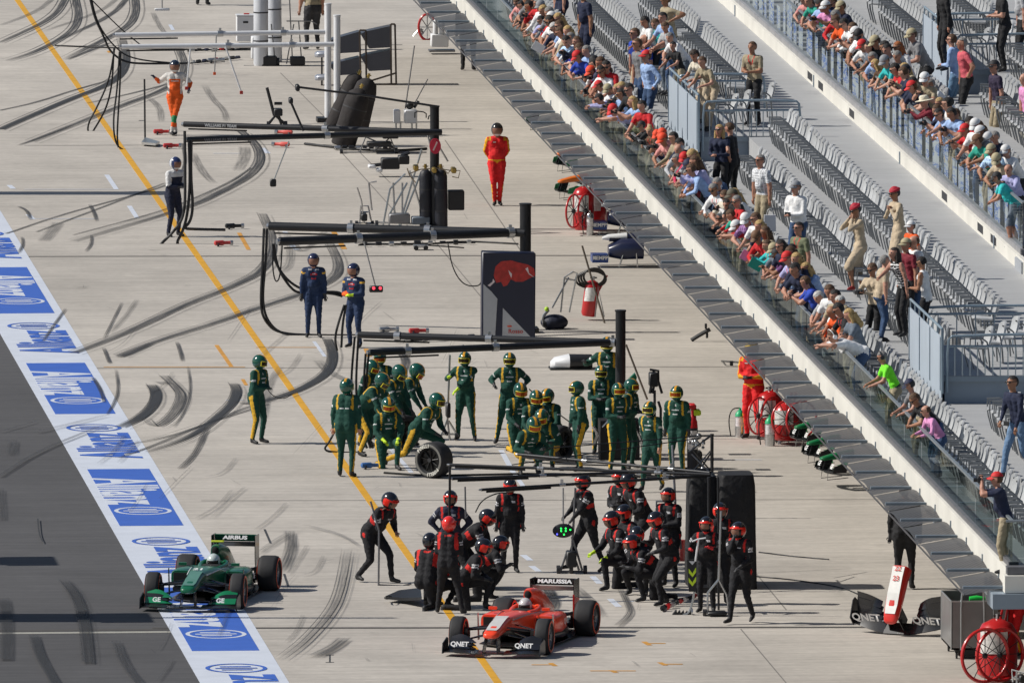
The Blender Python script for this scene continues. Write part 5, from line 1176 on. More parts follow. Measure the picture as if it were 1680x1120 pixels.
hose('air_hose', 'thick black hose hanging at the lettered boom end, middle strand', [(310, 230), (312, 300), (308, 350), (300, 380), (287, 402), (310, 406), (350, 403)], base=B, r=.03)
hose('air_hose', 'thick black hose hanging at the lettered boom end, right strand', [(314, 230), (313, 290), (317, 340), (312, 365), (300, 375), (320, 376), (370, 377)], base=B, r=.03)
B = at(450, 550)
hose('air_hose', 'black hose hanging at the steel-clamped boom end, outer strand', [(433, 375), (431, 430), (427, 500), (433, 525), (455, 547), (520, 550), (590, 550)], base=B, r=.026)
hose('air_hose', 'black hose hanging at the steel-clamped boom end, inner strand', [(438, 375), (436, 430), (430, 490), (437, 525), (460, 548), (500, 550)], base=B, r=.026)
hose('air_hose', 'black hose curving from the boom end to the orange-sleeved hands', [(448, 400), (450, 430), (475, 465), (510, 480), (555, 478), (563, 485)], base=B, r=.026)
hose('air_hose', 'second black hose curving behind the dark blue crew members', [(449, 400), (455, 440), (478, 475), (495, 482), (540, 480), (562, 486)], base=B, r=.026)
hose('air_hose', 'short looped hose under the steel-clamped boom end', [(448, 400), (447, 440), (452, 465), (460, 455), (463, 400)], base=B, r=.014)
B = at(575, 590)
hose('air_hose', 'hose falling from the orange-sleeved hands to the ground, left strand', [(565, 500), (555, 530), (549, 555), (553, 575)], base=B, r=.024)
hose('air_hose', 'hose falling from the orange-sleeved hands to the ground, right strand', [(568, 500), (562, 530), (560, 570)], base=B, r=.024)
B = at(600, 740)
for i, (x0, x1, x2) in enumerate([(582, 576, 590), (588, 584, 596), (600, 597, 600), (605, 601, 612)]):
    hose('air_hose', ['leftmost', 'second', 'third', 'rightmost'][i]+' of the four hoses hanging by the turned back of the green crew member', [(x0, 552 if i < 2 else 580), (x1, 620), (x1+1, 660), (x2, 700), (x2+12, 735)], base=B, r=.022)
hose('air_hose', 'low loop of hose on the ground left of the green crew', [(550, 706), (540, 725), (530, 738), (550, 742), (600, 742)], r=.02, base=at(560, 742))
B = at(735, 985); hose('air_hose', 'thin black pipe hanging in front of the navy suited crew member', [(738, 765), (738, 800), (737, 860), (737, 880)], base=B, r=.022)
hose('air_hose', 'cable arching behind the upright black suited crew member', [(780, 840), (790, 820), (815, 808), (835, 808)], base=at(830, 945), r=.012)
hose('ground_cable', 'long dark cable lying along the ground below the booms', [(630, 775), (700, 780), (800, 778), (880, 776), (1000, 781), (1230, 785)], r=.02, group='cables on the ground')
hose('ground_cable', 'dark cable lying on the ground under the lettered boom', [(500, 236), (560, 243), (640, 248), (700, 244)], r=.03, group='cables on the ground')
hose('ground_cable', 'cable lying behind the green crew toward the white booms', [(90, 75), (190, 79), (330, 82), (420, 82)], r=.018, group='cables on the ground')
hose('ground_cable', 'thin cable running under the steel-clamped boom to the awning', [(590, 400), (700, 401), (760, 395), (850, 400)], r=.02, group='cables on the ground')
hose('ground_cable', 'rope trailing from the green crew member to the tyre stack', [(868, 638), (905, 670), (940, 696)], base=at(900, 735), r=.012, group='cables on the ground')
hose('tow_rope', 'rope hanging in front of the green crew member left of the yellow line', [(437, 636), (448, 650), (465, 655), (480, 646)], base=at(425, 727), r=.008, group='ropes')
hose('control_cable', 'thin looping cable above the bull banner', [(735, 400), (742, 440), (760, 468), (785, 470), (790, 462)], base=at(770, 545), r=.012, group='thin cables')
for i, (a_, b_) in enumerate([((598, 180), (685, 275)), ((712, 180), (745, 215)), ((740, 215), (738, 300)), ((850, 180), (880, 205)), ((594, 248), (594, 345)), ((860, 600), (960, 700)), ((1183, 560), (1200, 600))]):
    pass
# pendant lamps and signs from the booms
def pendant(label, top, bot, z, kind):
    a = at(*top, z); root = empty('light_pendant', a, 0, label, 'signal light'); b = upto(*bot, a)
    g = MB(); g.cyl(a, b, .014 if kind != 'white' else .018, stl if kind != 'white' else wht, n=6); part(g, 'rod', root)
    g = MB()
    if kind == 'red':
        g.box(b, (.27, .09, .13), blk); part(g, 'lamp_case', root, bevel=.02)
        for dx in (-.05, .08): g = MB(); g.ell(b+Vector((dx, -.05, .02)), (.03, .012, .03), mat((1, .05, .08), .4, emit=2.0)); part(g, 'lamp', root)
    elif kind == 'green':
        g.ell(b, (.19, .05, .125), blk); part(g, 'lamp_case', root)
        for dx, dz, c_ in ((-.04, .045, 0), (.04, .045, 0), (-.04, 0, 0), (.04, 0, 0), (.12, .02, 0), (.01, -.06, 0), (-.11, -.055, 1)): g = MB(); g.ell(b+Vector((dx, -.055, dz)), (.014, .01, .014), mat((.02, 1, .1) if not c_ else (.1, .1, 1), .4, emit=3)); part(g, 'lamp', root)
    elif kind == 'white': g.box(b, (.07, .06, .07), mat((.5, .03, .02), .5)); part(g, 'tip_block', root)
    elif kind == 'orange': g.box(b, (.06, .06, .06), mat('orange', .5)); part(g, 'tip_block', root)
    elif kind == 'foot': g.box(b, (.13, .1, .16), blk); part(g, 'foot_block', root, bevel=.02)
    elif kind == 'bar': g.box(b, (.34, .06, .06), wht); part(g, 'bar', root, bevel=.01)
    else: g.ell(b, (.17, .08, .09), blk); g.box(b+Vector((-.04, 0, .13)), (.12, .05, .1), mat('grey', .4, .5)); part(g, 'board', root)
    return root
pendant('rod with two glowing red lamps under the steel-clamped boom', (597, 396), (617, 474), 1.97, 'red')
pendant('oval black board with green lights hanging beside the jack', (924, 800), (924, 870), 1.95, 'green')
pendant('white rod with red tip slanting right of the orange crew member', (370, 77), (396, 152), 2.0, 'white')
pendant('white rod with orange tip hanging straight from the white boom', (355, 58), (352, 121), 2.0, 'orange')
pendant('white rod slanting to the orange crew member raised hand', (312, 82), (306, 145), 2.0, 'white')
pendant('dark oval board hanging in front of the green pole holder', (760, 565), (763, 659), 1.75, 'board')
pendant('black rod with dark foot hanging under the lettered boom', (474, 232), (448, 300), 2.1, 'foot')
pendant('white pendant bar at the top edge left of the white posts', (266, -20), (266, 16), 2.0, 'bar')
# gas bottles under covers
def bottle(name, label, x0, yb, x1, yt, r, m, group, cat='gas bottle', tapered=.75):
    root, B = thing(name, label, cat, x0, yb, group); T = upto(x1, yt, B); d = (T-B).normalized(); L_ = (T-B).length
    g = MB(); g.lathe([(0, r*.9), (.04, r), (L_-r*1.2, r), (L_-r*.5, r*.85), (L_-r*.1, r*.4), (L_, .02)], B, d, m, 18); part(g, 'cylinder', root)
    g = MB(); g.cyl(T-d*.02, T+d*.1, .03, mat((.4, .28, .08), .35, .8), n=8); g.cyl(T+d*.05-Vector((.06, 0, 0)), T+d*.05+Vector((.06, 0, 0)), .012, mat((.4, .28, .08), .35, .8), n=6); part(g, 'valve', root)
    for t in (.3, .65): g = MB(); g.lathe([(L_*t, r*1.02), (L_*t+.03, r*1.02)], B, d, mat('dark', .6), 18, False); part(g, 'strap', root)
    return root
bw = mat((.6, .62, .66), .45, 0, .05, 4); bc = mat((.028, .024, .024), .85, 0, .2, 5, .5); bn = mat((.013, .015, .024), .55, 0, .1, 4, .3)
bottle('gas_bottle', 'white gas bottle, left of the two tall ones at the top edge', 428, 108, 428, -25, .17, bw, 'white gas bottles')
bottle('gas_bottle', 'white gas bottle, right of the two tall ones at the top edge', 451, 102, 449, -30, .17, bw, 'white gas bottles')
bottle('gas_bottle', 'black covered gas bottle leaning, rear left of the slanted group', 548, 212, 588, 122, .24, bc, 'slanted black covered bottles')
bottle('gas_bottle', 'black covered gas bottle leaning, rear right of the slanted group', 582, 224, 604, 128, .26, bc, 'slanted black covered bottles')
bottle('gas_bottle', 'black covered gas bottle leaning, front of the slanted group', 562, 240, 592, 145, .27, bc, 'slanted black covered bottles')
bottle('gas_bottle', 'tall dark gas bottle, left of the pair at the lettered gantry', 699, 376, 698, 277, .135, bn, 'upright dark bottles')
bottle('gas_bottle', 'tall dark gas bottle, right of the pair at the lettered gantry', 724, 377, 723, 277, .135, bn, 'upright dark bottles')
# bottle trolleys
def trolley(name, label, cat, pts, px, py, wheels=(), m=stl, r=.018, boxes=(), group=None):
    root, B = thing(name, label, cat, px, py, group)
    g = MB()
    for line in pts: g.tube([upto(x, y, B) for x, y in line], r, m, 6, 0)
    part(g, 'frame', root)
    for (x, y, rr) in wheels: g = MB(); c = upto(x, y, B); g.cyl(c-Vector((.03, .0, 0)), c+Vector((.03, 0, 0)), rr, mat('dark', .6), n=14); g.cyl(c-Vector((.035, .0, 0)), c+Vector((.035, 0, 0)), rr*.4, stl, n=10); part(g, 'wheel', root)
    for (x, y, w_, h_, m_) in boxes: g = MB(); c = upto(x, y, B); s = 1/scl(y); g.box(c, (w_*s, .3, h_*s), m_); part(g, 'box', root, bevel=.02)
    return root
trolley('bottle_trolley', 'steel bottle trolley with thin struts under the white bottles', 'trolley', [[(432, 40), (430, 108)], [(445, 40), (452, 108)], [(475, 0), (480, 105)], [(482, 40), (470, 105)], [(490, 35), (495, 105)], [(470, 35), (510, 35), (520, 40)], [(400, 108), (505, 108)]], 450, 108, [(430, 102, .1), (456, 102, .1), (482, 105, .1)], boxes=[(441, 100, 26, 16, blk), (488, 100, 24, 14, blk)], m=mat('grey', .4, .5), r=.014)
trolley('equipment_trolley', 'silver trolley with gauges beside the upright dark bottles', 'trolley', [[(628, 372), (640, 310), (665, 285)], [(692, 180+65), (655, 370)], [(668, 300), (640, 350), (638, 372)], [(690, 285), (656, 372)], [(672, 280), (700, 375)], [(618, 365), (700, 368)], [(610, 345), (605, 300), (618, 298)], [(700, 215), (715, 275)], [(705, 215), (735, 265)], [(660, 300), (660, 365)], [(645, 300), (648, 365)]], 660, 376, [(618, 367, .07), (700, 370, .07)], boxes=[(655, 358, 34, 16, mat('grey', .4, .4)), (690, 361, 30, 12, mat('slate', .4)), (748, 328, 26, 32, blk)], m=stl, r=.02)
trolley('regulator_cluster', 'cluster of brass regulators above the upright dark bottles', 'regulator', [[(672, 285), (690, 278), (715, 276), (740, 280), (755, 280), (752, 292), (742, 290)], [(682, 300), (672, 288), (668, 276)], [(725, 275), (735, 285), (742, 275)]], 712, 378, [], m=mat((.3, .25, .18), .35, .6), r=.012, boxes=[(682, 275, 8, 9, mat((.4, .28, .08), .35, .7)), (744, 279, 8, 9, mat((.4, .28, .08), .35, .7)), (712, 279, 7, 8, mat((.4, .28, .08), .35, .7))])
trolley('lifting_jack', 'small silver jack standing left of the silver trolley', 'jack', [[(586, 308), (593, 330), (597, 365)], [(590, 365), (592, 338), (604, 338), (609, 362)], [(585, 366), (612, 366)], [(590, 348), (606, 348)]], 598, 367, [(585, 366, .05), (611, 366, .05)], m=chrome, r=.018, boxes=[(597, 356, 10, 12, blk)])
trolley('lifting_jack', 'black jack standing above the lettered boom', 'jack', [[(438, 144), (450, 190)], [(450, 170), (463, 170)], [(440, 204), (452, 190), (468, 204)], [(452, 178), (462, 204)]], 453, 205, [(440, 203, .05), (469, 203, .06)], m=blk, r=.035, boxes=[(456, 184, 14, 12, blk)])
trolley('lifting_jack', 'dark quick jack pushed by the crew member walking left', 'jack', [[(942, 840), (938, 900), (950, 935)], [(944, 800), (940, 880)], [(920, 935), (930, 905), (948, 905)], [(915, 937), (960, 937)], [(938, 880), (945, 900), (955, 935)]], 938, 940, [(916, 934, .08), (960, 934, .08), (937, 932, .09)], m=mat('grey', .4, .6), r=.02, boxes=[(937, 916, 16, 26, blk)])
trolley('lifting_jack', 'tall pole jack with splayed steel feet held by lime gloves', 'jack', [[(738, 582), (734, 690)], [(734, 688), (722, 720)], [(734, 688), (738, 722)], [(736, 690), (752, 716)], [(725, 712), (746, 712)]], 735, 722, [(749, 714, .05)], m=stl, r=.02, boxes=[(735, 672, 7, 24, blk)])
trolley('lifting_jack', 'steel lance cart with angled fork between two black suited crew', 'jack', [[(1183, 838), (1179, 950)], [(1179, 950), (1161, 972), (1161, 1004)], [(1179, 950), (1192, 975), (1196, 1003)], [(1155, 1004), (1200, 1004)], [(1155, 1009), (1196, 1010)]], 1178, 1010, [(1156, 1004, .06), (1198, 1003, .06)], m=stl, r=.02, boxes=[(1176, 1005, 32, 6, blk)])
trolley('push_pole', 'long grey pole standing on the ground in the bent walker hand', 'pole', [[(608, 822), (622, 870), (621, 960)], [(621, 959), (660, 961), (675, 957)]], 621, 960, m=mat('grey', .4, .5), r=.018)
trolley('stand_pole', 'thin grey pole standing behind the navy suited crew member', 'pole', [[(763, 798), (764, 850)]], 764, 975, m=mat('grey', .4, .5), r=.015)
trolley('support_pole', 'tall silver pole with side frame beside the black cover box', 'pole', [[(1103, 730), (1112, 905)], [(1077, 850), (1077, 822), (1108, 822), (1110, 850)], [(1104, 870), (1108, 864), (1114, 866), (1117, 900)]], 1110, 960, m=mat((.4, .42, .45), .35, .7), r=.022)
trolley('lean_pole', 'long brown pole leaning right of the thick black post', 'pole', [[(1027, 565), (1062, 655)]], 1062, 720, m=mat((.2, .17, .14), .4, .4), r=.02)
trolley('camera_pole', 'black boom arm with camera head crossing left of the lettered gantry post', 'boom', [[(488, 143), (600, 157), (718, 175)], [(488, 138), (488, 149)], [(476, 165), (498, 215)], [(476, 160), (476, 170)]], 600, 378, m=blk, r=.025, boxes=[(488, 144, 6, 10, blk), (477, 165, 6, 9, blk)])
trolley('leaning_lance', 'thin brown lance leaning beside the red extinguisher', 'pole', [[(955, 403), (992, 530)]], 992, 530, m=mat((.2, .17, .14), .4, .4), r=.02)
trolley('tool_hanger', 'black tool hanger with hooks on a grey stand behind the green crew', 'tool stand', [[(1073, 606), (1066, 645)], [(1066, 606), (1080, 608), (1080, 625)], [(1074, 640), (1074, 690)], [(1080, 625), (1086, 645)], [(1075, 625), (1070, 645)], [(1080, 658), (1084, 670), (1084, 700)]], 1076, 745, m=mat('dark', .5), r=.025, boxes=[(1072, 622, 14, 22, blk)])
# covered black box of bottles
root, B = thing('covered_rack', 'large black fabric covered bottle rack behind the black suited crew', 'rack', 1185, 968)
for (x0, x1, y0, y1, dy) in ((1131, 1178, 968, 784, 0), (1180, 1240, 972, 782, .3)):
    s = 1/scl(970); c = at((x0+x1)/2, y0-6); w_ = (x1-x0)*s; h_ = (y0-y1)*s*.99
    g = MB(); n = 10; vs = []
    for j in range(n+1):
        z = h_*j/n; k = 1.08-.10*j/n if j < n else .9
        for i in range(24):
            t = 2*math.pi*i/24; rx = w_/2*k; ry = .45*k; q = 2/9
            fold = 1+.018*math.sin(i*2.3+j*.6)*(1-j/n)
            vs.append((c.x+rx*fold*math.copysign(abs(math.cos(t))**q, math.cos(t)), c.y+.4+ry*fold*math.copysign(abs(math.sin(t))**q, math.sin(t)), z))
    g.add(vs, [(j*24+i, j*24+(i+1) % 24, (j+1)*24+(i+1) % 24, (j+1)*24+i) for j in range(n) for i in range(24)]+[tuple(n*24+i for i in range(24))], mat((.012, .012, .014), .7, 0, .15, 5, .7)); part(g, 'fabric_cover', root, smooth=60)
g = MB(); g.cyl(at(1179, 1000), upto(1178, 782, at(1179, 1000)), .02, blk, n=6); part(g, 'corner_pole', root)
# chevron sign
root, B = thing('chevron_sign', 'black board with two lime chevrons on a T-handled steel stand', 'sign', 1135, 1008)
g = MB(); g.tube([upto(1135, 888, B), upto(1145, 884, B), upto(1158, 882, B)], .015, wht, 6, 0); g.tube([upto(1146, 884, B), upto(1141, 920, B)], .018, wht, 6, 0); part(g, 'handle', root)
g = MB(); sc_ = 1/scl(1000)
def SP(x, y, o=0): p = upto(x, y, B); return p-Vector((FWD.x, FWD.y, 0))*o
g.prism([SP(1127, 918), SP(1143, 916), SP(1142, 970), SP(1130, 970)], (FWD.x*.04, FWD.y*.04, 0), blk); part(g, 'board', root)
g = MB()
for y in (932, 947): g.prism([SP(1130, y, .012), SP(1136, y+8, .012), SP(1142, y-2, .012), SP(1142, y+6, .012), SP(1136, y+14, .012), SP(1130, y+7, .012)], (0, .004, 0), mat((.65, .9, .03), .5))
g.prism([SP(1130, 920, .012), SP(1141, 920, .012), SP(1136, 926, .012)], (0, .004, 0), wht); part(g, 'chevron', root)
g = MB(); g.tube([SP(1139, 970), SP(1136, 990), SP(1130, 1006), SP(1120, 1008)], .02, stl, 6, 1); g.cyl(SP(1134, 1003), SP(1137, 1003), .06, stl, n=12)
part(g, 'stand', root); g = MB()
for k in range(5): g.prism([SP(1100+k*6, 1012+k*.8), SP(1110+k*6, 1000+k*.5), SP(1113+k*6, 1014)], (0, .12, 0), blk)
part(g, 'foot_plate', root)
# tyres
def tyre(label, px, py, r, w_, heading, ring, tilt=0, letters=None, group='loose tyres'):
    b = at(px, py); root = empty('wheel_assembly', (b.x, b.y, r), 0, label, 'tyre', group); tyre_parts(root, r, w_, ring, rim=(.03, .03, .03)); root.rotation_euler = (R(tilt), 0, heading)
    if letters:
        for k_ in range(2):
            for i, ch in enumerate(letters):
                t = R(52-i*9+k_*180); p = Vector((-math.sin(t)*r*.80, 0, math.cos(t)*r*.80)); tt = Vector((math.cos(t), 0, math.sin(t)))
                text(ch, .065, (.8, .78, .7), basis((p.x, -w_/2*1.05-.004, p.z), tt, (-math.sin(t), 0, math.cos(t))), root, bold=.02)
    return root
tyre('black tyre with white sidewall lettering rolled by the lunging green crew member', 712, 783, .33, .36, TOCAM+R(90)-R(35), (.17, .165, .15), 0, 'PIRELLI')
tyre('black tyre half hidden behind the bending green crew members', 660, 738, .33, .34, TOCAM+R(90)+R(40), None)
tyre('black tyre leaning on the back of the crouching green crew member', 915, 757, .34, .36, TOCAM+R(90)+R(55), None)
tyre('black smoking tyre beside the kneeling black suited crew', 800, 965, .33, .38, TOCAM+R(90)+R(60), None, 25)
sm = bpy.data.materials.new('smoke'); sm.use_nodes = True; n = sm.node_tree; n.nodes.clear(); o_ = n.nodes.new('ShaderNodeOutputMaterial'); pv = n.nodes.new('ShaderNodeVolumePrincipled'); pv.inputs['Color'].default_value = (.8, .82, .86, 1)
tc = n.nodes.new('ShaderNodeTexCoord'); ns = n.nodes.new('ShaderNodeTexNoise'); ns.inputs['Scale'].default_value = 5; mr = n.nodes.new('ShaderNodeMapRange'); mr.inputs['From Min'].default_value = .45; mr.inputs['From Max'].default_value = .7; mr.inputs['To Max'].default_value = 9
n.links.new(tc.outputs['Object'], ns.inputs[0]); n.links.new(ns.outputs[0], mr.inputs[0]); n.links.new(mr.outputs[0], pv.inputs['Density']); n.links.new(pv.outputs[0], o_.inputs['Volume'])
b = at(795, 968); g = MB(); g.ell((b.x, b.y-.4, .72), (.22, .2, .38), sm, None, 16, 12); o = g.build('smoke', loc=(b.x, b.y-.4, .72)); tag(o, 'thin pale smoke rising from the tyre among the black suited crew', 'smoke', None, 'stuff')
# extinguishers
rdm = mat((.5, .012, .015), .3, 0, .05, 4, coat=.4)
def wheeled_ext(label, px, py, h, r, lean=0, coil=False, wheel=True, sgn=1, rot=12):
    root, B = thing('wheeled_extinguisher', label, 'extinguisher', px, py, 'red wheeled extinguishers'); ax = Vector((math.sin(R(lean)), 0, math.cos(R(lean)))); c = B+Vector((0, 0, .08))
    g = MB(); g.lathe([(0, r*.8), (.06, r), (h-r*.7, r), (h-r*.25, r*.75), (h, r*.25)], c, ax, rdm, 24); part(g, 'tank', root)
    g = MB(); q = c+ax*(h*.62); vs = []
    for i in range(7):
        t = R(-150+i*14); 
        for dz in (-.17, .17): vs.append(q+Vector((math.cos(t)*(r+.006), math.sin(t)*(r+.006), 0))+ax*dz*h/.9)
    g.add(vs, [(2*i, 2*i+2, 2*i+3, 2*i+1) for i in range(6)], mat((.7, .7, .68), .5, 0, .2, 20)); part(g, 'label_plate', root)
    g = MB(); t0 = c+ax*h; g.cyl(t0, t0+ax*.08, .03, stl, n=8); g.cyl(t0+ax*.05-Vector((.07, 0, 0)), t0+ax*.05+Vector((.07, 0, 0)), .015, blk, n=6); part(g, 'valve', root)
    if wheel:
        for dx in (-.12, .14):
            wr = empty('wheel', c+Vector((sgn*(r*.2+.05)+dx*sgn, -r-.06-.12*(dx > 0), .42))); adopt(wr, root); wr.matrix_parent_inverse = Matrix.Translation(root.location).inverted()
            g = MB(); N = 40; R0 = .44 if h > .93 else .34; g.tube([(R0*math.cos(2*math.pi*i/N), 0, R0*math.sin(2*math.pi*i/N)) for i in range(N+1)], .032 if h > .93 else .022, rdm, 6, 0); g.build('rim', wr, smooth=60)
            g = MB()
            for i in range(12): g.cyl((0, 0, 0), (R0*math.cos(i*math.pi/6), 0, R0*math.sin(i*math.pi/6)), .008, blk, n=4)
            g.ell((0, 0, 0), .05, blk, None, 10, 6); g.build('spokes', wr)
            wr.rotation_euler = (0, 0, R(rot))
        g = MB(); g.tube([c+Vector((-.05, .1, .2)), c+Vector((.05, .1, h*.9)), c+Vector((.1, 0, h*1.25))], .02, rdm, 6, 0); g.tube([c+Vector((.12, .1, .2)), c+Vector((.14, .1, h*.9)), c+Vector((.18, 0, h*1.25))], .02, rdm, 6, 0); part(g, 'handle', root)
    if coil:
        for k in range(4):
            g = MB(); cc = t0+Vector((.02*k-.05, -.05-.02*k, .02+.02*k)); g.tube([cc+Vector((.3*math.cos(a_)*(1-.1*k), -.1*math.sin(a_)*.4, .17*math.sin(a_))) for a_ in [2*math.pi*i/24 for i in range(25)]], .022, hosem, 6, 0); part(g, 'hose_coil', root)
        g = MB(); g.tube([c+Vector((.1, 0, .1)), c+Vector((.17, -.05, h*.6)), c+Vector((.38, 0, h*1.12)), c+Vector((.3, 0, h*1.14))], .016, rdm, 6, 0); g.tube([c+Vector((.12, -.2, 0)), c+Vector((.18, -.15, h*.85)), c+Vector((.3, -.2, 0))], .016, stl, 6, 0); part(g, 'frame', root)
    return root
wheeled_ext('large red wheeled extinguisher with spoked wheels at the bottom right corner', 1636, 1118, .98, .34, sgn=-1, rot=24)
wheeled_ext('red wheeled extinguisher beside the red overalled fire man under the awning', 1262, 722, .85, .24, sgn=-1, rot=50)
wheeled_ext('second red wheeled extinguisher deeper under the awning', 1290, 728, .7, .26, rot=30)
wheeled_ext('red wheeled extinguisher with spoked rim next to the orange nose cones', 957, 383, .9, .22, sgn=-1, rot=58)
wheeled_ext('second red wheeled extinguisher under the awning beside the chrome bottle', 976, 378, .8, .24, wheel=False)
wheeled_ext('red extinguisher topped by a coiled black hose right of the bull banner', 965, 525, .72, .15, 8, True, False)
root, B = thing('hose_reel', 'red hose reel wheel with chrome fittings under the awning near the top', 'hose reel', 702, 66)
g = MB(); N = 30; c = upto(701, 45, B); g.tube([c+Vector((.2*math.cos(2*math.pi*i/N), 0, .30*math.sin(2*math.pi*i/N))) for i in range(N+1)], .03, rdm, 6, 0); part(g, 'rim', root)
g = MB()
for i in range(8): g.cyl(c, c+Vector((.2*math.cos(i*math.pi/4), 0, .3*math.sin(i*math.pi/4))), .012, stl, n=5)
part(g, 'spokes', root); g = MB()
for k in range(5): g.tube([upto(678+k*4, 60-k*3, B), upto(690, 45+k*3, B), upto(695, 55, B)], .018, chrome, 5, 1)
part(g, 'fitting', root)
root, B = thing('supply_case', 'white box on a low dolly under the awning near the top', 'case', 722, 90)
g = MB(); g.box(B+Vector((0, .2, .32)), (.40, .35, .3), wht); part(g, 'case', root, bevel=.02); g = MB(); g.box(B+Vector((.05, .2, .08)), (.6, .4, .04), mat('grey', .4, .5)); part(g, 'dolly', root)
for dx in (-.1, .05): g = MB(); g.lathe([(.47, .06), (.75, .06), (.8, .03)], B+Vector((dx, .1, 0)), (0, 0, 1), wht, 12); part(g, 'bottle', root)
def small_bottle(label, px, py, h, r, topc, bodyc=chrome, group='small upright bottles'):
    root, B = thing('gas_bottle', label, 'gas bottle', px, py, group)
    g = MB(); g.lathe([(0, r), (h*.72, r)], B, (0, 0, 1), bodyc, 18); part(g, 'cylinder', root)
    g = MB(); g.lathe([(h*.721, r), (h*.82, r*.9), (h*.9, r*.5), (h*.93, r*.25), (h, r*.25)], B, (0, 0, 1), topc, 18); part(g, 'shoulder', root)
    g = MB(); vs = []
    for i in range(6):
        t = R(-150+i*22)
        for z in (h*.38, h*.68): vs.append(B+Vector((math.cos(t)*(r+.003), math.sin(t)*(r+.003), z)))
    g.add(vs, [(2*i, 2*i+2, 2*i+3, 2*i+1) for i in range(5)], mat((.75, .72, .74), .5, 0, .2, 25)); part(g, 'label_plate', root)
    g = MB(); g.tube([B+Vector((0, 0, h)), B+Vector((-r*1.6, 0, h*.98)), B+Vector((-r*2.3, 0, h*.6)), B+Vector((-r*1.8, 0, .02))], .012, hosem, 5, 2); part(g, 'hose', root)
gt = mat((.02, .42, .18), .4)
small_bottle('chrome bottle with green shoulder left of the red overalled fire man', 1214, 717, .55, .095, gt); small_bottle('chrome bottle with green shoulder in front of the red wheeled extinguisher', 1263, 731, .58, .095, gt)
small_bottle('plain chrome bottle in front of the orange nose cone extinguisher', 968, 386, .52, .075, chrome); small_bottle('tall dark bottle behind the tallest green crew member', 1136, 775, 1.15, .1, mat('red', .4), bn)
small_bottle('plastic water bottle beside the red wheeled extinguisher', 1279, 728, .2, .03, wht, mat((.5, .6, .7), .2))
# bull banner
root, B = thing('banner_board', 'tall navy and silver board with a charging bull emblem', 'banner board', 835, 558)
def bp2(x, y, o=0): p = upto(x, y, B); return p-Vector((FWD.x, FWD.y, 0))*o
nav = mat((.007, .011, .035), .35, 0, .05, 3); sil = mat((.42, .44, .47), .4, .2, .05, 3)
g = MB(); g.prism([bp2(790, 558), bp2(878, 558), bp2(879, 415), bp2(791, 413)], (0, .35, 0), nav); part(g, 'board', root, bevel=.02)
g = MB(); g.prism([bp2(793, 556, .006), bp2(793, 466, .006), bp2(806, 478, .006), bp2(816, 490, .006), bp2(812, 556, .006)], (0, .004, 0), sil); g.prism([bp2(824, 556, .006), bp2(825, 505, .006), bp2(874, 556, .006)], (0, .004, 0), sil); part(g, 'silver_panel', root)
rb = mat((.42, .025, .02), .5, 0, .25, 12)
g = MB(); g.prism([bp2(*q, .008) for q in ((810, 452), (813, 437), (822, 429), (838, 427), (852, 431), (866, 434), (876, 440), (878, 452), (868, 457), (858, 462), (846, 462), (838, 458), (832, 468), (826, 470), (822, 462), (814, 464))], (0, .004, 0), rb); part(g, 'emblem', root)
g = MB(); wl = mat((.7, .6, .6), .5)
for q in ([(800, 468), (808, 462), (809, 457), (812, 462), (804, 470)], [(862, 441), (868, 450), (878, 456), (868, 448), (866, 438)], [(834, 443), (840, 449), (839, 456), (836, 450)]): g.prism([bp2(x, y, .012) for x, y in q], (0, .003, 0), wl)
part(g, 'horn', root)
adopt(text('Rosso', .085, (.45, .04, .03), basis(bp2(846, 543, .014), (1, -.09, 0), (0, 0, 1)), bold=.015), root)
g = MB(); g.ell(bp2(836, 535, .012), (.05, .004, .02), mat((.6, .1, .05))); part(g, 'logo', root)
# front wings and nose cones on stands
def spare_nose(label, px, py, z, heading, pitch, c1, c2, w1, w2, wt=None, sc_=1.0, stand=True, roll=0, group='spare nose cones'):
    b = at(px, py); root = empty('spare_nose', (b.x, b.y, z), 0, label, 'nose cone', group)
    nose(root, c1, c2); wing_set(root, w1, w2, txt=wt, ts=.15)
    M = Matrix.Translation((b.x, b.y, z)) @ Matrix.Rotation(heading, 4, 'Z') @ Matrix.Rotation(R(pitch), 4, 'Y') @ Matrix.Rotation(R(roll), 4, 'X') @ Matrix.Scale(sc_, 4)
    for ch in list(root.children): ch.matrix_parent_inverse = Matrix.Translation((-2.35, 0, -.1))
    root.matrix_world = M
    if stand:
        g = MB(); 
        for s in (-.3, .3): g.tube([(.1, s, .05), (.15, s, -.3 if not pitch else -.2), (-.5, s, -.25)], .014, chrome, 6, 0)
        o = g.build('stand', root, smooth=60)
    return root
spare_nose('black front wing and upright red and white nose cone numbered 22 and 23', 1478, 1040, .28, TOCAM-R(30), 56, (.7, .03, .02), (.75, .75, .73), (.014, .014, .017), (.014, .014, .017), 'QNET', .98)
wr_ = None
n22 = [o for o in bpy.data.objects if o.get('label', '').endswith('22 and 23')][0]
for s_, x_, z_ in (('22', 1.68, .672), ('23', 1.86, .640)):
    M = Matrix.Translation((-2.35, 0, -.1)) @ basis((x_, 0, z_+.008), (0, 1, 0), (-.98, 0, .18)); text(s_, .09, (.6, .03, .02), M, n22, bold=.02)
for i, (x, y) in enumerate([(1318, 748), (1338, 775), (1360, 800)]):
    spare_nose(['green nose cone, farthest of the three beside the awning', 'green nose cone, middle of the three beside the awning', 'green nose cone with white letters, nearest of the three'][i], x, y, .35, math.pi+R(12), 0, (.0, .16, .05), None, (.01, .13, .045), (.012, .012, .014), 'GE', .62)
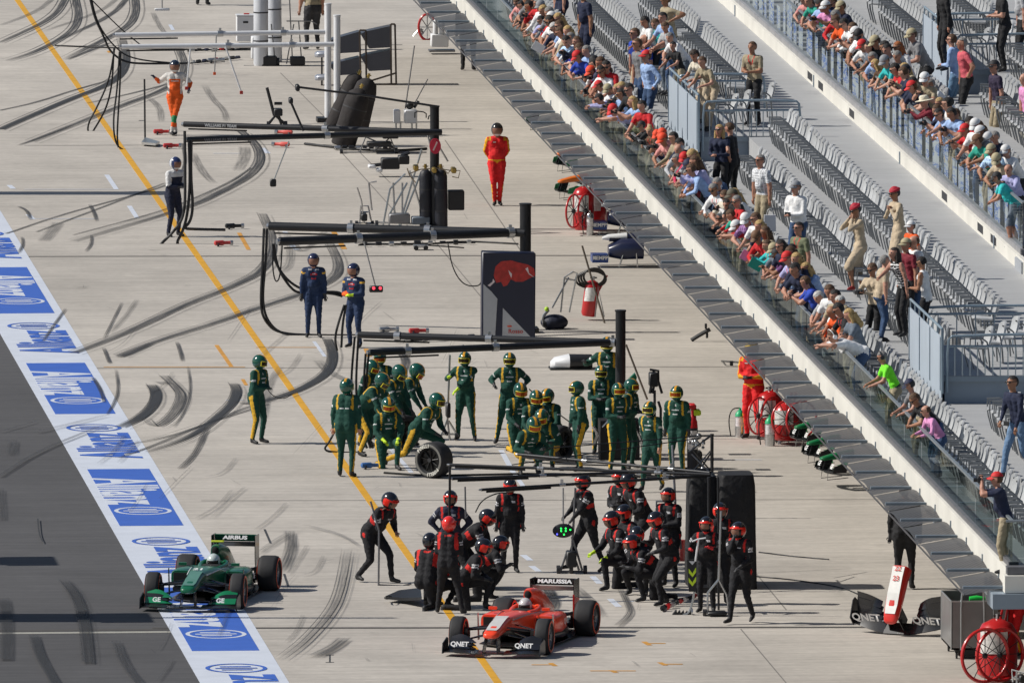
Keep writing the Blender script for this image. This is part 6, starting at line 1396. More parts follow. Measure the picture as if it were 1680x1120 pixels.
for i, (x, y, cc) in enumerate([(925, 300, 1), (928, 345, 1), (880, 232, 0)]):
    spare_nose(['orange and white nose cone, upper of the two beside the red reel', 'orange and white nose cone, lower of the two beside the red reel', 'white nose cone with green wing under the awning edge'][i], x, y, .42, math.pi+R(10), 0, (.75, .17, .02) if cc else (.6, .62, .62), None, (.35, .42, .38), (.02, .2, .08), None, .62)
def blue_wing(label, px, py, sc_=1):
    root, B = thing('front_wing', label, 'front wing', px, py, 'blue front wings'); u_ = lambda x, y, o=0: upto(px+x, py+y, B)-Vector((FWD.x, FWD.y, 0))*o
    bl = mat((.012, .05, .22), .3, 0, .04, 4); dk = mat((.01, .015, .05), .3)
    g = MB(); g.prism([u_(-44, -22), u_(-18, -22), u_(-18, -9), u_(-44, -9)], (0, .5, 0), bl); part(g, 'endplate', root)
    adopt(text('KEMPPI', .075, 'white', basis(u_(-30, -17, .006), (1, -.09, 0), (0, 0, 1)), bold=.03), root)
    g = MB(); g.ell(u_(-39.5, -17, .006), (.035, .004, .035), 'white'); part(g, 'emblem', root)
    g = MB(); g.loft([(0, 0, 0, .2, .12), (.25, 0, .05, .35, .22), (.7, 0, .06, .38, .22)], dk, 16, 3); g.v = [tuple(u_(-16, -26)+Vector(v)+Vector((0, .3, 0))) for v in g.v]; part(g, 'wing_box', root)
    g = MB(); g.loft([(0, 0, 0, .05, .03), (.12, 0, .02, .1, .06), (.5, 0, .03, .13, .08)], wht, 14, 2.4); g.v = [tuple(u_(-26, -47)+Vector(v)+Vector((0, .3, 0))) for v in g.v]; part(g, 'nose_tip', root)
    g = MB(); g.loft([(.12, 0, .01, .105, .065), (1.0, 0, .04, .15, .1)], dk, 14, 2.4); g.v = [tuple(u_(-26, -46)+Vector(v)+Vector((.02, .3, 0))) for v in g.v]; part(g, 'nose', root)
    g = MB(); 
    for ln in ([(-32, -6), (-30, 0), (40, 0)], [(10, -35), (0, -2)], [(28, -25), (30, -2)], [(-30, -5), (60, -6)]): g.tube([u_(*q) for q in ln], .016, chrome, 6, 0)
    part(g, 'stand', root)
    return root
blue_wing('dark blue front wing with white nose tip standing on a low frame', 1016, 440); blue_wing('blue front wing behind the chrome bottle, half under the awning', 1014, 386)
root, B = thing('nose_cover', 'white and black nose cover lying on the ground behind the raised arm', 'nose cover', 935, 605)
g = MB(); g.loft([(-.38, 0, .09, .05, .06), (-.3, 0, .12, .2, .11), (-.02, 0, .15, .28, .14)], wht, 18, 2.6); g.v = [tuple(Vector(v)+B) for v in g.v]; part(g, 'white_tip', root)
g = MB(); g.loft([(-.02, 0, .15, .275, .135), (.42, 0, .15, .26, .13)], blk, 18, 2.8); g.v = [tuple(Vector(v)+B) for v in g.v]; part(g, 'shell', root)
g = MB(); g.box(B+Vector((0, 0, .02)), (.8, .5, .03), blk); part(g, 'skid', root)
# tall wing rack near the top
root, B = thing('wing_rack', 'two-tier rack of dark grey wings near the top of the lane', 'rack', 598, 140)
u_ = lambda x, y: upto(x, y, B); dg_ = mat((.06, .065, .085), .35, 0, .05, 3)
for (x0, x1, y0, y1, yb) in ((548, 590, 64, 52, 86), (600, 642, 52, 43, 78), (548, 590, 104, 94, 122), (600, 642, 90, 82, 115)):
    g = MB(); g.prism([u_(x0-8, y0+4), u_(x0, y0), u_(x1, y1), u_(x1, yb), u_(x0+6, yb+2)], (0, .5, 0), dg_); part(g, 'wing_panel', root)
g = MB()
for ln in ([(590, 50), (592, 140)], [(600, 50), (601, 128)], [(641, 40), (642, 140)], [(648, 40), (650, 138)], [(590, 50), (600, 50)], [(641, 40), (648, 40)], [(592, 138), (650, 120)], [(592, 140), (650, 138)]): g.tube([u_(*q) for q in ln], .022, mat((.07, .055, .045), .5, .3), 6, 0)
part(g, 'frame', root)
for i, (x, y) in enumerate([(528, 96), (528, 134)]):
    root, B = thing('nose_tip', ['silver nose tip on the rack shelf, upper one', 'silver nose tip on the rack shelf, lower one'][i], 'nose tip', x, 140, 'silver nose tips')
    p = upto(x, y-6, B); g = MB(); g.loft([(-.16, 0, 0, .1, .05), (-.1, 0, .01, .2, .07), (.12, 0, .02, .22, .07)], mat((.4, .42, .47), .3, .4), 16, 3); g.v = [tuple(Vector(v)+p) for v in g.v]; part(g, 'tip', root)
    g = MB(); g.span(p+Vector((.1, -.23, -.03)), p+Vector((.15, .23, .08)), mat((.6, .06, .04), .4)); part(g, 'band', root); g = MB(); g.cyl(p-Vector((0, 0, .06)), (p.x, p.y, 0), .02, blk, n=6); part(g, 'leg', root)
root, B = thing('service_cabinet', 'white cabinet beside the white gas bottles at the top', 'cabinet', 403, 72)
g = MB(); g.box(B+Vector((0, .2, .34)), (.40, .4, .58), wht); g.box(B+Vector((0, -.004, .5)), (.12, .01, .05), 'dark'); part(g, 'body', root, bevel=.02); g = MB(); g.box(B+Vector((0, .2, .65)), (.42, .42, .03), wht); g.cyl(B+Vector((-.03, .2, .68)), B+Vector((.1, .2, .68)), .015, 'red', n=6); part(g, 'lid', root)
root, B = thing('service_cabinet', 'lower white cabinet in front of the white gas bottles', 'cabinet', 425, 98)
g = MB(); g.box(B+Vector((0, .0, .28)), (.36, .3, .52), wht); part(g, 'body', root, bevel=.02); g = MB(); g.box(B+Vector((0, -.155, .42)), (.1, .01, .04), 'dark'); part(g, 'vent', root)
root, B = thing('welder_unit', 'white equipment unit with black handles above the lettered boom', 'equipment', 672, 222)
g = MB()
for dx, w_ in ((-.28, .14), (.02, .28)): g.box(B+Vector((dx, 0, .42)), (w_, .3, .30), wht)
part(g, 'body', root, bevel=.02); g = MB(); g.ell(B+Vector((0, 0, .66)), (.09, .09, .09), blk); g.cyl(B+Vector((.1, 0, .6)), B+Vector((.2, 0, .75)), .03, blk, n=8); g.tube([B+Vector((.1, -.2, .4)), B+Vector((.1, -.22, .55)), B+Vector((.35, -.22, .52)), B+Vector((.35, -.2, .4))], .014, blk, 6, 1); g.tube([B+Vector((.4, -.1, .35)), B+Vector((.42, -.1, .45)), B+Vector((.62, -.1, .43)), B+Vector((.62, -.1, .33))], .014, blk, 6, 1); part(g, 'handle', root)
g = MB()
for dx in (-.3, -.2, .05, .15): g.cyl(B+Vector((dx, 0, .3)), B+Vector((dx, 0, 0)), .02, stl, n=6)
g.tube([upto(665, 178, B), upto(680, 75, B)], .015, mat('grey', .4, .4), 5, 0); g.tube([upto(676, 178, B), upto(702, 130, B)], .012, mat('grey', .4, .4), 5, 0); part(g, 'leg', root)
root, B = thing('sign_disc', 'round red sign hung on the lettered gantry post', 'sign', 712, 379)
g = MB(); c = upto(714, 240, B); g.cyl(c, c+Vector((0, .03, 0)), .12, mat((.6, .02, .06), .4), n=28); g.v = [((v[0]-c.x)*1.0+c.x, v[1], (v[2]-c.z)*1.35+c.z) for v in g.v]; part(g, 'disc', root)
g = MB(); g.box(c+Vector((0, -.01, 0)), (.03, .01, .2), mat((.7, .5, .5)), Matrix.Rotation(R(25), 3, 'Y')); part(g, 'mark', root)
# blue bag trolley and steel cart
trolley('bag_trolley', 'dark blue bag on a two-wheeled trolley with tall steel handle', 'trolley', [[(920, 512), (926, 455), (940, 446), (947, 448), (934, 512)], [(906, 505), (933, 455)], [(926, 457), (944, 460)]], 908, 540, [(893, 530, .07)], m=stl, r=.018)
root, B = thing('equipment_bag', 'dark blue lumpy bag lying at the foot of the steel handle', 'bag', 910, 540)
g = MB(); g.ell(B+Vector((0, .1, .13)), (.28, .2, .16), mat((.01, .014, .035), .6, 0, .1, 6, .5)); part(g, 'body', root); g = MB(); g.tube([upto(893, 535, B), upto(890, 520, B), upto(900, 508, B)], .03, stl, 6, 1); g.ell(upto(897, 507, B), .05, mat((.5, .8, .05)), None, 8, 5); part(g, 'fitting', root)
root, B = thing('steel_cart', 'grey steel box cart with tubular handles at the bottom right', 'cart', 1592, 1086)
s = 1/scl(1085); sh = mat((.24, .24, .245), .35, .5, .08, 3); c = at(1597, 1080)
g = MB()
x0, x1 = -.38, .33; y0, y1 = -.05, 1.6; z0, z1 = .16, .98
for a_, b_ in (((x0, y0, z0), (x1, y0+.02, z1)), ((x0, y0, z0), (x0+.02, y1, z1)), ((x1-.02, y0, z0), (x1, y1, z1)), ((x0, y1-.02, z0), (x1, y1, z1)), ((x0, y0, z0), (x1, y1, z0+.03))): g.span(Vector(a_)+c, Vector(b_)+c, sh)
part(g, 'tub', root); g = MB()
for (xa, ya) in ((x0, y0), (x1, y0), (x0, y1), (x1, y1)): g.cyl(c+Vector((xa, ya, z0)), c+Vector((xa, ya, z1+.01)), .014, stl, n=6)
g.tube([c+Vector((x0, y0, z1)), c+Vector((x1, y0, z1)), c+Vector((x1, y1, z1)), c+Vector((x0, y1, z1)), c+Vector((x0, y0, z1))], .014, stl, 6, 0)
g.tube([c+Vector((-.22, y0-.03, z0)), c+Vector((-.22, y0-.03, z1+.12)), c+Vector((-.15, y0-.03, z1+.2)), c+Vector((.12, y0-.03, z1+.2)), c+Vector((.17, y0-.03, z1+.12)), c+Vector((.17, y0-.03, z0))], .016, stl, 6, 1); part(g, 'handle', root)
for (dx, dy) in ((-.3, 1.2), (-.28, .05), (.25, .05), (.25, 1.2)): g = MB(); g.cyl(c+Vector((dx-.015, dy, .06)), c+Vector((dx+.015, dy, .06)), .06, blk, n=12); g.box(c+Vector((dx, dy, .13)), (.05, .06, .06), blk); part(g, 'caster', root)
g = MB(); g.box(c+Vector((0, .3, .10)), (.5, .5, .1), blk); part(g, 'base', root)
root, B = thing('green_tool', 'bright green tool lying in the steel cart', 'tool', 1610, 1086)
g = MB(); p = c+Vector((.1, .5, .95)); g.loft([(-.12, 0, 0, .05, .05), (0, 0, .01, .06, .06), (.15, 0, 0, .04, .04)], mat((.02, .6, .08), .4), 12); g.v = [tuple(Vector(v)+p) for v in g.v]; part(g, 'body', root); g = MB(); g.cyl(p+Vector((-.08, 0, -.02)), p+Vector((-.08, 0, -.14)), .03, mat((.02, .6, .08), .4), n=8); part(g, 'grip', root)
root, B = thing('steel_cart', 'second grey steel cart behind under the deck corner', 'cart', 1652, 1052)
g = MB(); c2_ = at(1655, 1048)
for a_, b_ in (((-.3, 0, .15), (.4, .02, .95)), ((-.3, 0, .15), (-.28, 1.2, .95)), ((.38, 0, .15), (.4, 1.2, .95))): g.span(Vector(a_)+c2_, Vector(b_)+c2_, sh)
part(g, 'tub', root); g = MB(); g.tube([c2_+Vector((-.3, 0, .96)), c2_+Vector((.4, 0, .96))], .014, stl, 6, 0); part(g, 'rim', root)
trolley('wire_basket', 'white wire basket cut off by the bottom right corner', 'basket', [[(1662, 1118), (1660, 1098), (1690, 1106)], [(1668, 1101), (1668, 1120)], [(1674, 1103), (1674, 1120)], [(1661, 1110), (1690, 1117)]], 1672, 1128, m=wht, r=.016, boxes=[(1676, 1112, 10, 12, blk)])
# black rack of angled panels among the green crew
root, B = thing('panel_rack', 'black rack of tilted silver-edged panels behind the green crew', 'rack', 1000, 755)
u_ = lambda x, y, o=0: upto(x, y, B)-Vector((FWD.x, FWD.y, 0))*o
for k in range(4):
    g = MB(); dx, dy = k*9, -k*14+10; g.prism([u_(988+dx, 690+dy), u_(1024+dx*.6, 652+dy*.8), u_(1032+dx*.6, 664+dy*.8), u_(996+dx, 704+dy)], (0, .5, 0), blk); part(g, 'panel', root)
    g = MB(); g.cyl(u_(988+dx, 690+dy, .03), u_(1024+dx*.6, 652+dy*.8, .03), .012, chrome, n=6); part(g, 'edge', root)
g = MB(); g.span(u_(985, 755), u_(1050, 690)+Vector((0, .6, 0)), mat((.01, .01, .012), .7)); part(g, 'base', root)
g = MB(); vs = [u_(1026, 636), u_(1032, 622), u_(1042, 612), u_(1045, 618), u_(1043, 632), u_(1036, 638)]; g.prism(vs, (0, .15, 0), mat((.0, .13, .06), .3)); part(g, 'green_cowl', root)
g = MB(); g.tube([u_(973, 700), u_(982, 712), u_(974, 730)], .035, chrome, 6, 1); g.tube([u_(1040, 700), u_(1052, 720), u_(1056, 745)], .03, chrome, 6, 1); part(g, 'exhaust_pipe', root)
trolley('reel_tower', 'red and lime reels stacked on a dark post right of the green crew', 'reel', [[(1138, 665), (1138, 760)]], 1138, 770, m=blk, r=.05, boxes=[(1135, 666, 12, 8, mat('red', .5)), (1142, 676, 14, 9, mat('neon', .5)), (1135, 742, 8, 14, mat('red', .5)), (1145, 752, 12, 26, blk)])
trolley('stand_extinguisher', 'small red extinguisher left of the chevron sign holder', 'extinguisher', [[(1119, 885), (1119, 920)]], 1119, 924, m=rdm, r=.055)
# red/black front wing lying near the left crew; wheel guns
root, B = thing('front_wing', 'dark front wing lying on the ground in front of the squatting crew member', 'front wing', 675, 985)
g = MB(); g.prism([at(632, 982, .06), at(655, 972, .1), at(690, 968, .16), at(692, 984, .16), at(660, 985, .06)], (0, 0, .05), blk); part(g, 'plane', root); g = MB(); g.tube([at(636, 982, .06), at(630, 981, .12), at(634, 977, .16), at(642, 978, .12)], .012, blk, 6, 1); part(g, 'hook', root)
def gun(label, px, py, c_, a=0):
    root, B = thing('wheel_gun', label, 'wheel gun', px, py, 'wheel guns'); h = Vector((math.cos(a), math.sin(a), 0))
    g = MB(); g.lathe([(-.14, .02), (-.12, .05), (.05, .055), (.08, .035), (.2, .035), (.2, .0)], B+Vector((0, 0, .07)), h, c_, 12); part(g, 'body', root); g = MB(); g.cyl(B+Vector((0, 0, .07))-h*.04, B+Vector((0, -.12, .02))-h*.06, .022, blk, n=8); part(g, 'grip', root); g = MB(); g.cyl(B+Vector((0, 0, .07))+h*.2, B+Vector((0, 0, .07))+h*.26, .05, stl, n=10); part(g, 'socket', root)
rg = mat((.55, .05, .05), .4)
for lb_, x, y, c_, a in [('red wheel gun lying left of the crossed orange legs', 262, 221, rg, 0), ('red wheel gun on the ground below the orange crew member', 278, 244, rg, 0), ('coral wheel gun on the ground, upper of the two under the lettered boom', 470, 222, mat((.75, .12, .1), .4), 2.9), ('coral wheel gun on the ground, lower of the two under the lettered boom', 465, 242, mat((.75, .12, .1), .4), 2.9),
    ('black wheel gun on the ground nearest the yellow dash', 380, 376, blk, .1), ('dark red wheel gun on the ground beside the hose loop', 362, 404, rg, .2), ('steel wheel gun standing upright beside the banner, left one', 633, 546, stl, .1), ('red and steel wheel gun standing beside the banner, right one', 682, 548, rg, .1),
    ('blue wheel gun lying beside the kneeling green crew member', 604, 769, mat((.05, .15, .4), .4), .2), ('red wheel gun on the white boom line', 387, 82, rg, .1), ('steel wheel gun near the white cabinet', 350, 104, stl, .1)]: gun(lb_, x, y, c_, a)
root, B = thing('floor_jack', 'flat steel lift plate under the pole held by the orange crew member', 'jack', 240, 236)
g = MB(); g.prism([at(232, 237, .04), at(238, 229, .04), at(262, 236, .04), at(255, 239, .04)], (0, 0, .05), stl); part(g, 'plate', root); g = MB(); g.cyl(at(238, 228), upto(237, 130, at(238, 228)), .02, blk, n=8); g.box(upto(232, 198, at(238, 228)), (.12, .02, .02), stl); part(g, 'pole', root)
root, B = thing('dolly', 'low wheeled dolly lying under the steel-clamped boom', 'dolly', 690, 410)
g = MB(); g.box(B+Vector((0, 0, .08)), (.3, .25, .05), stl); g.tube([B+Vector((.1, 0, .1)), B+Vector((.9, 0, .04))], .015, blk, 5, 0); part(g, 'frame', root)
for dx in (-.1, .1): g = MB(); g.cyl(B+Vector((dx, -.13, .05)), B+Vector((dx, -.1, .05)), .05, blk, n=12); part(g, 'wheel', root)
root, B = thing('dolly', 'small steel dolly near the blue wing stand beside the awning', 'dolly', 1200, 600)
g = MB()
for ln in ([(1183, 592), (1225, 595)], [(1190, 600), (1225, 603)], [(1185, 592), (1195, 606)]): g.tube([upto(*q, B) for q in ln], .018, stl, 5, 0)
part(g, 'frame', root); g = MB(); g.cyl(B-Vector((.03, 0, -.05)), B+Vector((.03, 0, .05)), .05, blk, n=10); part(g, 'wheel', root)
root, B = thing('barrow', 'black wheeled arm lying at the awning edge right of the booms', 'barrow', 1155, 560)
g = MB(); g.tube([upto(1134, 558, B), upto(1150, 548, B), upto(1165, 540, B)], .045, blk, 6, 1); part(g, 'arm', root); g = MB(); 
for x, y in ((1158, 535), (1160, 550)): g.cyl(upto(x, y, B)-Vector((.02, 0, 0)), upto(x, y, B)+Vector((.02, 0, 0)), .055, blk, n=12)
part(g, 'wheel', root)
offshadow(317, 245, .75, 'tall grey unseen shadow caster off to the left, farthest of the three', 4.6); offshadow(1013, 640, 1.3, 'tall grey unseen shadow caster off to the left, nearest the green car', 4.0, 4.0); offshadow(920, 45, 1.3, 'tall grey unseen shadow caster off to the left, middle one', 4.2)

def connector_line(label, pts, cols_):
    root, B = thing('connector_line', label, 'hose fittings', pts[0][0], pts[0][1], 'lines of hose fittings on the ground'); P_ = [at(x, y, .04) for x, y in pts]
    g = MB(); g.tube(P_, .016, hosem, 5, 1); part(g, 'hose', root); L_ = (P_[-1]-P_[0])
    for i in range(9):
        p = P_[0]+L_*((i+.5)/9)+Vector((0, 0, .02)); d = L_.normalized(); g = MB(); r_ = RN.uniform(.03, .055); g.cyl(p-d*RN.uniform(.03, .07), p+d*RN.uniform(.04, .08), r_, cols_[i % len(cols_)], n=8); part(g, 'fitting', root)
fc_ = [stl, blk, mat('navy', .4), stl, rdm, blk]
connector_line('line of silver and red fittings behind the upper white boom', [(312, 104), (345, 101), (394, 95)], fc_)
connector_line('line of silver and dark fittings just behind the orange crew member', [(308, 84), (350, 82), (418, 79)], fc_)
connector_line('line of dark fittings at the foot of the slanted black bottles', [(548, 244), (600, 246), (648, 243)], [stl, blk, blk])
connector_line('line of dark fittings under the steel-clamped boom', [(588, 402), (640, 400), (780, 398)], [blk, blk, stl])
connector_line('line of dark fittings left of the green crew legs', [(645, 560), (700, 557), (780, 553)], [blk, stl])
connector_line('line of small fittings in front of the black covered rack', [(1085, 1000), (1100, 985), (1150, 975)], [blk, rdm, stl])
connector_line('line of dark fittings among the black suited crew at right', [(1010, 778), (1080, 780), (1150, 782)], [blk, blk, stl])
trolley('tool_cart', 'dark tool cart with steel legs behind the slanted black bottles', 'cart', [[(590, 250), (600, 225), (640, 225), (650, 250)], [(600, 225), (655, 248)], [(612, 250), (640, 226)], [(560, 250), (700, 250)]], 620, 252, [(560, 249, .07), (650, 248, .08)], m=mat('grey', .4, .5), r=.016, boxes=[(622, 236, 40, 8, blk), (640, 222, 26, 10, blk)])
trolley('spare_parts', 'cluster of white-tipped black parts behind the silver trolley', 'parts', [[(608, 272), (640, 268), (668, 262)], [(640, 275), (660, 255), (672, 250)]], 645, 290, [], m=blk, r=.04, boxes=[(610, 273, 12, 6, wht), (622, 279, 10, 6, wht), (640, 268, 30, 18, blk), (662, 262, 18, 14, blk)])
hose('ground_cable', 'cable under the low boom gantry from the crouching green crew', [(862, 757), (900, 760), (1000, 763), (1150, 768)], r=.014, group='cables on the ground')
hose('ground_cable', 'cable crossing behind the black covered rack to the awning', [(1245, 905), (1300, 912), (1360, 917)], r=.012, group='cables on the ground')
hose('ground_cable', 'cable from the covered rack curving to the white nose cone', [(1240, 945), (1300, 950), (1380, 962), (1410, 975)], r=.012, group='cables on the ground')
# ================= spectators =================
CW = dict(white='white', sky='light blue', navy='navy', black='black', blue='royal blue', grey='grey', lgrey='pale grey', red='red', coral='coral', rose='salmon', crimson='crimson', lav='lavender', teal='green', turq='turquoise', olive='olive', beige='beige', cream='cream',
  orange='orange', purple='dark purple', maroon='maroon', pink='pink', lime='lime', khaki='khaki', slate='slate', brown='brown', yellow='yellow')
HG = dict(dark=('hair', (.012, .009, .008)), brown=('hair', 'brown'), greyh=('hair', (.22, .21, .2)), whiteh=('hair', (.5, .49, .47)), bald=('bald', 'brown'), blond=('long', (.45, .3, .12)), longdark=('long', (.015, .01, .008)), redhead=('long', (.3, .09, .02)), longbrown=('long', 'brown'),
  bun=('bun', (.45, .32, .15)), curly=('curly', (.03, .018, .012)), tail=('tail', (.4, .27, .12)), redcap=('cap', (.62, .02, .02), 'brown'), orangecap=('cap', (.85, .07, .02), 'brown'), whitecap=('cap', (.7, .7, .7), 'brown'), blackcap=('cap', (.015, .015, .018), 'dark'), navycap=('cap', (.015, .02, .06), 'dark'), khakicap=('cap', (.42, .36, .22), 'brown'), greycap=('cap', (.25, .26, .28), 'brown'), olivecap=('cap', (.1, .09, .06), 'brown'), hat=('hat', (.7, .64, .5)), beret=('beret', (.42, .01, .03), 'dark'), browncap=('cap', (.16, .08, .04), 'brown'), hood=('bald', (.4, .41, .43)))
HW = dict(dark='black hair', brown='brown hair', greyh='grey hair', whiteh='white hair', bald='balding head', blond='long blond hair', longdark='long black hair', redhead='long red hair', longbrown='long brown hair', bun='blond bun', curly='dark curls', tail='blond ponytail', redcap='red cap', orangecap='bright orange cap', whitecap='white cap', blackcap='black cap', navycap='navy cap', khakicap='khaki cap', greycap='grey cap', olivecap='dark olive cap', hat='cream brimmed hat', beret='red pillbox hat', browncap='brown cap', hood='grey hooded head')
LP = dict(
 L=PO(pelvis=(-.26, 0, .95), lean=27, curl=18, handL=(.26, .12, 1.02), handR=(.24, -.12, 1.02), poleL=(-.2, 1, -.2), poleR=(-.2, -1, -.2), footL=(-.2, .13, .08), footR=(-.38, -.13, .08), look=(32, 0)),
 P=PO(pelvis=(-.24, 0, .95), lean=22, curl=16, handL='phone', handR='phone', poleL=(.2, .6, -1), poleR=(.2, -.6, -1), footL=(-.15, .13, .08), footR=(-.38, -.13, .08), look=(20, 0)),
 R=PO(pelvis=(-.34, 0, .93), lean=50, curl=22, handL=(.55, .14, 1.12), handR=(.50, -.12, 1.06), poleL=(-.2, 1, 0), poleR=(-.2, -1, 0), footL=(-.2, .13, .08), footR=(-.42, -.13, .08), look=(35, 0)),
 U=PO(pelvis=(-.22, 0, .96), lean=20, curl=12, handL=(.30, .18, 1.05), handR=(.30, -.18, 1.05), footL=(0, .13, .08), footR=(-.15, -.13, .08), look=(22, 0)))
ALLP = []
held = []
def spec(px, py, ps, top, gear, floor, hd=None, extra='', pants=None, H=None, over=None, ext=None, held_=None, female=False, where='', full=None, **ck):
    P = dict(LP[ps] if ps in LP else POSE[ps]); P.update(over or {}); r = RN
    H = (H or r.uniform(1.68, 1.86))*.95; hd = R(hd if hd is not None else 180+r.uniform(5, 48)); sc = H/1.78
    if ps in LP and 'look' not in (over or {}): P['look'] = (P['look'][0]+r.uniform(-12, 10), r.uniform(-30, 30)); P['lean'] = P['lean']+r.uniform(-7, 6)
    j = skeleton(P, H); hc = j['hc']*sc; kx = (px+1804)/(py+2600)
    if abs(floor-(Z1+.95)) < .01 and px < 1200:
        hz = HC-floor-(VX+.5)/kx
        if hc.z > hz: f_ = max(.72, hz/hc.z); H *= f_; sc *= f_; hc = hc*f_
    if floor in (Z1, ZU):                       # keep bodies behind the glass
        gx = SX(LX if floor == Z1 else UX, 340)
        need = gx+(.06 if ps in ('L', 'P', 'R') else .16)+.0
        hz = HC-floor-need/kx
        if ps not in LP: hz = HC-floor-(gx+.42)/kx
        if hc.z > hz:
            f_ = max(.80, hz/hc.z); H *= f_; sc *= f_; hc = hc*f_
    t = at(px, py, floor+hc.z); off = Matrix.Rotation(hd, 3, 'Z') @ Vector((hc.x, hc.y, 0)); loc = (t.x-off.x, t.y-off.y, floor)
    mnx = SX(LX if floor == Z1 else UX, t.y)+.36 if floor in (Z1, ZU) else -1
    if ps in LP and math.degrees(hd) > 180:      # hips stay inside the rail
        pl = Matrix.Rotation(hd, 3, 'Z') @ Vector((P['pelvis'][0]*sc, 0, 0))
        if loc[0]+pl.x < mnx: loc = (mnx-pl.x, loc[1], loc[2])
    c = dict(top=top, bottom=pants or r.choice(['jeans', 'khaki', 'dark', 'navy', 'beige', 'slate']), sleeve=r.choice(['short', 'short', 'long']), untuck=r.random() < .6); c.update(ck)
    gr = HG[gear]; ex = ext if ext is not None else (('sun',) if r.random() < .45 else ())
    lab = full or ('%s %s, %s, %s' % (CW.get(top, top), {'stripe': 'striped top', 'plaid': 'plaid shirt'}.get(ck.get('style'), 'top'), HW[gear], where or 'at the lower rail')+(' '+extra if extra else ''))
    o, J = person(loc, hd, P, c, H, gr, lab, None, ex, r.uniform(.96, 1.16) if not female else .92, female, .024)
    ALLP.append([o, px, py, top, gear, full is None])
    if held_ or (ps == 'P'):
        k = held_ or r.choice(['phone', 'camera', 'camera'])
        held.append((k, (J['wrL']+J['wrR'])/2 if k != 'wristL' else J['wrL'], math.atan2(J['hf'].y, J['hf'].x), CW.get(top, top), HW[gear], o))
    return o
Z1, Z2, Z3, ZU = LF, LF+.47, LF+.94, UF
lower = """786,5,L,rose,brown|800,20,P,white,brown|815,9,L,sky,dark|828,14,P,navy,blond|836,30,L,sky,bald|846,10,L,navy,dark|868,2,U,red,brown|884,10,U,white,greycap|853,34,L,lav,dark|863,52,P,white,brown|878,46,L,navy,whiteh|
921,52,U,beige,blond|908,68,L,sky,dark|900,88,L,blue,dark|913,101,P,blue,greycap|922,93,L,blue,redcap|957,103,U,purple,longbrown|949,118,L,crimson,orangecap|953,128,P,navy,navycap|979,117,L,white,dark|943,141,P,black,redcap|957,141,L,white,redcap|971,147,L,white,khakicap|
988,155,P,sky,dark|1023,147,U,black,dark|972,163,R,lav,dark|1001,181,R,lav,redcap|1009,198,L,olive,blond|1019,207,P,black,blackcap|1030,216,P,brown,bun|1046,222,P,navy,orangecap|1059,221,P,rose,orangecap|1077,229,L,rose,orangecap|1094,246,L,lgrey,hood|1088,262,L,grey,greyh|
1108,260,L,crimson,redcap|1122,266,P,lav,longbrown|1130,272,L,blue,navycap|1101,286,L,maroon,greyh|1113,279,L,sky,brown|1135,283,R,white,dark|1147,311,L,white,greyh|1160,322,L,cream,brown|1169,336,P,slate,dark|1186,321,U,black,olivecap|1178,353,L,teal,brown|1208,372,R,red,whitecap|1219,360,L,purple,whitecap|
1226,389,L,red,browncap|1232,403,P,turq,brown|1244,409,L,slate,khakicap|1251,418,P,purple,blackcap|1268,404,U,navy,longdark|1272,424,L,lav,redcap|1279,441,L,sky,dark|1303,443,L,navy,dark|1307,463,P,blue,brown|1328,488,L,lgrey,whiteh|1337,500,U,grey,dark|1356,496,U,white,whiteh|1347,512,L,orange,bald|1362,508,L,black,dark|1352,547,P,white,brown|
1475,632,U,grey,navycap|1489,655,L,black,brown"""
for i, it in enumerate(lower.replace('\n', '').split('|')):
    x, y, ps, top, gear = it.split(','); x = int(x); y = int(y); kw = {}
    if i % 5 == 2 and top in ('sky', 'lav', 'purple'): kw['style'] = 'plaid'
    if i % 4 == 1: kw['lanyard'] = 'red'
    spec(x, y, ps, top, gear, Z1, **kw)
FS = 'spectator '
rr_ = random.Random(31)
for i in range(62):
    if i < 42: y = rr_.uniform(0, 520) if i > 14 else rr_.uniform(0, 150); x = (y+2600)*(1.025+rr_.uniform(0, .006))-1804+.0*y; fl_ = Z1; wh = 'standing behind the lower rail crowd'
    else: y = rr_.uniform(0, 250); x = (y+2600)*(1.212+rr_.uniform(-.004, .006))-1804; fl_ = ZU; wh = 'standing behind the upper rail crowd'
    spec(x, y, rr_.choice(['U', 'U', 'P', 'L']), rr_.choice(['white', 'sky', 'grey', 'navy', 'black', 'lgrey', 'khaki', 'red', 'white', 'slate', 'blue']), rr_.choice(['dark', 'brown', 'greyh', 'blond', 'longbrown', 'blackcap', 'whitecap', 'brown', 'dark']), fl_, where=wh)
spec(1366, 552, 'R', 'white', 'brown', Z1, 190, full='spectator in white t-shirt stretched far over the lower rail with white headphones', ext=('whphones',), sleeve='short', pants='jeans', H=1.8, over=dict(lean=52))
spec(1430, 586, 'U', 'lime', 'greyh', Z1, 186, full='man in lime green shirt with ear protectors holding the lower rail', ext=('sun', 'phones'), sleeve='short', pants='khaki', H=1.8, untuck=False, belt=1)
spec(1492, 674, 'U', 'pink', 'bald', Z1, 195, full='balding man in pink long-sleeved shirt leaning on the lower rail', sleeve='long', pants='jeans', H=1.8, untuck=False, over=dict(lean=24))
spec(1635, 786, 'photo', 'navy', 'redcap', Z1-.04, 176, full='man in navy t-shirt and red cap photographing from the deck corner', sleeve='short', pants='khaki', H=1.7, untuck=True, held_='camera', over=dict(lean=9, pelvis=(-.12, 0, .965), footL=(-.1, .12, .08), footR=(-.2, -.12, .08)))
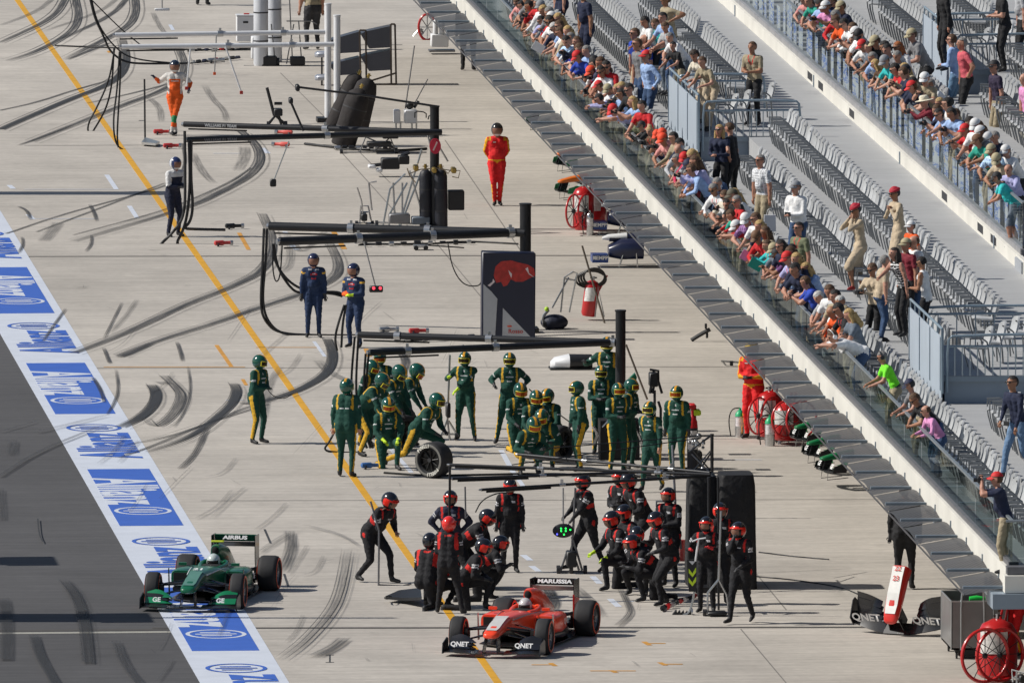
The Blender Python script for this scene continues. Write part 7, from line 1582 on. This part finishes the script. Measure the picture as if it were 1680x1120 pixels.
# people standing higher up
spec(957, -8, 'stand', 'navy', 'dark', Z2, 205, full='person in dark blue uniform standing at the top edge, head cut off', pants='navy', H=1.8, sleeve='short')
spec(915, -45, 'stand', 'navy', 'dark', Z1, 200, full='person in navy trousers at the top edge with only legs showing', pants='navy')
spec(1045, 73, 'stand', 'grey', 'brown', Z1, 200, full='tall man in grey t-shirt and jeans standing behind the rail crowd near the top', pants='jeans', sleeve='short', H=1.84, ext=('sun',))
spec(1060, 93, 'hips', 'sky', 'redcap', Z1, 205, full='man in red cap and light blue shirt, hands on hips, beside the stair platform', pants='jeans', sleeve='long', H=1.8)
Zp = Z1+.95
for (x, y, ps, tp, gr_, fl, lb) in [(1041, 56, 'stand', 'blue', 'brown', Z1, 'man with sunglasses and blue shirt behind the grey t-shirt near the top'), (1057, 66, 'stand', 'blue', 'bald', Z1, 'balding person in blue behind the red cap near the top'),
    (1058, 36, 'U', 'white', 'dark', Z2, 'dark haired man in white top, leftmost behind the side panel'), (1075, 40, 'U', 'turq', 'brown', Z2, 'person in turquoise behind the side panel near the top'), (1087, 30, 'U', 'sky', 'dark', Z3, 'dark haired man in light blue, topmost behind the side panel'),
    (1091, 45, 'U', 'lgrey', 'brown', Zp, 'brown haired man in pale grey leaning on the side panel'), (1099, 62, 'L', 'white', 'greyh', Zp, 'grey haired man in white leaning over the side panel'), (1104, 76, 'U', 'black', 'dark', Zp, 'person in black t-shirt at the side panel'),
    (1139, 92, 'U', 'cream', 'curly', Zp, 'woman with dark curls and cream top holding the platform rail'), (1152, 102, 'U', 'khaki', 'brown', Zp, 'person in pale khaki behind the woman with dark curls')]:
    spec(x, y, ps, tp, gr_, fl, 205+RN.uniform(-10, 15), full=lb, female='woman' in lb, pants='beige' if 'woman' in lb else None, sleeve='short', ext=('sun',) if 'sungl' in lb else ())
spec(1234, 78, 'front', 'khaki', 'brown', Zp, 235, full='man in beige shirt and black trousers standing on the stair platform', pants='black', sleeve='short', lanyard='red', H=1.72)
spec(1180, 214, 'front', 'navy', 'blond', Z2, 235, full='blond woman in navy blazer with sunglasses below the stair platform', pants='black', sleeve='long', ext=('sun',), female=True, H=1.68)
spec(1197, 211, 'hip1', 'black', 'brown', Z2, 150, full='woman in black dress looking down beside the blond woman in navy', pants='black', sleeve='short', female=True, H=1.7, over=dict(look=(30, 0)))
spec(1247, 264, 'stand', 'lgrey', 'greyh', Z2, 215, full='grey haired man in plaid shirt and khaki trousers carrying a white bag', pants='khaki', sleeve='short', style='plaid', ext=('sun',), H=1.76)
spec(1305, 308, 'front', 'white', 'greycap', Z2, 225, full='man in white shirt, grey cap and jeans checking his phone', pants='jeans', sleeve='long', ext=('sun',), held_='phone', H=1.78)
spec(1310, 375, 'stand', 'olive', 'dark', Z1, 215, full='man in olive t-shirt with red lanyard and dark shorts', pants='black', shorts=1, sleeve='short', lanyard='red', ext=('sun',), H=1.8, bulk=1)
spec(1404, 345, 'chin', 'beige', 'beret', Z2, 200, full='stewardess in beige suit and red hat covering her face with both hands', pants='beige', skirt=1, sleeve='long', female=True, H=1.74, shoe=(.3, .02, .02), over=dict(handL=(.2, .07, 1.50), handR=(.2, -.07, 1.50), look=(25, 0), footL=(.16, .1, .20), footR=(-.14, -.08, .08), poleL=(.3, .7, -1), poleR=(.3, -.7, -1)))
spec(1468, 318, 'chin', 'beige', 'beret', Z3, 200, full='stewardess in beige suit and red hat standing on the walkway', pants='beige', skirt=1, sleeve='long', female=True, H=1.72, over=dict(handL=(.2, .05, 1.36), handR=(.2, -.05, 1.36), look=(15, 0), poleL=(.1, .7, -1), poleR=(.1, -.7, -1)))
spec(1494, 372, 'stand', 'orange', 'whitecap', Z3, 210, full='child in white cap and orange shirt on the walkway', H=1.45)
spec(1499, 397, 'stand', 'white', 'bald', Zp, 205, full='bald man in white polo behind the woman in white tank top', pants='jeans', sleeve='short', H=1.76)
spec(1486, 402, 'stand', 'maroon', 'khakicap', Zp, 215, full='person in pale cap and maroon shirt behind the striped top', pants='black', H=1.72)
spec(1467, 416, 'stand', 'black', 'longdark', Zp, 205, full='woman in striped top with long black hair pointing with one arm', pants='black', sleeve='none', style='stripe', female=True, H=1.66, over=dict(handR=(.62, .1, 1.18), lean=15))
spec(1512, 431, 'front', 'white', 'dark', Zp, 160, full='woman in white tank top and black trousers at the side rail', pants='black', sleeve='none', female=True, H=1.62, over=dict(look=(30, 0)))
spec(1431, 442, 'front', 'beige', 'brown', Z1, 225, full='woman in beige blouse and black trousers taking a photo', pants='black', sleeve='long', female=True, H=1.74, ext=('sun',), held_='camera', over=dict(handL=(.45, .1, 1.25), handR=(.45, -.05, 1.25), look=(20, 0)))
spec(1452, 428, 'stand', 'beige', 'greyh', Z2, 10, full='person in beige with back turned beside the striped top', H=1.6)
spec(1661, 628, 'walk', 'navy', 'dark', Z2, 215, full='man in navy shirt and faded jeans walking between the seat rows', pants=(.13, .22, .36), sleeve='long', H=1.8, held_='phone', over=dict(handR=(.3, -.1, 1.0)))
upper = """1285,1,L,rose,brown|1298,9,L,maroon,brown|1318,2,L,teal,brown|1333,8,L,sky,dark|1347,12,P,pink,whitecap|1357,2,U,navy,dark|1380,12,U,navy,khakicap|1371,26,L,red,greyh|1385,40,L,white,dark|1355,36,L,orange,brown|1373,65,P,black,dark|1396,58,L,white,blackcap|1387,75,L,white,redcap|
1421,78,U,slate,dark|1436,69,U,black,khakicap|1473,78,U,white,redhead|1430,95,L,sky,greyh|1414,106,L,brown,blond|1449,101,L,turq,greycap|1472,93,U,grey,greyh|1453,120,P,navy,brown|1466,114,L,red,dark|1479,136,L,navy,dark|1496,143,L,navy,redcap|1494,168,P,maroon,hat|
1513,181,P,navy,brown|1524,170,U,sky,tail|1531,188,L,sky,dark|1553,187,L,sky,dark|1569,214,P,red,redcap|1595,231,L,teal,browncap|1603,247,L,sky,khakicap|1622,279,P,lav,bald|1614,262,L,beige,khakicap"""
for i, it in enumerate(upper.replace('\n', '').split('|')):
    x, y, ps, top, gear = it.split(','); kw = {}
    if gear in ('khakicap',) and top == 'sky': kw['style'] = 'plaid'
    spec(int(x), int(y), ps, top, gear, ZU, where='at the upper rail', **kw)
spec(1636, 292, 'L', 'turq', 'blackcap', ZU, 180, full='man in turquoise shirt and black cap leaning at the upper deck corner', pants='slate', shorts=1, sleeve='short', H=1.82)
spec(1496, 58, 'U', 'grey', 'khakicap', ZU, 195, full='man in grey t-shirt with backward khaki cap standing over the upper rail crowd', pants='black', sleeve='short', H=1.86)
spec(1561, 66, 'front', 'sky', 'brown', ZU, 160, full='man in pale blue shirt and jeans facing the coral shirt', pants=(.12, .22, .35), sleeve='long', H=1.78)
spec(1578, 72, 'hip1', 'coral', 'greyh', ZU, 190, full='grey haired man in coral polo, hand on hip', pants='black', sleeve='short', H=1.84, untuck=False)
spec(1631, 110, 'stand', (.03, .02, .05), 'blackcap', ZU, 200, full='man in dark polo, black cap and khaki shorts behind the upper rail', pants='khaki', shorts=1, sleeve='short', H=1.82)
spec(1681, 130, 'stand', 'pink', 'bald', ZU, 200, full='person in pink shirt and light shorts cut off by the right edge', pants='cream', shorts=1, sleeve='short', H=1.8)
spec(1545, -18, 'stand', 'black', 'dark', UF+.95, 200, full='person in black behind the upper platform rail, left one', pants='black', H=1.8)
spec(1641, -15, 'front', 'black', 'brown', UF+.95, 190, full='person in black and yellow jersey behind the upper platform rail', pants='black', H=1.78)
spec(1672, -22, 'stand', 'lgrey', 'greyh', UF+.95, 190, full='person in grey and white top behind the upper platform rail', pants='black', H=1.8)
spec(1092, 0, 'stand', 'khaki', 'brown', Z3, 200, full='seated person in khaki beside the empty seats at the top edge', pants='black', over=dict(pelvis=(0, 0, .5), footL=(.45, .1, .08), footR=(.45, -.1, .08)))
for k, p, a_, tw_, gw_, o in held:
    g = MB(); root = empty('camera' if k == 'camera' else 'phone', p, a_, None, 'camera' if k == 'camera' else 'phone', None)
    if k == 'camera': g.box((.04, 0, .01), (.06, .13, .085), blk); g.build('body', root, bevel=.008); g = MB(); g.cyl((.06, 0, .01), (.13, 0, .01), .034, blk, n=12); g.build('lens', root, smooth=40); g = MB(); g.box((.03, 0, .06), (.04, .04, .02), blk); g.build('viewfinder', root)
    else: g.box((.04, 0, .02), (.012, .14, .072), blk); g.build('case', root, bevel=.004); g = MB(); g.box((.033, 0, .02), (.003, .125, .06), mat((.1, .12, .16), .1)); g.build('screen', root)
    root['_lab'] = (k, tw_, gw_); root['label'] = 'x'; o['_held'] = 1
# labels of look-alikes are told apart by the neighbour below them
byl = {}
for q in ALLP: byl.setdefault(q[0]['label'], []).append(q)
for l, qs in byl.items():
    if len(qs) > 1:
        for q in qs:
            near_ = sorted([z for z in ALLP if z is not q], key=lambda z: (z[1]-q[1])**2+(z[2]-q[2])**2)
            q[0]['label'] = l.replace('at the ', '').replace('standing behind the ', 'behind ')+' by %s top, %s' % (CW.get(near_[0][3], 'dark'), HW[near_[0][4]])
byl = {}
for q in ALLP: byl.setdefault(q[0]['label'], []).append(q)
for l, qs in byl.items():
    if len(qs) > 1:
        qs.sort(key=lambda q: q[2])
        for i, q in enumerate(qs): q[0]['label'] = ('nearer ' if i else 'farther ')+q[0]['label'] if len(qs) == 2 else ['farthest ', 'middle ', 'nearest '][min(i, 2)]+q[0]['label']
hl = {}
for o in list(bpy.data.objects):
    if '_lab' in o:
        k, tw_, gw_ = o['_lab']; del o['_lab']; base = ('black camera' if k == 'camera' else 'dark phone')+' held by person in %s with %s' % (tw_, gw_)
        n_ = hl.get(base, 0); hl[base] = n_+1; o['label'] = base+(', nearer the red car' if n_ == 1 else ', nearer the top' if n_ == 2 else ''); o['group'] = 'cameras and phones raised at the rails'
    if '_held' in o: del o['_held']
p = ALLP[[q[0]['label'].endswith('white bag') for q in ALLP].index(True)][0]
b = at(1263, 366, Z2+.55); root = empty('shopping_bag', b, 0, 'white paper bag hanging from the hand of the plaid shirt man', 'bag')
g = MB(); g.box((0, 0, 0), (.22, .09, .30), wht, None, .95); g.build('body', root); g = MB(); g.tube([(-.06, 0, .15), (-.04, 0, .26), (.04, 0, .26), (.06, 0, .15)], .005, wht, 5, 1); g.build('handle', root)
for lb_, x, y, z, c_ in [('teal folder held out by the crowd at the lower rail', 1240, 434, LZ+.9, 'teal'), ('pink fan held by the person below the red shirt', 1226, 421, LZ+.9, 'pink'), ('white sheet of paper held at the lower rail near the top', 883, 78, LZ+1.1, 'white')]:
    b = at(x, y, z); g = MB(); g.box((0, 0, 0), (.24, .02, .18), mat(c_, .6), Matrix.Rotation(R(30), 3, 'Y')); g.box((0, .012, 0), (.22, .008, .16), mat('white', .6), Matrix.Rotation(R(30), 3, 'Y')); o = g.build('folder' if 'folder' in lb_ else 'fan' if 'fan' in lb_ else 'paper', loc=(0, 0, 0)); o.location = b; tag(o, lb_, 'folder' if 'folder' in lb_ else 'fan' if 'fan' in lb_ else 'paper')

ORD = ['', 'second ', 'third ', 'fourth ', 'fifth ', 'sixth ', 'seventh ', 'eighth ', 'ninth ', 'tenth ']
cnt = {}; seen_ = set()
for c, nm, X, Y in SEATS:
    px, py = proj((c.location.x, Y, c.location.z+.6))
    q = min(ALLP, key=lambda z: (z[1]-px)**2+(z[2]-py)**2); up_ = py < q[2]
    k = (nm, id(q), up_); cnt.setdefault(k, []).append((abs(Y-q[0].location.y), c, q, nm, up_))
for v in cnt.values():
    v.sort(key=lambda t: t[0])
    for i, (d, c, q, nm, up_) in enumerate(v):
        o_ = ORD[i] if i < len(ORD) else '%dth ' % (i+1)
        if (o_, up_, CW.get(q[3], 'dark'), HW[q[4]], nm) in seen_: nm = nm.replace(' stand', ' stand near %s' % ('the cars' if q[2] > 500 else 'the platform' if q[2] > 200 else 'the top edge'))
        seen_.add((o_, up_, CW.get(q[3], 'dark'), HW[q[4]], nm))
        c['label'] = '%sseat %s %s, %s, %s' % (o_, 'beyond' if up_ else 'before', CW.get(q[3], 'dark'), HW[q[4]], nm)

bpy.data.scenes.remove(TS)
